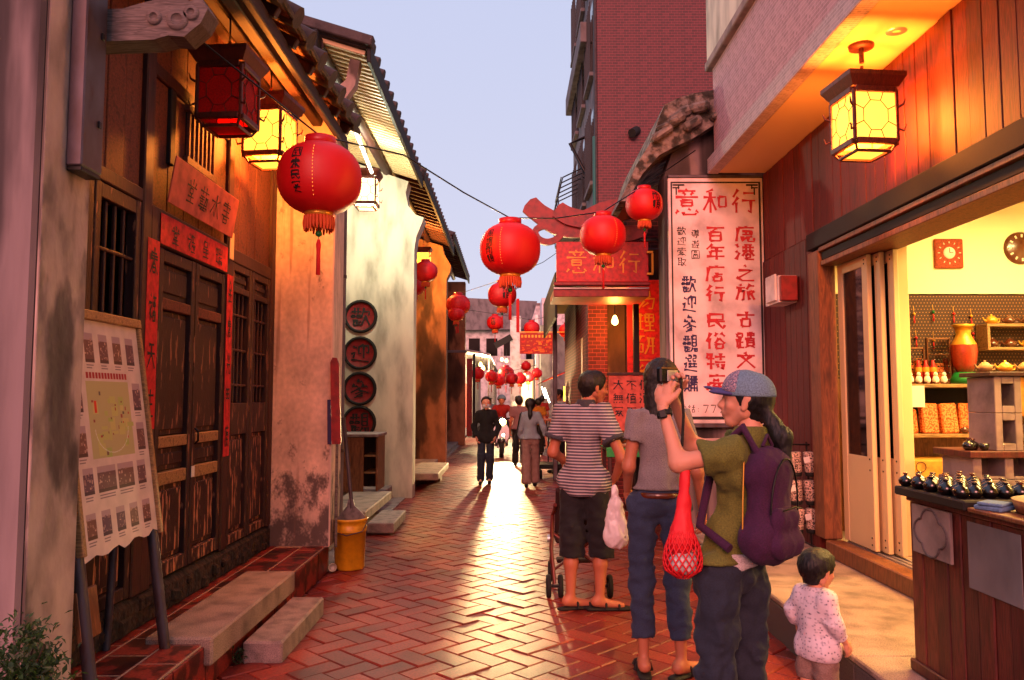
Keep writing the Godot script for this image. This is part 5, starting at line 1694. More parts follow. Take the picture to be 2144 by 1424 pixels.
	add_lathe(cst, [Vector2(0, 0), Vector2(.024, 0), Vector2(.033, .075), Vector2(.035, .078), Vector2(.022, .004)], 12, Transform3D(Basis(Vector3(1, .3, 0).normalized(), 1.4), V(-1.53, .036, 6.98)))
	done(cst, "cup", mats.plain_white, cup)

	build_scooter()
	build_stroller()
	# flat trolley
	var t = thing("hand_trolley", "black flat hand trolley with upright handle beside the walkers", "trolley", V(.72, 0, 15.0))
	BX(t, "deck", mats.rubber, .52, .95, .19, .27, 14.7, 15.4, .01)
	tube(t, "handle", mats.black_metal, [V(.56, .27, 15.35), V(.56, .92, 15.42), V(.90, .92, 15.42), V(.90, .27, 15.35)], .016, 6)
	tube(t, "handle_brace", mats.black_metal, [V(.73, .27, 15.35), V(.73, .92, 15.42)], .012, 6)
	for q in [[.57, 14.8], [.90, 14.8], [.57, 15.3], [.90, 15.3]]:
		wheel(t, V(q[0], .085, q[1]), .085, .04, Basis(Vector3(0, 0, 1), PI / 2), mats.steel_clean)
	# low concrete stool by the kerb
	var c = thing("concrete_stool", "low concrete block stool on the paving by the kerb", "stool", V(1.5, 0, 6.6))
	BX(c, "seat", mats.concrete, 1.36, 1.62, .19, .27, 6.45, 6.75, .01)
	BX(c, "leg", mats.concrete, 1.38, 1.44, -.005, .19, 6.48, 6.72, .006)
	BX(c, "leg", mats.concrete, 1.54, 1.60, -.005, .19, 6.48, 6.72, .006)
	# wire rack of patterned pouches
	noise_tex("leopard", .05, [[0.0, Color(.10, .07, .06)], [.30, Color(.10, .07, .06)], [.36, Color(.84, .74, .68)], [1.0, Color(.86, .76, .70)]], 33, 1, FastNoiseLite.TYPE_CELLULAR)
	mat("leopard_cloth", Color(.95, .9, .88), .85, "leopard", Vector3(2.6, 2.6, 2.6), "", 0, {"world": false})
	var rk = thing("pouch_rack", "black wire rack standing by the shop boards holding patterned pouches", "rack", V(2.42, .25, 6.75))
	for x in [2.34, 2.54]:
		tube(rk, "upright", mats.black_metal, [V(x, .25, 6.80), V(x, 1.12, 6.86)], .009, 6)
		tube(rk, "foot", mats.black_metal, [V(x, .258, 6.60), V(x, .258, 6.95)], .009, 6)
	for y in [.44, .68, .92, 1.1]:
		tube(rk, "crossbar", mats.black_metal, [V(2.26, y, 6.80), V(2.56, y, 6.80)], .007, 6)
	for i in 3:
		for j in 2:
			var p = V(2.40 + j * .125, .40 + i * .235, 6.74)
			var q = thing("patterned_pouch", "black and white spotted cloth pouch hanging on the wire rack", "pouch", p, "spotted pouches on the wire rack")
			var st = ms()
			var tilt = Transform3D(Basis(Vector3(0, 0, 1), r.randf_range(-.1, .1)), p)
			add_lathe(st, [Vector2(0, .002), Vector2(.047, .002), Vector2(.05, .02), Vector2(.053, .1), Vector2(.056, .165), Vector2(.05, .172), Vector2(0, .172)], 16, tilt)
			done(st, "cloth", mats.leopard_cloth, q)
			st = ms()
			add_lathe(st, [Vector2(0, -.03), Vector2(.044, -.03), Vector2(.05, .0), Vector2(.048, .003), Vector2(0, .003)], 16, tilt)
			done(st, "dark_cuff", mats.rubber, q)
			if (i + j) % 2 == 1:
				B(q, "price_tag", mats.plain_white, p + Vector3(-.05, .11, .055), Vector3(.05, .05, .002), Vector3(0, 0, 12), 0)

func build_scooter() -> void:
	var o = V(-.22, 0, 20.6)
	var s = thing("motor_scooter", "motor scooter with headlight on riding up the street", "scooter", o)
	mat("scooter_paint", Color(.16, .14, .16), .25, "", Vector3.ONE, "", 0, {"coat": .8})
	var side = Basis(Vector3(0, 0, 1), PI / 2)
	wheel(s, o + Vector3(0, .22, .58), .22, .1, side, mats.steel_clean)
	wheel(s, o + Vector3(0, .22, -.66), .22, .12, side, mats.steel_clean)
	tube(s, "fork", mats.steel_clean, [o + Vector3(-.08, .24, .58), o + Vector3(-.07, .62, .46)], .022, 6)
	tube(s, "fork", mats.steel_clean, [o + Vector3(.08, .24, .58), o + Vector3(.07, .62, .46)], .022, 6)
	lathe(s, "front_fender", mats.scooter_paint, [Vector2(.02, .47), Vector2(.10, .44), Vector2(.11, .38), Vector2(.10, .34)], 14, o + Vector3(0, .02, .56), 1.8)
	prism(s, "leg_shield", mats.scooter_paint, PackedVector2Array([Vector2(-.10, .34), Vector2(.10, .34), Vector2(.20, .52), Vector2(.19, .72), Vector2(.12, .84), Vector2(-.12, .84), Vector2(-.19, .72), Vector2(-.20, .52)]), .08, Transform3D(Basis(Vector3(1, 0, 0), -.22), o + Vector3(0, 0, .50)))
	B(s, "floor_board", mats.scooter_paint, o + Vector3(0, .30, .08), Vector3(.34, .08, .7), Vector3.ZERO, .02)
	var st = ms()
	add_lathe(st, [Vector2(0, -.36), Vector2(.14, -.34), Vector2(.2, -.1), Vector2(.19, .2), Vector2(.1, .38), Vector2(0, .4)], 14, Transform3D(Basis(Vector3(1, 0, 0), PI / 2), o + Vector3(0, .52, -.45)))
	done(s_done(st), "body", mats.scooter_paint, s)
	B(s, "seat", mats.rubber, o + Vector3(0, .76, -.4), Vector3(.28, .1, .66), Vector3.ZERO, .04)
	tube(s, "handlebar", mats.black_metal, [o + Vector3(-.33, .98, .26), o + Vector3(-.12, .96, .34), o + Vector3(.12, .96, .34), o + Vector3(.33, .98, .26)], .02, 6)
	lathe(s, "head_cowl", mats.scooter_paint, [Vector2(0, .78), Vector2(.12, .80), Vector2(.15, .88), Vector2(.13, .97), Vector2(0, 1.02)], 14, o + Vector3(0, 0, .36), .7)
	st = ms()
	add_lathe(st, [Vector2(0, .02), Vector2(.06, .012), Vector2(.085, 0)], 16, Transform3D(Basis(Vector3(1, 0, 0), PI / 2), o + Vector3(.03, .885, .475)))
	mat("headlamp_lit", Color(1, 1, 1), .3, "", Vector3.ONE, "", 0, {"glow": Color(1, .86, .5), "energy": 40.0})
	done(st, "headlight", mats.headlamp_lit, s)
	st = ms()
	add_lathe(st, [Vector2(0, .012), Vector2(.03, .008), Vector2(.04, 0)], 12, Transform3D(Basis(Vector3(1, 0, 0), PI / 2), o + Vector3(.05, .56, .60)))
	done(st, "glowing_reflector", mats.tube_lit, s)  # no lamp: the light it returns is put into a glowing material
	for q in [-1, 1]:
		tube(s, "mirror_stem", mats.black_metal, [o + Vector3(q * .25, .98, .3), o + Vector3(q * .3, 1.16, .28)], .008, 5)
		st = ms()
		add_lathe(st, [Vector2(0, .012), Vector2(.05, .008), Vector2(.055, -.008), Vector2(0, -.012)], 12, Transform3D(Basis(Vector3(1, 0, 0), PI / 2), o + Vector3(q * .31, 1.2, .28)))
		done(st, "mirror", mats.steel_clean, s)
	var l = SpotLight3D.new()
	l.name = "headlight_beam"
	l.light_color = Color(1.0, .84, .58)
	l.light_energy = 60.0
	l.spot_angle = 30
	l.spot_angle_attenuation = .9
	l.spot_range = 60
	l.light_size = .09
	l.shadow_enabled = true
	add_child(l, true)
	l.position = o + Vector3(.03, .885, .52)
	l.look_at(l.position + Vector3(.02, -.10, 1.0), Vector3.UP)

func s_done(st: SurfaceTool) -> SurfaceTool:
	return st

func build_stroller() -> void:
	var s = thing("baby_stroller", "folding baby stroller with brown tubes and double wheels before the man", "stroller", V(.55, 0, 6.2))
	mat("stroller_tube", Color(.36, .13, .10), .3, "", Vector3.ONE, "", 0, {"metal": .3})
	mat("stroller_cloth", Color(.20, .08, .09), .9, "grain", Vector3(3, 3, 3))
	var side = Basis(Vector3(0, 0, 1), PI / 2)
	for q in [[.29, 6.1], [.38, 6.1], [.66, 6.1], [.75, 6.1], [.33, 6.62], [.72, 6.62]]:
		wheel(s, V(q[0], .085, q[1]), .085, .035, side, mats.steel_clean)
	for x in [.335, .705]:
		tube(s, "axle", mats.black_metal, [V(x - .045, .085, 6.1), V(x + .045, .085, 6.1)], .012, 6)
		tube(s, "front_tube", mats.stroller_tube, [V(x, .10, 6.1), V(x - .02, .35, 6.18), V(x, .58, 6.34)], .016, 7)
		tube(s, "handle_tube", mats.stroller_tube, [V(x, .10, 6.62), V(x, .58, 6.34), V(x + .01, .64, 6.22), V(x + .01, .68, 6.16)], .015, 7)
		tube(s, "hub_knob", mats.steel_clean, [V(x - .03, .42, 6.2), V(x - .05, .42, 6.2)], .03, 10)
	tube(s, "cross_tube", mats.stroller_tube, [V(.335, .2, 6.14), V(.705, .45, 6.25)], .012, 6)
	tube(s, "cross_tube", mats.stroller_tube, [V(.705, .2, 6.14), V(.335, .45, 6.25)], .012, 6)
	var st = ms()
	add_box(st, V(.52, .40, 6.40), Vector3(.34, .05, .34), .02)
	done(st, "seat", mats.stroller_cloth, s)
	st = ms()
	add_box(st, V(.52, .62, 6.27), Vector3(.34, .42, .05), .02, Basis(Vector3(1, 0, 0), .5))
	done(st, "backrest", mats.stroller_cloth, s)
	BX(s, "footrest", mats.stroller_cloth, .38, .66, .16, .19, 6.56, 6.68, .008)

# ---------------------------------------------------------------- goods in and before the shop
func pot(parent: Node, at: Vector3, s: float, m: Material, lid: Material) -> void:
	lathe(parent, "body", m, [Vector2(0, 0), Vector2(.022 * s, 0), Vector2(.037 * s, .016 * s), Vector2(.04 * s, .034 * s), Vector2(.03 * s, .052 * s), Vector2(.013 * s, .06 * s), Vector2(.01 * s, .066 * s)], 12, at)
	lathe(parent, "neck", lid, [Vector2(.009 * s, .064 * s), Vector2(.009 * s, .07 * s), Vector2(.016 * s, .075 * s), Vector2(.014 * s, .079 * s), Vector2(0, .079 * s)], 10, at)

func teapot(parent: Node, at: Vector3, s: float, m: Material) -> void:
	lathe(parent, "body", m, [Vector2(0, 0), Vector2(.03 * s, 0), Vector2(.05 * s, .02 * s), Vector2(.052 * s, .04 * s), Vector2(.035 * s, .062 * s), Vector2(.03 * s, .064 * s)], 14, at)
	lathe(parent, "lid", m, [Vector2(.031 * s, .064 * s), Vector2(.02 * s, .074 * s), Vector2(.006 * s, .077 * s), Vector2(.009 * s, .088 * s), Vector2(0, .092 * s)], 12, at)
	tube(parent, "spout", m, [at + Vector3(-.045, .025, 0) * s, at + Vector3(-.068, .04, 0) * s, at + Vector3(-.078, .062, 0) * s], [.011 * s, .008 * s, .006 * s], 6)
	tube(parent, "handle", m, [at + Vector3(.045, .05, 0) * s, at + Vector3(.075, .05, 0) * s, at + Vector3(.072, .022, 0) * s, at + Vector3(.046, .015, 0) * s], .006 * s, 6)

func build_shop_goods() -> void:
	var r = RandomNumberGenerator.new()
	r.seed = 88
	# cart at the edge of the platform
	var c = thing("wooden_cart", "dark red plank display cart on the granite platform", "cart", V(2.15, .25, 3.0))
	var n = 15
	for k in n:
		var d0 = 2.18 + k * .1045
		BX(c, "plank", mats["cart%d" % (r.randi() % 3)], 1.858 + r.randf() * .006, 1.885, .30, 1.02, d0 + .002, d0 + .1025, .004)
		BX(c, "plank_end", mats["cart%d" % (r.randi() % 3)], 1.89 + k * .042, 1.93 + k * .042, .30, 1.02, 3.73, 3.75, .004)
	BX(c, "plinth", mats.cart1, 1.845, 2.54, .252, .305, 2.17, 3.765, .006)
	BX(c, "core", mats.dark_room, 1.89, 2.5, .31, 1.0, 2.2, 3.725, 0)
	BX(c, "upper_top", mats.black_wood_and_shade, 1.815, 2.56, 1.045, 1.085, 3.22, 3.80, .006)
	BX(c, "apron", mats.cart2, 1.85, 2.54, 1.021, 1.044, 2.2, 3.76, .004)
	BX(c, "lower_top", mats.wood_warm, 1.825, 2.56, 1.0445, 1.062, 2.15, 3.218, .004)
	var tl = thing("relief_tile", "grey carved stone tile with four lobed outline fixed to the cart", "tile", V(1.85, .8, 3.53))
	BX(tl, "tile", mats.concrete, 1.842, 1.857, .80, 1.015, 3.38, 3.695, .003)
	var pts = []
	for i in 41:
		var a = TAU * i / 40.0
		var q = .078 + .026 * absf(cos(a * 2.0))
		pts.append(V(1.842, .905 + sin(a) * q, 3.5375 + cos(a) * q * 1.3))
	var st = ms()
	add_tube(st, pts, .006, 6, false)
	done(st, "lobed_outline", mats.kerb, tl)
	var pp = thing("grey_notice", "blank grey paper notice stuck on the cart planks", "notice", V(1.85, .8, 3.1))
	BX(pp, "paper", mats.plaster_gray, 1.853, 1.856, .735, 1.0, 2.93, 3.27, .0008)
	# little dark bottles in rows
	for i in 5:
		for k in 9:
			var at = V(1.852 + i * .062 + (.03 if k % 2 else 0.0) + r.randf() * .006, 1.0855, 3.755 - k * .056 + r.randf() * .008)
			var o = thing("dark_bottle", "small round black glazed bottle standing among others on the cart", "bottle", at, "small black bottles on the cart")
			pot(o, at, .78 + r.randf() * .1, mats.pot_glaze, mats.pot_glaze if r.randf() < .6 else mats.pot_brown)
	var tr = thing("bamboo_tray", "round shallow wooden tray on the lower cart top", "tray", V(2.07, 1.063, 3.0))
	lathe(tr, "tray", mats.wood_warm, [Vector2(0, .012), Vector2(.17, .012), Vector2(.19, .05), Vector2(.2, .052), Vector2(.185, .004), Vector2(0, .002)], 30, V(2.09, 1.063, 2.98))
	var cl = thing("blue_cloth", "folded pale blue cloth beside the round tray", "cloth", V(1.9, 1.063, 3.13))
	mat("blue_cotton", Color(.42, .55, .70), .9, "grain", Vector3(4, 4, 4))
	B(cl, "fold", mats.blue_cotton, V(1.885, 1.074, 3.13), Vector3(.09, .02, .12), Vector3(0, 20, 6), .006)
	B(cl, "fold", mats.blue_cotton, V(1.88, 1.089, 3.12), Vector3(.075, .012, .10), Vector3(0, 28, 4), .005)

	# shelves on the far wall of the room
	var sh = thing("wall_shelves", "pale wooden shelves along the far wall of the shop room", "shelves", V(3.9, .36, 6.75))
	for y in [1.61, 1.20]:
		BX(sh, "shelf_board", mats.wood_light, 3.02, 4.35, y - .03, y, 6.55, 6.89, .004)
	BX(sh, "upright", mats.wood_light, 2.99, 3.018, .36, 1.66, 6.56, 6.89, .003)
	BX(sh, "upright", mats.wood_light, 4.352, 4.38, .36, 1.66, 6.56, 6.89, .003)
	BX(sh, "back_cloth", mats.black_wood_and_shade, 3.03, 4.34, 1.36, 1.575, 6.86, 6.895, .002)
	var v = thing("flower_vase", "tall red and gold painted vase on the upper shelf", "vase", V(3.82, 1.61, 6.68))
	mat("vase_red", Color(.66, .20, .10), .3, "blotch", Vector3(9, 9, 9), "", 0, {"coat": .5})
	lathe(v, "body", mats.vase_red, [Vector2(0, .1), Vector2(.06, .1), Vector2(.09, .17), Vector2(.105, .27), Vector2(.10, .33)], 20, V(3.82, 1.61, 6.68))
	lathe(v, "neck", mats.gold, [Vector2(.10, .33), Vector2(.07, .385), Vector2(.055, .42), Vector2(.065, .47), Vector2(.09, .5), Vector2(.085, .502), Vector2(.05, .43)], 20, V(3.82, 1.61, 6.68))
	lathe(v, "stand", mats.jade, [Vector2(0, 0), Vector2(.11, 0), Vector2(.12, .04), Vector2(.08, .1), Vector2(0, .1)], 18, V(3.82, 1.61, 6.68))
	v = thing("blue_white_vase", "white vase with blue pattern standing by the door post", "vase", V(3.20, 1.61, 6.68))
	mat("porcelain", Color(.85, .84, .82), .25, "leopard", Vector3(3, 3, 3), "", 0, {"coat": .6, "world": false})
	lathe(v, "body", mats.porcelain, [Vector2(0, 0), Vector2(.05, 0), Vector2(.085, .12), Vector2(.08, .22), Vector2(.045, .28), Vector2(.05, .31), Vector2(.055, .315)], 18, V(3.20, 1.61, 6.68))
	for e in [[3.30, 3.5, "bead rack of dark beads in a red frame", 0], [3.52, 3.72, "larger bead rack with an orange frame beside the vase", 1]]:
		var a = thing("bead_rack", e[2], "abacus", V(e[0], 1.61, 6.7), "bead racks on the upper shelf")
		var x0: float = e[0]
		var x1: float = e[1]
		var top = 1.92 + e[3] * .08
		for q in [[x0, x0 + .012, 1.61, top], [x1 - .012, x1, 1.61, top]]:
			BX(a, "frame_side", mats.pot_brown, q[0], q[1], q[2], q[3], 6.70, 6.73, .002)
		for y in [1.62, lerp(1.62, top, .62), top - .012]:
			BX(a, "frame_bar", mats.wood_warm, x0 + .013, x1 - .013, y, y + .014, 6.70, 6.73, .002)
		for i in 6:
			for j in 6:
				lathe(a, "bead", mats.pot_glaze, [Vector2(0, -.008), Vector2(.012, 0), Vector2(0, .008)], 6, V(lerp(x0 + .03, x1 - .03, i / 5.0), 1.65 + j * (top - 1.66) / 6.2, 6.69))
	for i in 5:
		var p = V(3.32 + i * .07, 1.611, 6.60)
		var f = thing("white_figurine", "small white seated figurine at the front edge of the upper shelf", "figurine", p, "row of white figurines")
		lathe(f, "base", mats.pot_brown, [Vector2(0, 0), Vector2(.026, 0), Vector2(.024, .018), Vector2(0, .018)], 10, p)
		lathe(f, "robe", mats.plain_white, [Vector2(.024, .018), Vector2(.028, .035), Vector2(.018, .062), Vector2(.012, .066)], 10, p)
		lathe(f, "head", mats.plain_white, [Vector2(0, .06), Vector2(.016, .07), Vector2(.018, .082), Vector2(.01, .096), Vector2(0, .1)], 10, p)
	for i in 3:
		var p = V(3.42 + i * .062, 1.611, 6.66)
		var f = thing("red_bottle", "slim red bottle with gold collar behind the white figurines", "bottle", p, "red bottles on the upper shelf")
		lathe(f, "body", mats.sign_red, [Vector2(0, 0), Vector2(.026, 0), Vector2(.027, .14), Vector2(.012, .17), Vector2(.011, .2), Vector2(0, .2)], 12, p)
		lathe(f, "collar", mats.gold, [Vector2(.028, .10), Vector2(.029, .12), Vector2(.028, .14)], 12, p)
	noise_tex("wrap", .02, [[0.0, Color(.55, .16, .06)], [.45, Color(.78, .34, .12)], [.55, Color(.92, .62, .35)], [1.0, Color(.75, .25, .12)]], 91, 4)
	mat("wrapped", Color(1, .95, .9), .2, "wrap", Vector3(4, 4, 4), "wrap", .6, {"coat": .7})
	for i in 7:
		var x = [3.07, 3.17, 3.27, 3.42, 3.58, 3.74, 3.90][i]
		var o = thing("wrapped_packet", "orange packet in shiny film standing on the lower shelf", "packet", V(x + .06, 1.2, 6.65), "film wrapped packets on the lower shelf")
		B(o, "packet", mats.wrapped, V(x + .06, 1.2 + (.10 if i < 3 else .125), 6.64), Vector3(.09 if i < 3 else .145, .20 if i < 3 else .25, .06), Vector3(-6, r.randf_range(-8, 8), r.randf_range(-3, 3)), .01)
	for e in [[3.26, 3.40, 1.42, 1.595, "cream price sheet hanging from the upper shelf"], [3.84, 4.0, 1.47, 1.60, "bright white price sheet hanging near the block stand"]]:
		var o = thing("price_sheet", e[4], "price sheet", V(e[0], e[2], 6.54))
		BX(o, "sheet", mats.plain_white, e[0], e[1], e[2], e[3], 6.535, 6.538, .0005)
	mat("carton_yellow", Color(.85, .60, .22), .7, "blotch", Vector3(2, 2, 2))
	for e in [[.36, .70, "yellow cardboard carton on the shop floor under the shelves"], [.705, 1.0, "yellow cardboard carton stacked on another under the shelves"]]:
		var o = thing("yellow_carton", e[2], "carton", V(3.45, e[0], 6.6))
		BX(o, "box", mats.carton_yellow, 3.06, 3.72, e[0], e[1] - .003, 6.40, 6.85, .006)
		for i in 2:
			var ring = []
			for k in 13:
				ring.append(V(3.16 + i * .12 + cos(TAU * k / 12.0) * .04, e[0] + .24 + sin(TAU * k / 12.0) * .04, 6.398))
			var rs = ms()
			add_tube(rs, ring, .003, 4, false)
			done(rs, "printed_ring", mats.wood_dark, o)
	mat("clay", Color(.66, .24, .10), .7, "grain", Vector3(3, 3, 3), "fine_bump", .3)
	# more stock: boxed sets behind the figurines, charms on the pegboard, tins on the lower shelf
	for i in 9:
		var x = 3.08 + i * .085
		var o = thing("gift_box", "small boxed set standing at the back of the upper shelf", "box", V(x, 1.61, 6.82), "boxed sets on the upper shelf")
		B(o, "box", mats[["wrapped", "clay", "carton_yellow", "vase_red"][r.randi() % 4]], V(x, 1.611 + .07 + (i % 3) * .02, 6.82), Vector3(.07, .14 + (i % 3) * .04, .06), Vector3(0, r.randf_range(-9, 9), 0), .004)
	for i in 10:
		var x = 3.35 + (i % 5) * .16 + r.randf() * .05
		var y = 2.32 - (i / 5) * .2 - r.randf() * .06
		var o = thing("hanging_charm", "little knotted charm with tassel hanging on the pegboard", "charm", V(x, y, 6.89), "charms on the pegboard")
		tube(o, "cord", mats.gold, [V(x, y, 6.885), V(x, y - .05, 6.88)], .002, 4)
		lathe(o, "knot", mats[["sign_red", "gold", "jade"][i % 3]], [Vector2(0, -.018), Vector2(.016, 0), Vector2(0, .018)], 6, V(x, y - .065, 6.878))
		lathe(o, "tassel", mats.tassel, [Vector2(0, -.06), Vector2(.008, -.06), Vector2(.004, 0), Vector2(0, 0)], 6, V(x, y - .085, 6.878))
	for i in 8:
		var at = V(3.76 + (i % 4) * .09, 1.2005, 6.62 + (i / 4) * .1)
		var o = thing("stoneware_jar", "squat brown stoneware jar at the end of the lower shelf", "jar", at, "stoneware jars on the lower shelf")
		pot(o, at, 1.0 + (i % 3) * .1, mats.pot_brown, mats.wood_light)
	for i in 6:
		var at = V(2.98 + i * .11, .9855 + .18, 5.03)
		var o = thing("tea_cup", "small glazed cup lined up on the plank of the block stand", "cup", at, "glazed cups on the block stand")
		lathe(o, "cup", mats[["pot_glaze", "porcelain", "pot_brown"][i % 3]], [Vector2(0, .001), Vector2(.016, .001), Vector2(.027, .02), Vector2(.03, .045), Vector2(.028, .045), Vector2(.024, .02), Vector2(0, .006)], 14, at)
	# clocks
	var ck = thing("square_clock", "square orange clay clock with white dial on the cream wall", "clock", V(3.82, 2.75, 6.87))
	BX(ck, "plate", mats.clay, 3.70, 3.95, 2.62, 2.88, 6.85, 6.879, .012)
	var dial = Transform3D(Basis(Vector3(1, 0, 0), PI / 2), V(3.825, 2.755, 6.849))
	st = ms()
	add_lathe(st, [Vector2(0, .004), Vector2(.05, .004), Vector2(.052, 0)], 20, dial)
	done(st, "dial", mats.plain_white, ck)
	for i in 12:
		var a = TAU * i / 12.0
		B(ck, "hour_mark", mats.plain_white, V(3.825 + sin(a) * .092, 2.755 + cos(a) * .092, 6.848), Vector3(.006, .016, .004), Vector3(0, 0, -rad_to_deg(a)), 0)
	B(ck, "hand", mats.black_metal, V(3.825, 2.775, 6.842), Vector3(.006, .04, .002), Vector3(0, 0, 0), 0)
	B(ck, "hand", mats.black_metal, V(3.84, 2.755, 6.842), Vector3(.03, .006, .002), Vector3(0, 0, 0), 0)
	ck = thing("round_clock", "round brown clay clock near the corner of the cream wall", "clock", V(4.45, 2.8, 6.87))
	dial = Transform3D(Basis(Vector3(1, 0, 0), PI / 2), V(4.46, 2.80, 6.878))
	st = ms()
	add_lathe(st, [Vector2(0, .03), Vector2(.12, .03), Vector2(.14, .02), Vector2(.145, 0)], 26, dial)
	done(st, "plate", mats.pot_brown, ck)
	for i in 12:
		var a = TAU * i / 12.0
		B(ck, "hour_mark", mats.plain_white, V(4.46 + sin(a) * .105, 2.80 + cos(a) * .105, 6.846), Vector3(.014, .026, .004), Vector3(0, 0, -rad_to_deg(a)), 0)
	# block stand with pots, nearer the door
	var bs = thing("block_stand", "display stand of hollow concrete blocks and planks inside the shop", "display stand", V(3.2, .36, 5.2))
	BX(bs, "base_board", mats.concrete, 2.88, 3.9, .94, .985, 5.0, 5.4, .005)
	BX(bs, "cabinet", mats.cart0, 2.95, 3.85, .36, .938, 5.05, 5.38, .006)
	for i in 5:
		var x0 = 2.90 + i * .2
		BX(bs, "block", mats.concrete, x0, x0 + .055, .986, 1.12, 5.02, 5.38, .004)
		BX(bs, "block", mats.concrete, x0 + .056, x0 + .198, .986, 1.005, 5.02, 5.38, .004)
		BX(bs, "block_back", mats.dark_room, x0 + .056, x0 + .198, 1.006, 1.12, 5.2, 5.38, .0)
	BX(bs, "plank", mats.cart1, 2.86, 3.9, 1.122, 1.165, 4.98, 5.42, .005)
	for e in [[1.166, 1.40], [1.402, 1.63]]:
		var y0: float = e[0]
		var y1: float = e[1]
		BX(bs, "block", mats.concrete, 3.04, 3.085, y0, y1, 5.0, 5.3, .004)
		BX(bs, "block", mats.concrete, 3.165, 3.21, y0, y1, 5.0, 5.3, .004)
		BX(bs, "block", mats.concrete, 3.086, 3.164, y1 - .045, y1, 5.0, 5.3, .004)
		BX(bs, "block", mats.concrete, 3.086, 3.164, y0, y0 + .045, 5.0, 5.3, .004)
		BX(bs, "block_back", mats.dark_room, 3.086, 3.164, y0 + .046, y1 - .046, 5.2, 5.3, .0)
	BX(bs, "shelf", mats.wood_dark, 3.0, 3.9, 1.632, 1.66, 4.98, 5.32, .004)
	BX(bs, "drawer_box", mats.carton_yellow, 3.215, 3.9, 1.38, 1.63, 5.02, 5.3, .006)
	var g = thing("globe_statuette", "pale round stone statuette on a dark foot between the blocks", "statuette", V(3.36, 1.17, 5.15))
	lathe(g, "foot", mats.pot_brown, [Vector2(0, 0), Vector2(.05, 0), Vector2(.02, .03), Vector2(.02, .045), Vector2(0, .045)], 14, V(3.33, 1.167, 5.12))
	lathe(g, "stone", mats.plaster_cream, [Vector2(0, .045), Vector2(.04, .055), Vector2(.05, .085), Vector2(.04, .11), Vector2(.044, .13), Vector2(.036, .16), Vector2(0, .175)], 14, V(3.33, 1.167, 5.12))
	for e in [[2.90, 1.166, 5.06, 1.0], [2.95, 1.166, 5.1, .9]]:
		var at = V(e[0], e[1], e[2])
		var o = thing("brown_jar", "small dark brown jar on the plank of the block stand", "jar", at, "brown jars on the block stand")
		pot(o, at, e[3], mats.pot_glaze, mats.pot_brown)
	for i in 5:
		var at = V(3.06 + i * .13, 1.661, 5.12)
		var o = thing("gold_teapot", "small yellowish teapot on the top of the block stand", "teapot", at, "teapots on the block stand")
		teapot(o, at, .85, mats.gold if i % 2 else mats.wood_light)
	# framed wall shelf above with teapots
	var fs = thing("framed_shelf", "small open frame shelf on the pegboard with teapots in and on it", "shelf", V(4.3, 1.9, 6.8))
	BX(fs, "board", mats.wood_light, 4.05, 4.75, 2.10, 2.125, 6.72, 6.895, .003)
	BX(fs, "board", mats.wood_light, 4.05, 4.75, 1.90, 1.925, 6.72, 6.895, .003)
	BX(fs, "side", mats.wood_light, 4.05, 4.075, 1.926, 2.099, 6.72, 6.895, .003)
	BX(fs, "side", mats.wood_light, 4.725, 4.75, 1.926, 2.099, 6.72, 6.895, .003)
	for i in 4:
		for j in 2:
			var at = V(4.13 + i * .15, [2.126, 1.926][j], 6.79)
			var o = thing("brown_teapot", ["brown teapot standing on top of the framed wall shelf", "brown teapot standing inside the framed wall shelf"][j], "teapot", at, ["teapots on the framed shelf", "teapots inside the framed shelf"][j])
			teapot(o, at, .95, mats.pot_brown if (i + j) % 3 else mats.gold)

# ---------------------------------------------------------------- figures: smooth joined tapered limbs, meshed as surface nets
func new_acc() -> Dictionary:
	return {"v": PackedVector3Array(), "n": PackedVector3Array(), "uv": PackedVector2Array(), "i": PackedInt32Array()}

func limb(a: Vector3, b: Vector3, ra: float, rb: float, n := Vector3.ZERO, f := 1.0, square := false) -> Array:
	return [a, b, ra, rb, n, f, square]

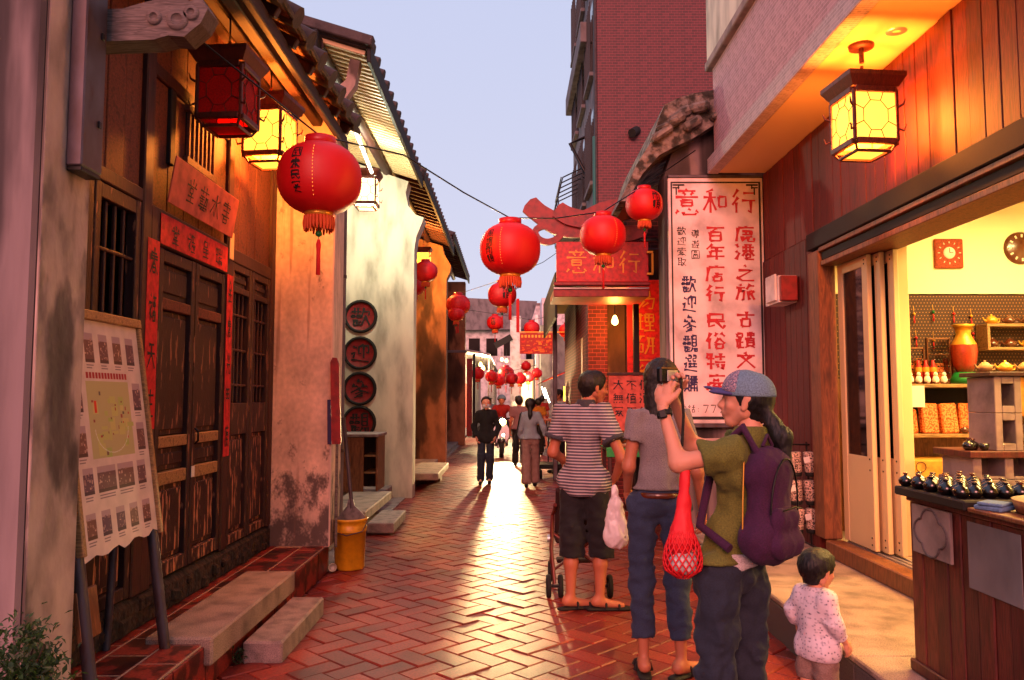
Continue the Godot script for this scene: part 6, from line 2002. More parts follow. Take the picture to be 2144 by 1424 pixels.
func net(acc: Dictionary, prims: Array, cell: float, k: float, cuts := [], amp := 0.0, freq := Vector3(9, 9, 9)) -> void:
	var lo := Vector3(1e9, 1e9, 1e9)
	var hi := -lo
	for p: Array in prims:
		var m: float = max(p[2], p[3]) + cell * 2.5 + amp
		for e in [p[0], p[1]]:
			lo = lo.min(e - Vector3(m, m, m))
			hi = hi.max(e + Vector3(m, m, m))
	var nx := int((hi.x - lo.x) / cell) + 2
	var ny := int((hi.y - lo.y) / cell) + 2
	var nz := int((hi.z - lo.z) / cell) + 2
	var g := PackedFloat32Array()
	g.resize(nx * ny * nz)
	g.fill(1.0)
	for p: Array in prims:
		var a: Vector3 = p[0]
		var b: Vector3 = p[1]
		var ra: float = p[2]
		var rb: float = p[3]
		var n: Vector3 = p[4]
		var f: float = p[5] - 1.0
		var sq: bool = p[6]
		var m: float = maxf(ra, rb) + k + cell * 2.5
		var p0 := a.min(b) - Vector3(m, m, m)
		var p1 := a.max(b) + Vector3(m, m, m)
		var i0 := maxi(0, int((p0.x - lo.x) / cell))
		var i1 := mini(nx - 1, int((p1.x - lo.x) / cell) + 1)
		var j0 := maxi(0, int((p0.y - lo.y) / cell))
		var j1 := mini(ny - 1, int((p1.y - lo.y) / cell) + 1)
		var k0 := maxi(0, int((p0.z - lo.z) / cell))
		var k1 := mini(nz - 1, int((p1.z - lo.z) / cell) + 1)
		var ba := b - a
		var l2 := maxf(ba.length_squared(), 1e-9)
		var ln := sqrt(l2)
		var flatten := f != 0.0
		for z in range(k0, k1 + 1):
			for y in range(j0, j1 + 1):
				var row := (z * ny + y) * nx
				for x in range(i0, i1 + 1):
					var q := Vector3(lo.x + x * cell, lo.y + y * cell, lo.z + z * cell) - a
					if flatten:
						q += n * (q.dot(n) * f)
					var t := q.dot(ba) / l2
					var h := clampf(t, 0.0, 1.0)
					var d: float
					if sq:
						d = (q - ba * t).length() - lerpf(ra, rb, h)
						d = maxf(d, (t - 1.0) * ln)
						d = maxf(d, -t * ln - ra)
					else:
						d = (q - ba * h).length() - lerpf(ra, rb, h)
					var o := g[row + x]
					var s := k - absf(o - d)
					var r := minf(o, d)
					if s > 0.0:
						r -= s * s / (4.0 * k)
					g[row + x] = r
	var band := cell * 3.0
	if cuts.size() > 0 or amp > 0.0:
		for z in nz:
			for y in ny:
				var row := (z * ny + y) * nx
				for x in nx:
					var v := g[row + x]
					if v < band:
						var q := Vector3(lo.x + x * cell, lo.y + y * cell, lo.z + z * cell)
						if amp > 0.0 and v > -band:
							v += wob.get_noise_3d(q.x * freq.x, q.y * freq.y, q.z * freq.z) * amp
						for c: Array in cuts:
							v = maxf(v, (q - c[0]).dot(c[1]))
						g[row + x] = v
	# one vertex in each crossed cell
	var id := PackedInt32Array()
	id.resize(nx * ny * nz)
	id.fill(-1)
	var base: int = acc.v.size()
	var vs := PackedVector3Array()
	var cells := PackedInt32Array()
	var sy := nx
	var sz := nx * ny
	for z in nz - 1:
		for y in ny - 1:
			var row := (z * ny + y) * nx
			for x in nx - 1:
				var c := row + x
				var v0 := g[c]
				if v0 > band or v0 < -band:
					continue
				var v1 := g[c + 1]
				var v2 := g[c + sy]
				var v3 := g[c + sy + 1]
				var v4 := g[c + sz]
				var v5 := g[c + sz + 1]
				var v6 := g[c + sz + sy]
				var v7 := g[c + sz + sy + 1]
				var neg := int(v0 < 0.0) + int(v1 < 0.0) + int(v2 < 0.0) + int(v3 < 0.0) + int(v4 < 0.0) + int(v5 < 0.0) + int(v6 < 0.0) + int(v7 < 0.0)
				if neg == 0 or neg == 8:
					continue
				var sum := Vector3.ZERO
				var cnt := 0
				if (v0 < 0.0) != (v1 < 0.0):
					sum += Vector3(v0 / (v0 - v1), 0, 0); cnt += 1
				if (v2 < 0.0) != (v3 < 0.0):
					sum += Vector3(v2 / (v2 - v3), 1, 0); cnt += 1
				if (v4 < 0.0) != (v5 < 0.0):
					sum += Vector3(v4 / (v4 - v5), 0, 1); cnt += 1
				if (v6 < 0.0) != (v7 < 0.0):
					sum += Vector3(v6 / (v6 - v7), 1, 1); cnt += 1
				if (v0 < 0.0) != (v2 < 0.0):
					sum += Vector3(0, v0 / (v0 - v2), 0); cnt += 1
				if (v1 < 0.0) != (v3 < 0.0):
					sum += Vector3(1, v1 / (v1 - v3), 0); cnt += 1
				if (v4 < 0.0) != (v6 < 0.0):
					sum += Vector3(0, v4 / (v4 - v6), 1); cnt += 1
				if (v5 < 0.0) != (v7 < 0.0):
					sum += Vector3(1, v5 / (v5 - v7), 1); cnt += 1
				if (v0 < 0.0) != (v4 < 0.0):
					sum += Vector3(0, 0, v0 / (v0 - v4)); cnt += 1
				if (v1 < 0.0) != (v5 < 0.0):
					sum += Vector3(1, 0, v1 / (v1 - v5)); cnt += 1
				if (v2 < 0.0) != (v6 < 0.0):
					sum += Vector3(0, 1, v2 / (v2 - v6)); cnt += 1
				if (v3 < 0.0) != (v7 < 0.0):
					sum += Vector3(1, 1, v3 / (v3 - v7)); cnt += 1
				id[c] = base + vs.size()
				vs.append(lo + (Vector3(x, y, z) + sum / cnt) * cell)
				cells.append(c)
	var ns := PackedVector3Array()
	ns.resize(vs.size())
	var ix := PackedInt32Array()
	for c in cells:
		var inside := g[c] < 0.0
		for e in 3:
			var st: int = [1, sy, sz][e]
			if inside == (g[c + st] < 0.0):
				continue
			var u: int = [sy, sz, 1][e]
			var w: int = [sz, 1, sy][e]
			if c - u - w < 0:
				continue
			var q0 := id[c]
			var q1 := id[c - u]
			var q2 := id[c - u - w]
			var q3 := id[c - w]
			if q0 < 0 or q1 < 0 or q2 < 0 or q3 < 0:
				continue
			if inside:
				ix.append_array(PackedInt32Array([q0, q2, q1, q0, q3, q2]))
			else:
				ix.append_array(PackedInt32Array([q0, q1, q2, q0, q2, q3]))
	for i in range(0, ix.size(), 3):
		var a := ix[i] - base
		var b := ix[i + 1] - base
		var c := ix[i + 2] - base
		var nn := (vs[c] - vs[a]).cross(vs[b] - vs[a])
		ns[a] += nn
		ns[b] += nn
		ns[c] += nn
	var uv := PackedVector2Array()
	uv.resize(vs.size())
	for i in vs.size():
		ns[i] = ns[i].normalized()
		uv[i] = Vector2((vs[i].x + vs[i].z) * 4.0, vs[i].y / .0215)
	acc.v.append_array(vs)
	acc.n.append_array(ns)
	acc.uv.append_array(uv)
	acc.i.append_array(ix)

func net_mesh(acc: Dictionary) -> ArrayMesh:
	var ar := []
	ar.resize(Mesh.ARRAY_MAX)
	ar[Mesh.ARRAY_VERTEX] = acc.v
	ar[Mesh.ARRAY_NORMAL] = acc.n
	ar[Mesh.ARRAY_TEX_UV] = acc.uv
	ar[Mesh.ARRAY_INDEX] = acc.i
	var m := ArrayMesh.new()
	m.add_surface_from_arrays(Mesh.PRIMITIVE_TRIANGLES, ar)
	return m

func skin_part(parent: Node, called: String, acc: Dictionary, m: Material) -> MeshInstance3D:
	var o := MeshInstance3D.new()
	o.name = called
	o.mesh = net_mesh(acc)
	o.material_override = m
	parent.add_child(o, true)
	return o

func one_net(parent: Node, called: String, m: Material, prims: Array, cell: float, k: float, cuts := [], amp := 0.0, freq := Vector3(9, 9, 9)) -> MeshInstance3D:
	var acc := new_acc()
	net(acc, prims, cell, k, cuts, amp, freq)
	return skin_part(parent, called, acc, m)

func pose(tall: float, f: Vector3, over := {}) -> Dictionary:
	# joints of a standing figure, feet on the origin, looking along f
	var s := tall / 1.7
	f = f.normalized()
	var r := f.cross(Vector3.UP).normalized()
	var up := Vector3.UP
	var j := {"s": s, "f": f, "r": r, "pelvis": up * .94 * s, "chest": up * 1.24 * s, "neck": up * 1.43 * s + f * -.01, "head": up * 1.585 * s + f * .03 * s, "hf": f, "hu": up}
	for e in [["L", -1.0], ["R", 1.0]]:
		var q: float = e[1]
		j["sh" + e[0]] = up * 1.375 * s + r * q * .155 * s
		j["el" + e[0]] = up * 1.09 * s + r * q * .20 * s - f * .02
		j["wr" + e[0]] = up * .86 * s + r * q * .23 * s + f * .05
		j["hip" + e[0]] = up * .90 * s + r * q * .088 * s
		j["kn" + e[0]] = up * .49 * s + r * q * .095 * s + f * .015
		j["an" + e[0]] = up * .085 * s + r * q * .095 * s
		j["toe" + e[0]] = up * .03 * s + r * q * .11 * s + f * .17 * s
		j["hand" + e[0]] = [Vector3.ZERO, Vector3.ZERO, Vector3.ZERO, .5]
	for key in over:
		j[key] = over[key]
	return j

func torso_limbs(j: Dictionary, fat: float, woman: bool) -> Array:
	var s: float = j.s
	var f: Vector3 = j.f
	var w := .72 if woman else .87
	var mid: Vector3 = (j.pelvis + j.chest) / 2.0
	return [
		limb(j.hipL, j.hipR, .080 * s + fat, .080 * s + fat, f, 1.05),
		limb(j.pelvis, mid, (.118 * w + .01) * s + fat, .112 * w * s + fat, f, 1.22),
		limb(mid, j.chest, .112 * w * s + fat, .128 * w * s + fat, f, 1.22),
		limb(lerp(j.chest, j.shL, .45), lerp(j.chest, j.shR, .45), .105 * w * s + fat, .105 * w * s + fat, f, 1.12),
		limb(lerp(j.neck, j.shL, .85), lerp(j.neck, j.shR, .85), .048 * w * s + fat, .048 * w * s + fat),
		limb(j.chest, j.neck, .10 * w * s + fat, .055 * s + fat, f, 1.1),
	]

func head_limbs(j: Dictionary, h: float) -> Array:
	var c: Vector3 = j.head
	var f: Vector3 = j.hf.normalized()
	var r: Vector3 = f.cross(j.hu).normalized()
	var u: Vector3 = r.cross(f).normalized()
	var at := func(x: float, y: float, z: float) -> Vector3: return c + (r * x + u * y + f * z) * h
	var out := [
		limb(at.call(0, .022, -.022), at.call(0, .026, .012), .083 * h, .080 * h),
		limb(at.call(0, .0, .028), at.call(0, -.088, .045), .062 * h, .03 * h),
		limb(at.call(-.035, -.045, .0), at.call(0, -.092, .05), .036 * h, .022 * h), limb(at.call(.035, -.045, .0), at.call(0, -.092, .05), .036 * h, .022 * h),
		limb(at.call(0, .008, .088), at.call(0, -.034, .107), .009 * h, .0125 * h),
		limb(at.call(-.01, -.036, .096), at.call(.01, -.036, .096), .009 * h, .009 * h),
		limb(at.call(-.034, .024, .072), at.call(.034, .024, .072), .016 * h, .016 * h),
		limb(at.call(-.018, -.064, .08), at.call(.018, -.064, .08), .0095 * h, .0095 * h), limb(at.call(0, -.059, .086), at.call(0, -.072, .084), .008 * h, .008 * h),
		limb(at.call(-.04, -.03, .058), at.call(-.03, -.045, .06), .022 * h, .02 * h), limb(at.call(.04, -.03, .058), at.call(.03, -.045, .06), .022 * h, .02 * h),
	]
	for q in [-1.0, 1.0]:
		out.append(limb(at.call(q * .082, .014, -.012), at.call(q * .078, -.03, .0), .017 * h, .011 * h, r, 1.9))
	return out

func hand_limbs(w: Vector3, dir: Vector3, palm: Vector3, thumb: Vector3, curl: float, s: float) -> Array:
	dir = dir.normalized()
	thumb = (thumb - dir * thumb.dot(dir)).normalized()
	palm = (palm - dir * palm.dot(dir) - thumb * palm.dot(thumb)).normalized()
	var out := [limb(w, w + dir * .03 * s, .024 * s, .028 * s, palm, 1.3), limb(w + (dir * .04 + thumb * .012) * s, w + (dir * .078 + thumb * .016) * s, .026 * s, .022 * s, palm, 1.7), limb(w + (dir * .04 - thumb * .012) * s, w + (dir * .074 - thumb * .018) * s, .026 * s, .021 * s, palm, 1.7)]
	for i in 4:
		var b := w + (dir * (.082 - .004 * absf(i - 1.3)) + thumb * (.03 - .02 * i)) * s
		var l: float = [.042, .047, .044, .034][i] * s
		var c1 := curl * .9
		var c2 := curl * 1.9
		var m := b + (dir * cos(c1) + palm * sin(c1) + thumb * (.06 - .05 * i)) * l
		var e := m + (dir * cos(c2) + palm * sin(c2)) * l * .85
		out.append(limb(b - dir * .015 * s, m, .0105 * s, .009 * s))
		out.append(limb(m, e, .009 * s, .0075 * s))
	var t0 := w + (dir * .025 + thumb * .022) * s
	var t1 := t0 + (dir * .025 + thumb * .024 + palm * .012) * s
	out.append(limb(t0, t1, .0135 * s, .0115 * s))
	out.append(limb(t1, t1 + (dir * .03 + thumb * .008 + palm * .014 * (.5 + curl)) * s, .0115 * s, .009 * s))
	return out

func leg_limbs(j: Dictionary, fat: float, q: String, thin := 1.0) -> Array:
	var s: float = j.s * thin
	var hip: Vector3 = j["hip" + q]
	var kn: Vector3 = j["kn" + q]
	var an: Vector3 = j["an" + q]
	var back: Vector3 = -j.f * .012 * s
	return [limb(hip, kn, .068 * s + fat, .048 * s + fat), limb(kn, lerp(kn, an, .4) + back, .047 * s + fat, .054 * s + fat), limb(lerp(kn, an, .4) + back, an, .054 * s + fat, .034 * s + fat)]

func figure(called_label: String, at: Vector3, j: Dictionary, o: Dictionary) -> Node3D:
	var t := thing("person", called_label, "person", at, o.get("group", ""))
	var s: float = j.s
	var cell: float = o.get("cell", .012)
	var woman: bool = o.get("woman", false)
	var thin := .86 if woman else 1.0
	# body: one continuous skin
	var prims := torso_limbs(j, -.014 * s, woman)
	for q in ["L", "R"]:
		prims.append(limb(j["sh" + q], j["el" + q], .046 * s * thin, .037 * s * thin))
		prims.append(limb(j["el" + q], j["wr" + q], .039 * s * thin, .025 * s * thin))
		prims.append_array(leg_limbs(j, 0.0, q, .78 if woman else .9))
		prims.append(limb(j["an" + q] - Vector3(0, .035 * s, 0) - (j["toe" + q] - j["an" + q]) * .2, j["toe" + q], .036 * s, .026 * s))
	var hh: float = o.get("head", 1.0)
	prims.append(limb(j.neck - Vector3(0, .03 * s, 0), j.head - j.hu * .05 * hh - j.hf * .02 * hh, .054 * s * thin, .05 * s * thin))
	var acc := new_acc()
	net(acc, prims, cell, .03)
	net(acc, head_limbs(j, hh), o.get("head_cell", .005), .016)
	for q in ["L", "R"]:
		var hd: Array = j["hand" + q]
		var dir: Vector3 = hd[0] if hd[0] != Vector3.ZERO else j["wr" + q] - j["el" + q]
		var palm: Vector3 = hd[1] if hd[1] != Vector3.ZERO else (j.pelvis - j["wr" + q])
		var thumb: Vector3 = hd[2] if hd[2] != Vector3.ZERO else j.f
		net(acc, hand_limbs(j["wr" + q], dir, palm, thumb, hd[3], s * .98), o.get("hand_cell", .0042), .006)
	var body := skin_part(t, "body", acc, o.skin)
	# face
	var f: Vector3 = j.hf.normalized()
	var r: Vector3 = f.cross(j.hu).normalized()
	var u: Vector3 = r.cross(f).normalized()
	for q in [-1.0, 1.0]:
		var e: Vector3 = j.head + (r * q * .031 + u * .004 + f * .0765) * hh
		var st := ms()
		add_lathe(st, [Vector2(0, -.009), Vector2(.008, -.006), Vector2(.0115, 0), Vector2(.008, .006), Vector2(0, .009)], 8, Transform3D(Basis(r, f, u) * Basis.from_scale(Vector3(hh, hh * .7, hh * .55)), e))
		st.generate_normals()
		_local(t, "eye", st, mats.eye)
		st = ms()
		add_tube(st, [e + (u * .020 - r * .015) * hh, e + (u * .025 + f * .006) * hh, e + (u * .021 + r * .015) * hh], .0035 * hh, 5)
		st.generate_normals()
		_local(t, "eyebrow", st, mats.hair)
	var ms_ := ms()
	add_tube(ms_, [j.head + (-r * .02 - u * .066 + f * .084) * hh, j.head + (-u * .0655 + f * .0945) * hh, j.head + (r * .02 - u * .066 + f * .084) * hh], .0036 * hh, 5)
	ms_.generate_normals()
	_local(t, "mouth", ms_, mats.lip)
	# hair
	if o.get("hair", true):
		var hp := [limb(j.head + (u * .028 - f * .024) * hh, j.head + (u * .034 + f * .012) * hh, .093 * hh, .089 * hh), limb(j.head + (-f * .045 - u * .0) * hh, j.head + (-f * .04 - u * .05) * hh, .066 * hh, .05 * hh)]
		var cut: float = o.get("fringe", .05)
		var cuts := [[j.head + (f * cut + u * .03) * hh, (f * .86 - u * .5).normalized()], [j.head - u * .085 * hh, -u]]
		if o.has("long"):
			hp.append_array(o.long)
			cuts = [[j.head + (f * cut + u * .03) * hh, (f * .86 - u * .5).normalized()]]
		one_net(t, "hair", mats.hair, hp, maxf(.007, cell * .6), .02, cuts, .007, Vector3(60, 18, 60))
	# upper clothing
	var sleeve: float = o.get("sleeve", .5)
	var fat: float = o.get("loose", .016)
	prims = torso_limbs(j, fat, woman)
	prims.append(limb(j.pelvis - Vector3(0, .1 * s, 0), j.pelvis + Vector3(0, .1 * s, 0), .118 * s * (.9 if woman else 1.0) + fat * 1.5, .108 * s * thin + fat, j.f, 1.15))
	prims.append(limb(j.hipL, j.hipR, .093 * s + fat, .093 * s + fat, j.f, 1.0))
	for q in ["L", "R"]:
		if sleeve <= 1.0:
			prims.append(limb(j["sh" + q], lerp(j["sh" + q], j["el" + q], sleeve), .058 * s * thin + fat * .5, .056 * s * thin + fat, Vector3.ZERO, 1.0, true))
		else:
			prims.append(limb(j["sh" + q], j["el" + q], .056 * s * thin + fat * .5, .047 * s * thin + fat * .5))
			prims.append(limb(j["el" + q], lerp(j["el" + q], j["wr" + q], sleeve - 1.0), .047 * s * thin + fat * .5, .042 * s * thin + fat * .3, Vector3.ZERO, 1.0, true))
	var hem: float = o.get("hem", .8)
	one_net(t, o.get("top_name", "shirt"), o.top, prims, cell, .03, [[Vector3(0, hem, 0), Vector3(0, -1, o.get("hem_tilt", 0.0)).normalized()], [j.neck + Vector3(0, .035 * s, 0), Vector3(0, 1, 0)]], o.get("folds", .014), Vector3(9, 5, 9))
	if o.has("collar"):
		one_net(t, "collar", o.collar, [limb(j.neck - Vector3(0, .005, 0), j.neck + Vector3(0, .055 * s, 0) + j.hf * .0, .074 * s, .066 * s, Vector3.ZERO, 1.0, true)], .008, .02, [[j.neck + Vector3(0, .055 * s, 0), Vector3.UP], [j.neck + Vector3(0, .0, 0), Vector3.DOWN]])
	# trousers
	prims = [limb(j.hipL, j.hipR, .085 * s * thin * 1.04 + fat * .3, .085 * s * thin * 1.04 + fat * .3, j.f, 1.04), limb(j.pelvis, j.pelvis + Vector3(0, .06 * s, 0), .110 * s * (.93 if woman else 1.0) + fat * .3, .106 * s * (.88 if woman else 1.0) + fat * .3, j.f, 1.15)]
	var cut_y: float = o.get("cuff", .06)
	var lg: float = o.get("leg_loose", .018)
	for q in ["L", "R"]:
		var kn: Vector3 = j["kn" + q]
		var an: Vector3 = j["an" + q]
		prims.append(limb(j["hip" + q], kn, .084 * s * (.93 if woman else 1.0) + lg * .3, .056 * s * (.93 if woman else 1.0) + lg))
		var e: float = clampf((kn.y - cut_y) / maxf(.01, kn.y - an.y), 0.05, 1.15)
		prims.append(limb(kn, kn + (an - kn) * e, .058 * s + lg, .047 * s + lg * 1.4, Vector3.ZERO, 1.0, true))
	one_net(t, o.get("legs_name", "trousers"), o.legs, prims, cell, .025, [[j.pelvis + Vector3(0, o.get("waist", .085) * s, 0), Vector3.UP]], o.get("leg_folds", .014), o.get("leg_freq", Vector3(9, 13, 9)))
	# shoes
	if o.has("shoe"):
		for q in ["L", "R"]:
			var a: Vector3 = j["an" + q]
			var d: Vector3 = (j["toe" + q] - a) * Vector3(1, 0, 1)
			one_net(t, "shoe", o.shoe, [limb(Vector3(a.x, .04 * s, a.z) - d * .25, Vector3(a.x, .036 * s, a.z) + d * 1.12, .043 * s, .036 * s), limb(a - Vector3(0, .02, 0), a + Vector3(0, .0, 0), .042 * s, .04 * s)], maxf(.008, cell * .7), .02, [[Vector3(0, .0, 0), Vector3.DOWN]])
	if o.has("sandal"):
		for q in ["L", "R"]:
			var a: Vector3 = j["an" + q]
			var d: Vector3 = (j["toe" + q] - a) * Vector3(1, 0, 1)
			var heel := Vector3(a.x, .011, a.z) - d * .42
			var tip := Vector3(a.x, .011, a.z) + d * 1.2
			one_net(t, "sandal_sole", o.sandal, [limb(heel, tip, .036 * s, .044 * s, Vector3.UP, 2.6)], .007, .01)
			for g in [.25, .85]:
				var c: Vector3 = Vector3(a.x, .0, a.z) + d * g
				var side := d.normalized().cross(Vector3.UP) * (.046 * s)
				var st := ms()
				add_tube(st, [c - side + Vector3(0, .015, 0), c - side * .8 + Vector3(0, .055 - .02 * g, 0), c + Vector3(0, .082 - .035 * g, 0), c + side * .8 + Vector3(0, .055 - .02 * g, 0), c + side + Vector3(0, .015, 0)], .0085, 6)
				st.generate_normals()
				_local(t, "sandal_strap", st, o.sandal)
	return t

func _local(parent: Node, called: String, st: SurfaceTool, m: Material) -> MeshInstance3D:
	var o := MeshInstance3D.new()
	o.name = called
	o.mesh = st.commit()
	o.material_override = m
	parent.add_child(o, true)
	return o

func build_people() -> void:
	mat("skin_tan", Color(.66, .40, .29), .55, "", Vector3.ONE, "", 0, {})
	mat("skin_fair", Color(.78, .54, .43), .55)
	mats.skin_tan.subsurf_scatter_enabled = true
	mats.skin_tan.subsurf_scatter_strength = .1
	mats.skin_fair.subsurf_scatter_enabled = true
	mats.skin_fair.subsurf_scatter_strength = .1
	mat("hair", Color(.045, .03, .028), .55, "wood", Vector3(14, 1.4, 14), "wood", .5, {"world": false})
	mat("eye", Color(.05, .03, .03), .15)
	mat("lip", Color(.48, .20, .18), .6)
	var cloth := func(key: String, c: Color) -> StandardMaterial3D: return mat(key, c, .9, "denim", Vector3(5, 5, 5), "fine_bump", .08, {"world": false, "rim": .2})
	cloth.call("navy_cotton", Color(.075, .08, .11))
	cloth.call("black_cloth", Color(.055, .05, .055))
	cloth.call("gray_knit", Color(.56, .53, .54))
	cloth.call("olive_knit", Color(.44, .45, .17))
	cloth.call("jean_blue", Color(.18, .24, .36))
	cloth.call("jean_dark", Color(.13, .16, .23))
	cloth.call("beige_cloth", Color(.60, .48, .44))
	cloth.call("pale_blue", Color(.58, .64, .68))
	cloth.call("mauve_cloth", Color(.58, .42, .44))
	cloth.call("yellow_cloth", Color(.72, .46, .10))
	cloth.call("white_cloth", Color(.80, .76, .76))
	cloth.call("red_cloth", Color(.66, .10, .07))
	cloth.call("purple_nylon", Color(.26, .06, .24))
	cloth.call("gray_collar", Color(.26, .27, .31))
	var polo := StandardMaterial3D.new()
	polo.resource_name = "striped_polo"
	polo.albedo_texture = tex.stripe
	polo.roughness = .9
	polo.cull_mode = BaseMaterial3D.CULL_DISABLED
	mats.striped = polo
	noise_tex("motif", .035, [[0.0, Color(.36, .36, .42)], [.13, Color(.40, .40, .46)], [.17, Color(.86, .82, .84)], [1.0, Color(.88, .84, .86)]], 44, 1, FastNoiseLite.TYPE_CELLULAR)
	mat("motif_cotton", Color(.95, .93, .95), .9, "motif", Vector3(2.4, 2.4, 2.4), "", 0, {"world": false})

	# man with the stroller
	var j := pose(1.70, Vector3(.5, 0, -.86), {
		"head": Vector3(.075, 1.575, -.02), "hf": Vector3(.93, -.04, -.30), "neck": Vector3(.02, 1.43, 0),
		"shL": Vector3(-.15, 1.375, -.08), "shR": Vector3(.135, 1.375, .08), "elR": Vector3(.25, 1.075, .20), "wrR": Vector3(.215, .915, .055), "handR": [Vector3(-.3, -.55, -.75), Vector3(-.9, 0, .3), Vector3(.2, .5, -.6), .6],
		"elL": Vector3(-.215, 1.10, -.10), "wrL": Vector3(-.06, .98, -.30),
		"anL": Vector3(-.10, .085, .02), "toeL": Vector3(.05, .03, -.03), "anR": Vector3(.105, .085, .04), "toeR": Vector3(.26, .03, .03),
		"knL": Vector3(-.085, .49, .01), "knR": Vector3(.12, .49, .03)})
	var m := figure("man in a striped polo and dark cropped trousers standing by the stroller", V(.53, 0, 5.78), j, {"skin": mats.skin_tan, "top": mats.striped, "legs": mats.navy_cotton, "cuff": .37, "hem": .80, "loose": .022, "sleeve": .62, "leg_loose": .032, "sandal": mats.rubber, "collar": mats.gray_collar, "fringe": .062, "folds": .016, "waist": .0, "legs_name": "cropped_trousers"})
	for q in ["L", "R"]:
		var e: Vector3 = lerp(j["sh" + q], j["el" + q], .62)
		var dir: Vector3 = (j["el" + q] - j["sh" + q]).normalized()
		one_net(m, "cuff", mats.gray_collar, [limb(e - dir * .02, e + dir * .004, .091, .091, Vector3.ZERO, 1.0, true)], .009, .01, [[e - dir * .025, -dir]])
	var pk := ms()
	add_box(pk, Vector3(.20, .58, .11), Vector3(.03, .15, .12), .012)
	pk.generate_normals()
	_local(m, "cargo_pocket", pk, mats.navy_cotton)

	# woman in grey seen from behind
	j = pose(1.72, Vector3(.12, 0, -.99), {
		"shL": Vector3(-.118, 1.375, .02), "shR": Vector3(.13, 1.37, .03), "elR": Vector3(.20, 1.10, .06), "wrR": Vector3(.25, .88, -.04), "elL": Vector3(-.165, 1.12, .02), "wrL": Vector3(-.15, .97, -.14), "head": Vector3(.03, 1.60, -.03), "hf": Vector3(.25, 0, -.97),
		"anL": Vector3(-.09, .085, .0), "toeL": Vector3(-.08, .03, -.16), "anR": Vector3(.105, .085, .04), "toeR": Vector3(.22, .03, -.06)})
	var g := figure("woman in grey tee and cropped jeans seen from behind", V(.815, 0, 4.42), j, {"woman": true, "skin": mats.skin_tan, "top": mats.gray_knit, "legs": mats.jean_blue, "cuff": .20, "hem": .995, "leg_folds": .018, "loose": .013, "sleeve": .42, "leg_loose": .010, "sandal": mats.rubber, "legs_name": "cropped_jeans",
		"long": [limb(j.head + Vector3(-.02, .0, .05), j.head + Vector3(-.03, -.20, .055), .085, .075, Vector3(0, 0, 1), 1.3), limb(j.head + Vector3(.05, .0, .04), j.head + Vector3(.06, -.17, .04), .06, .05)]})
	one_net(g, "belt", mats.pot_brown, [limb(Vector3(0, .955, 0), Vector3(0, .985, 0), .124, .123, j.f, 1.12, true)], .008, .01, [[Vector3(0, .955, 0), Vector3.DOWN], [Vector3(0, .99, 0), Vector3.UP]])
	var wb := thing("plastic_bag", "white plastic bag with red print hanging from the grey tee woman's hand", "bag", V(.60, .75, 4.56))
	mat("bag_white", Color(.80, .76, .76), .35, "", Vector3.ONE, "", 0, {"back": Color(.3, .28, .28)})
	var acc := new_acc()
	net(acc, [limb(Vector3(.595, 1.0, -4.58), Vector3(.60, .90, -4.58), .012, .03), limb(Vector3(.60, .88, -4.58), Vector3(.605, .72, -4.58), .045, .075, Vector3(0, 0, 1), 1.5)], .007, .03, [], .014, Vector3(20, 12, 20))
	put(net_mesh(acc), "bag", mats.bag_white, wb)
	lettering(wb, mats.ink_red, [["田", -.035, -.06, .03, .05], ["回", .0, -.06, .03, .05]], flat(Transform3D(Basis.IDENTITY, V(.605, .80, 4.518))), .1, "print")

	# woman with the cap taking a photograph
	j = pose(1.62, Vector3(-.62, 0, -.78), {
		"pelvis": Vector3(-.02, .88, 0), "hipL": Vector3(-.085, .84, .055), "hipR": Vector3(.05, .84, -.055), "chest": Vector3(.03, 1.17, .02), "neck": Vector3(.06, 1.36, .02), "head": Vector3(.045, 1.485, .01), "hf": Vector3(-.92, .16, -.36), "hu": Vector3(.14, .98, .05).normalized(),
		"shL": Vector3(-.06, 1.30, .125), "shR": Vector3(.155, 1.31, -.08), "elL": Vector3(-.225, 1.26, .07), "wrL": Vector3(-.265, 1.46, -.01), "elR": Vector3(-.09, 1.30, -.30), "wrR": Vector3(-.20, 1.50, -.14),
		"handL": [Vector3(.12, .9, -.25), Vector3(.55, .1, -.75), Vector3(.75, .3, .5), .75], "handR": [Vector3(-.1, .85, .35), Vector3(.1, -.2, .9), Vector3(.4, .6, .2), .8],
		"knL": Vector3(-.10, .46, .07), "knR": Vector3(.04, .46, -.05), "anL": Vector3(-.09, .085, .09), "anR": Vector3(.06, .085, -.06), "toeL": Vector3(-.22, .03, .0), "toeR": Vector3(-.07, .03, -.16)})
	var c := figure("woman in olive tee and blue cap raising a camera", V(.84, 0, 3.0), j, {"woman": true, "skin": mats.skin_fair, "top": mats.olive_knit, "legs": mats.jean_dark, "cuff": .05, "hem": .90, "loose": .014, "sleeve": .5, "leg_loose": .016, "shoe": mats.black_cloth, "cell": .010, "folds": .02, "leg_folds": .026, "leg_freq": Vector3(11, 10, 11), "waist": .06, "legs_name": "jeans", "head": .86, "head_cell": .004, "hand_cell": .0035,
		"long": [limb(j.head + Vector3(.06, -.045, .05), j.head + Vector3(.105, -.13, .075), .026, .034), limb(j.head + Vector3(.105, -.13, .075), j.head + Vector3(.115, -.27, .09), .036, .014)]})
	var hf: Vector3 = j.hf.normalized()
	var hr: Vector3 = hf.cross(j.hu).normalized()
	var hu: Vector3 = hr.cross(hf)
	mat("cap_gray", Color(.46, .58, .66), .9, "denim", Vector3(5, 5, 5), "", 0, {"world": false})
	mat("cap_blue", Color(.26, .25, .44), .9)
	var hc: Vector3 = j.head
	var cap := one_net(c, "cap", mats.cap_gray, [limb(hc + hu * .029 - hf * .02, hc + hu * .036 + hf * .01, .0845, .082)], .005, .02, [[hc + hu * .018, -hu - hf * .12]])
	acc = new_acc()
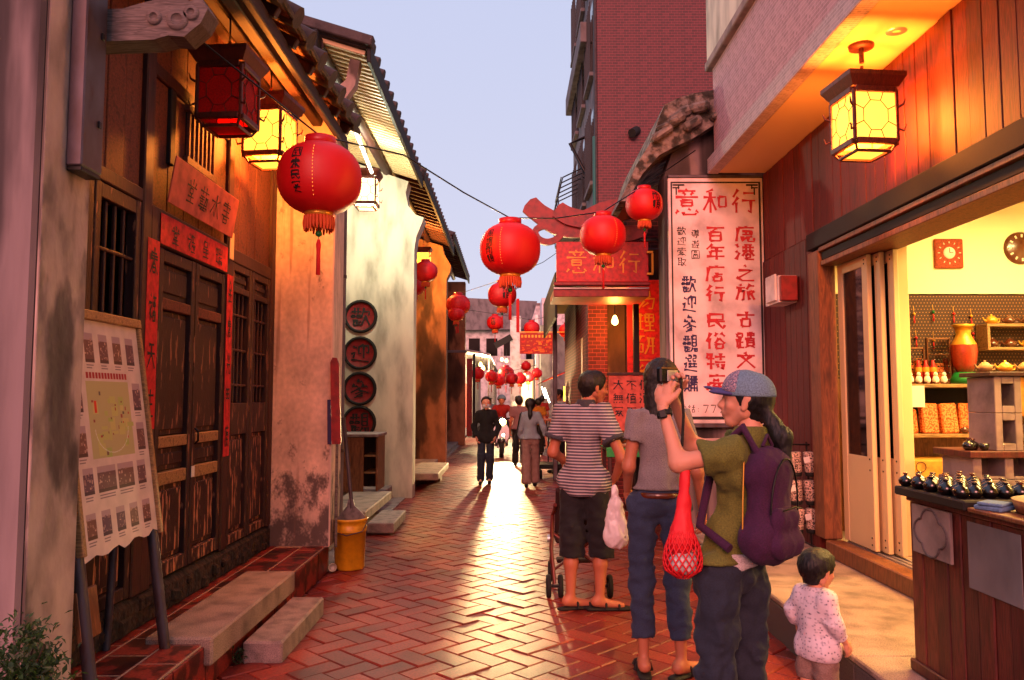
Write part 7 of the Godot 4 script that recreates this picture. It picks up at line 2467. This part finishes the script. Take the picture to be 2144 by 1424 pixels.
	net(acc, [limb(hc + hu * .03 + hf * .06, hc + hu * .026 + hf * .135, .038, .03, hu, 4.5), limb(hc + hu * .02 + hf * .05 - hr * .043, hc + hu * .01 + hf * .115 - hr * .038, .03, .022, hu, 3.0), limb(hc + hu * .02 + hf * .05 + hr * .043, hc + hu * .01 + hf * .115 + hr * .038, .03, .022, hu, 3.0)], .004, .02)
	skin_part(cap, "brim", acc, mats.cap_blue)
	noise_tex("print_patch", .05, [[0.0, Color(.5, .1, .15)], [.4, Color(.75, .7, .72)], [.5, Color(.15, .15, .3)], [1.0, Color(.7, .68, .7)]], 55, 2, FastNoiseLite.TYPE_CELLULAR)
	mat("patch_cloth", Color.WHITE, .9, "print_patch", Vector3(6, 6, 6), "", 0, {"world": false})
	acc = new_acc()
	net(acc, [limb(hc + hu * .029 - hf * .02, hc + hu * .036 + hf * .012, .086, .0835)], .005, .02, [[hc + hu * .026, -hu], [hc + hf * .035, -hf]])
	skin_part(cap, "front_panel", acc, mats.patch_cloth)
	# undershirt that shows below the tee, watch
	one_net(c, "undershirt", mats.white_cloth, [limb(j.pelvis - Vector3(0, .05, 0), j.pelvis + Vector3(0, .06, 0), .126, .12, j.f, 1.1, true)], .010, .02, [[Vector3(0, .872, 0), Vector3(.25, -1, .1).normalized()]], .006)
	var wd: Vector3 = (j.wrL - j.elL).normalized()
	var wp: Vector3 = j.wrL - wd * .025
	one_net(c, "watch_strap", mats.rubber, [limb(wp - wd * .011, wp + wd * .011, .0305, .029, Vector3.ZERO, 1.0, true)], .005, .004, [[wp - wd * .011, -wd]])
	var ws := ms()
	add_box(ws, wp + Vector3(-.012, .0, .029), Vector3(.03, .032, .012), .004, frame_of(wd))
	ws.generate_normals()
	_local(c, "watch_case", ws, mats.black_metal)
	var cm := thing("compact_camera", "small silver black camera held up in both hands of the cap woman", "camera", V(.60, 1.56, 3.1))
	var cam_at := V(.84, 0, 3.0) + Vector3(-.235, 1.585, -.06)
	var cb := Basis(Vector3.UP, deg_to_rad(35))
	var st := ms()
	add_box(st, cam_at, Vector3(.10, .06, .028), .006, cb)
	done(st, "camera_body", mats.black_metal, cm)
	st = ms()
	add_box(st, cam_at + cb * Vector3(.012, -.002, .0155), Vector3(.056, .042, .003), .001, cb)
	done(st, "screen", mats.steel_clean, cm)
	st = ms()
	add_lathe(st, [Vector2(0, .02), Vector2(.018, .02), Vector2(.02, 0)], 14, Transform3D(cb * Basis(Vector3(1, 0, 0), -PI / 2), cam_at + cb * Vector3(0, 0, -.014)))
	done(st, "lens", mats.steel_clean, cm)
	tube(cm, "wrist_strap", mats.rubber, [cam_at + Vector3(.05, -.01, 0), cam_at + Vector3(.055, -.15, .02), cam_at + Vector3(.045, -.27, .03)], .006, 5)
	# backpack
	var o3 := V(.84, 0, 3.0)
	var back := Vector3(.62, 0, .78)
	var bp := thing("backpack", "purple nylon backpack on the back of the cap woman", "backpack", o3 + Vector3(.15, .88, .12))
	acc = new_acc()
	var b0 := o3 + Vector3(-.0, .035, .02) + back * .135
	var br := Vector3(.78, 0, -.62)
	net(acc, [limb(b0 + Vector3(0, 1.20, 0) - br * .04, b0 + Vector3(0, 1.20, 0) + br * .04, .062, .062, back, 1.1), limb(b0 + Vector3(0, .96, 0) - br * .06, b0 + Vector3(0, .96, 0) + br * .06, .075, .075, back, 1.1), limb(b0 + Vector3(0, .98, 0), b0 + Vector3(0, 1.2, 0), .098, .085, back, 1.4)], .009, .05, [], .010, Vector3(16, 9, 16))
	put(net_mesh(acc), "bag", mats.purple_nylon, bp)
	acc = new_acc()
	net(acc, [limb(b0 + back * .065 + Vector3(0, .95, 0) - br * .045, b0 + back * .065 + Vector3(0, .95, 0) + br * .045, .046, .046, back, 1.4), limb(b0 + back * .065 + Vector3(0, 1.04, 0) - br * .04, b0 + back * .065 + Vector3(0, 1.04, 0) + br * .04, .036, .036, back, 1.4)], .009, .04, [], .01, Vector3(16, 12, 16))
	put(net_mesh(acc), "front_pocket", mats.purple_nylon, bp)
	for q in [["L", -1.0], ["R", 1.0]]:
		var sh: Vector3 = o3 + lerp(j.neck, j["sh" + q[0]], .62)
		tube(bp, "strap", mats.purple_nylon, [b0 + Vector3(0, 1.26, 0) + br * .06 * q[1], sh + Vector3(0, .068, 0) + back * .03, sh - back * .10 - Vector3(0, .03, 0), sh - back * .135 - Vector3(0, .16, 0), o3 + j.chest - back * .10 + br * .14 * q[1] - Vector3(0, .14, 0), b0 - back * .08 + br * .125 * q[1] + Vector3(0, .93, 0)], .017, 7)
	tube(bp, "yellow_piping", mats.gold, [b0 - back * .03 - br * .10 + Vector3(0, 1.24, 0), b0 - back * .03 - br * .112 + Vector3(0, 1.1, 0), b0 - back * .03 - br * .118 + Vector3(0, .98, 0)], .003, 5)
	var zip := []
	for i in 13:
		var a := PI * i / 12.0
		zip.append(b0 + back * (.062 + .012 * sin(a)) - br * cos(a) * .083 + Vector3(0, 1.06 + sin(a) * .19, 0))
	tube(bp, "zip", mats.black_metal, zip, .0035, 5)
	tube(bp, "pocket_zip", mats.black_metal, [b0 + back * .095 - br * .055 + Vector3(0, 1.075, 0), b0 + back * .105 + Vector3(0, 1.085, 0), b0 + back * .095 + br * .055 + Vector3(0, 1.075, 0)], .003, 5)
	tube(bp, "grab_loop", mats.purple_nylon, [b0 + Vector3(0, 1.29, 0) - br * .03, b0 + Vector3(0, 1.33, 0), b0 + Vector3(0, 1.29, 0) + br * .03], .007, 5)
	# red net bag on her arm
	var rb := thing("red_net_bag", "red mesh bag hanging from the raised arm of the cap woman", "bag", V(.63, .87, 2.93))
	mat("red_net", Color(.84, .08, .13), .6, "", Vector3.ONE, "", 0, {"back": Color(.4, .03, .04)})
	var rt := o3 + Vector3(-.20, 1.285, .085)
	acc = new_acc()
	net(acc, [limb(rt, rt + Vector3(-.012, -.16, 0), .014, .022), limb(rt + Vector3(-.012, -.16, 0), rt + Vector3(-.022, -.30, .01), .022, .05, Vector3(0, 0, 1), 1.3), limb(rt + Vector3(-.03, -.385, .0), rt + Vector3(-.005, -.385, .0), .04, .036, Vector3(0, 0, 1), 1.2)], .007, .02, [], .006, Vector3(30, 8, 30))
	put(net_mesh(acc), "upper_cloth", mats.red_net, rb)
	var nst := ms()
	var rings := 12
	for i in 18:
		for k in [1.0, -1.0]:
			var line := []
			for q in rings + 1:
				var t := float(q) / rings
				var rad := .036 + .034 * sin(minf(t * 1.25, 1.0) * PI * .62) - (.045 * maxf(0.0, t - .82) / .18)
				var a: float = TAU * i / 18.0 + k * t * 1.6
				line.append(rt + Vector3(-.02 + cos(a) * rad, -.26 - t * .17, .01 + sin(a) * rad * .75))
			add_tube(nst, line, .0028, 4, false)
	done(nst, "mesh", mats.red_net, rb)
	acc = new_acc()
	net(acc, [limb(rt + Vector3(-.03, -.375, .012), rt + Vector3(-.006, -.38, .012), .038, .04, Vector3(0, 0, 1), 1.1)], .006, .02, [], .008, Vector3(25, 25, 25))
	put(net_mesh(acc), "contents", mats.tin_white, rb)

	# toddler
	j = pose(.78, Vector3(.86, 0, -.5), {
		"pelvis": Vector3(0, .33, 0), "chest": Vector3(.0, .45, 0), "neck": Vector3(.0, .555, 0), "head": Vector3(.012, .655, -.005), "hf": Vector3(.90, -.12, -.40),
		"hipL": Vector3(-.025, .28, -.04), "hipR": Vector3(.02, .28, .045), "shL": Vector3(-.045, .53, -.07), "shR": Vector3(.03, .53, .08), "elL": Vector3(-.08, .43, -.1), "wrL": Vector3(-.05, .36, -.12), "elR": Vector3(.05, .41, .12), "wrR": Vector3(.095, .335, .10),
		"knL": Vector3(-.03, .17, -.04), "knR": Vector3(.02, .17, .05), "anL": Vector3(-.03, .045, -.04), "anR": Vector3(.02, .045, .05), "toeL": Vector3(.03, .02, -.07), "toeR": Vector3(.08, .02, .02)})
	j.s = .62
	figure("toddler in white patterned shirt standing at the kerb", V(1.50, 0, 3.98), j, {"skin": mats.skin_fair, "head": .86, "top": mats.motif_cotton, "legs": mats.beige_cloth, "cuff": .13, "hem": .235, "waist": -.02, "loose": .014, "sleeve": 1.75, "leg_loose": .016, "cell": .008, "shoe": mats.white_cloth, "folds": .01, "legs_name": "shorts", "fringe": .055, "head_cell": .004, "hand_cell": .0032})

	# walkers further down
	var far := {"cell": .02, "head_cell": .008, "hand_cell": .006}
	var mk := func(label: String, at: Vector3, jj: Dictionary, o: Dictionary) -> Node3D:
		o.merge(far)
		return figure(label, at, jj, o)
	j = pose(1.50, Vector3(.03, 0, 1), {"elL": Vector3(.215, .98, -.03), "wrL": Vector3(.16, .80, .08), "elR": Vector3(-.215, .98, -.03), "wrR": Vector3(-.17, .80, .08), "knL": Vector3(.075, .44, .08), "anL": Vector3(.06, .10, .02), "toeL": Vector3(.06, .05, .16), "anR": Vector3(-.09, .09, .12), "toeR": Vector3(-.09, .06, .27), "knR": Vector3(-.08, .45, .12)})
	var w: Node3D = mk.call("woman in black jacket and face mask walking up the street", V(-.42, 0, 14.05), j, {"woman": true, "skin": mats.skin_fair, "top": mats.black_cloth, "legs": mats.jean_dark, "cuff": .05, "hem": .70, "loose": .03, "sleeve": 1.9, "shoe": mats.black_cloth, "top_name": "jacket", "legs_name": "jeans"})
	one_net(w, "face_mask", mats.white_cloth, [limb(j.head + Vector3(-.03, -.05, .06), j.head + Vector3(.03, -.05, .06), .042, .042)], .008, .02)
	j = pose(1.47, Vector3(-.06, 0, -1), {"elR": Vector3(.23, .98, .03), "wrR": Vector3(.27, .76, -.02), "knL": Vector3(-.07, .45, .02), "anL": Vector3(-.07, .10, .10), "toeL": Vector3(-.07, .04, -.05), "anR": Vector3(.08, .09, -.14), "toeR": Vector3(.08, .03, -.28), "knR": Vector3(.08, .44, -.12)})
	mk.call("woman with long ponytail, pale blue blouse and beige trousers walking away", V(.34, 0, 13.5), j, {"woman": true, "skin": mats.skin_fair, "top": mats.pale_blue, "legs": mats.beige_cloth, "cuff": .06, "hem": .80, "loose": .03, "sleeve": 1.6, "leg_loose": .03, "shoe": mats.black_cloth, "top_name": "blouse", "long": [limb(j.head + Vector3(0, -.03, .08), j.head + Vector3(0, -.16, .10), .035, .04), limb(j.head + Vector3(0, -.16, .10), j.head + Vector3(-.01, -.36, .09), .038, .018)]})
	var sb := thing("shoulder_bag", "black shoulder bag on the walking ponytail woman's left side", "bag", V(.1, .7, 13.4))
	acc = new_acc()
	net(acc, [limb(V(.10, .80, 13.46), V(.10, .66, 13.46), .08, .10, Vector3(1, 0, 0), 1.8)], .015, .02)
	put(net_mesh(acc), "bag", mats.black_cloth, sb)
	tube(sb, "strap", mats.black_cloth, [V(.10, .85, 13.40), V(.17, 1.22, 13.38), V(.20, 1.25, 13.5), V(.11, .85, 13.54)], .012, 6)
	j = pose(1.52, Vector3(.1, 0, -1))
	mk.call("person in mauve shirt walking away beyond the ponytail woman", V(.20, 0, 17.6), j, {"skin": mats.skin_tan, "top": mats.mauve_cloth, "legs": mats.black_cloth, "cuff": .06, "hem": .80, "loose": .03, "sleeve": .6, "shoe": mats.black_cloth})
	j = pose(1.46, Vector3(0, 0, -1))
	mk.call("person in yellow shirt far down the street", V(.74, 0, 21.0), j, {"skin": mats.skin_tan, "top": mats.yellow_cloth, "legs": mats.black_cloth, "cuff": .06, "hem": .78, "loose": .03, "sleeve": .6, "shoe": mats.black_cloth})
	j = pose(1.66, Vector3(-.85, 0, .3), {"elR": Vector3(-.12, 1.05, .16), "wrR": Vector3(-.32, 1.06, .12), "elL": Vector3(-.08, 1.05, -.2), "wrL": Vector3(-.3, 1.05, -.1)})
	mk.call("man in white printed tee holding goods by the stall", V(.98, 0, 15.9), j, {"skin": mats.skin_tan, "top": mats.white_cloth, "legs": mats.black_cloth, "cuff": .40, "hem": .86, "loose": .03, "sleeve": .6, "shoe": mats.black_cloth})
	for e in [["dark haired person in grey shirt far along the left shops", -.72, 27.0, 1.5, "pale_blue"], ["person in red shirt far along the right stalls", .98, 24.5, 1.55, "red_cloth"], ["person in white shirt at the end of the street", .28, 31.0, 1.55, "white_cloth"]]:
		j = pose(e[3], Vector3(.2, 0, -1))
		mk.call(e[0], V(e[1], 0, e[2]), j, {"skin": mats.skin_tan, "top": mats[e[4]], "legs": mats.jean_dark, "cuff": .06, "hem": .80, "loose": .03, "sleeve": .6, "shoe": mats.black_cloth})
	# rider
	j = pose(1.62, Vector3(0, 0, 1), {"pelvis": Vector3(0, .86, -.3), "chest": Vector3(0, 1.12, -.24), "neck": Vector3(0, 1.29, -.2), "head": Vector3(0, 1.42, -.15), "shL": Vector3(.17, 1.24, -.2), "shR": Vector3(-.17, 1.24, -.2), "elL": Vector3(.30, 1.06, -.02), "wrL": Vector3(.31, 1.0, .22), "elR": Vector3(-.30, 1.06, -.02), "wrR": Vector3(-.31, 1.0, .22),
		"hipL": Vector3(.10, .85, -.28), "hipR": Vector3(-.10, .85, -.28), "knL": Vector3(.16, .76, .16), "knR": Vector3(-.16, .76, .16), "anL": Vector3(.15, .42, .12), "anR": Vector3(-.15, .42, .12), "toeL": Vector3(.15, .37, .28), "toeR": Vector3(-.15, .37, .28), "handL": [Vector3(0, -.2, 1), Vector3(0, -1, 0), Vector3(-1, 0, 0), 1.0], "handR": [Vector3(0, -.2, 1), Vector3(0, -1, 0), Vector3(1, 0, 0), 1.0]})
	var rd: Node3D = mk.call("rider in red jacket and helmet sitting on the scooter", V(-.22, 0, 20.6), j, {"skin": mats.skin_tan, "top": mats.red_cloth, "legs": mats.black_cloth, "cuff": .44, "hem": .80, "loose": .02, "sleeve": 1.85, "top_name": "jacket", "shoe_": 0, "hair": true})
	one_net(rd, "helmet", mats.cap_gray, [limb(j.head + Vector3(0, .04, -.03), j.head + Vector3(0, .045, .0), .118, .112)], .012, .02, [[j.head + Vector3(0, .02, 0), Vector3(0, -1, .25).normalized()]])
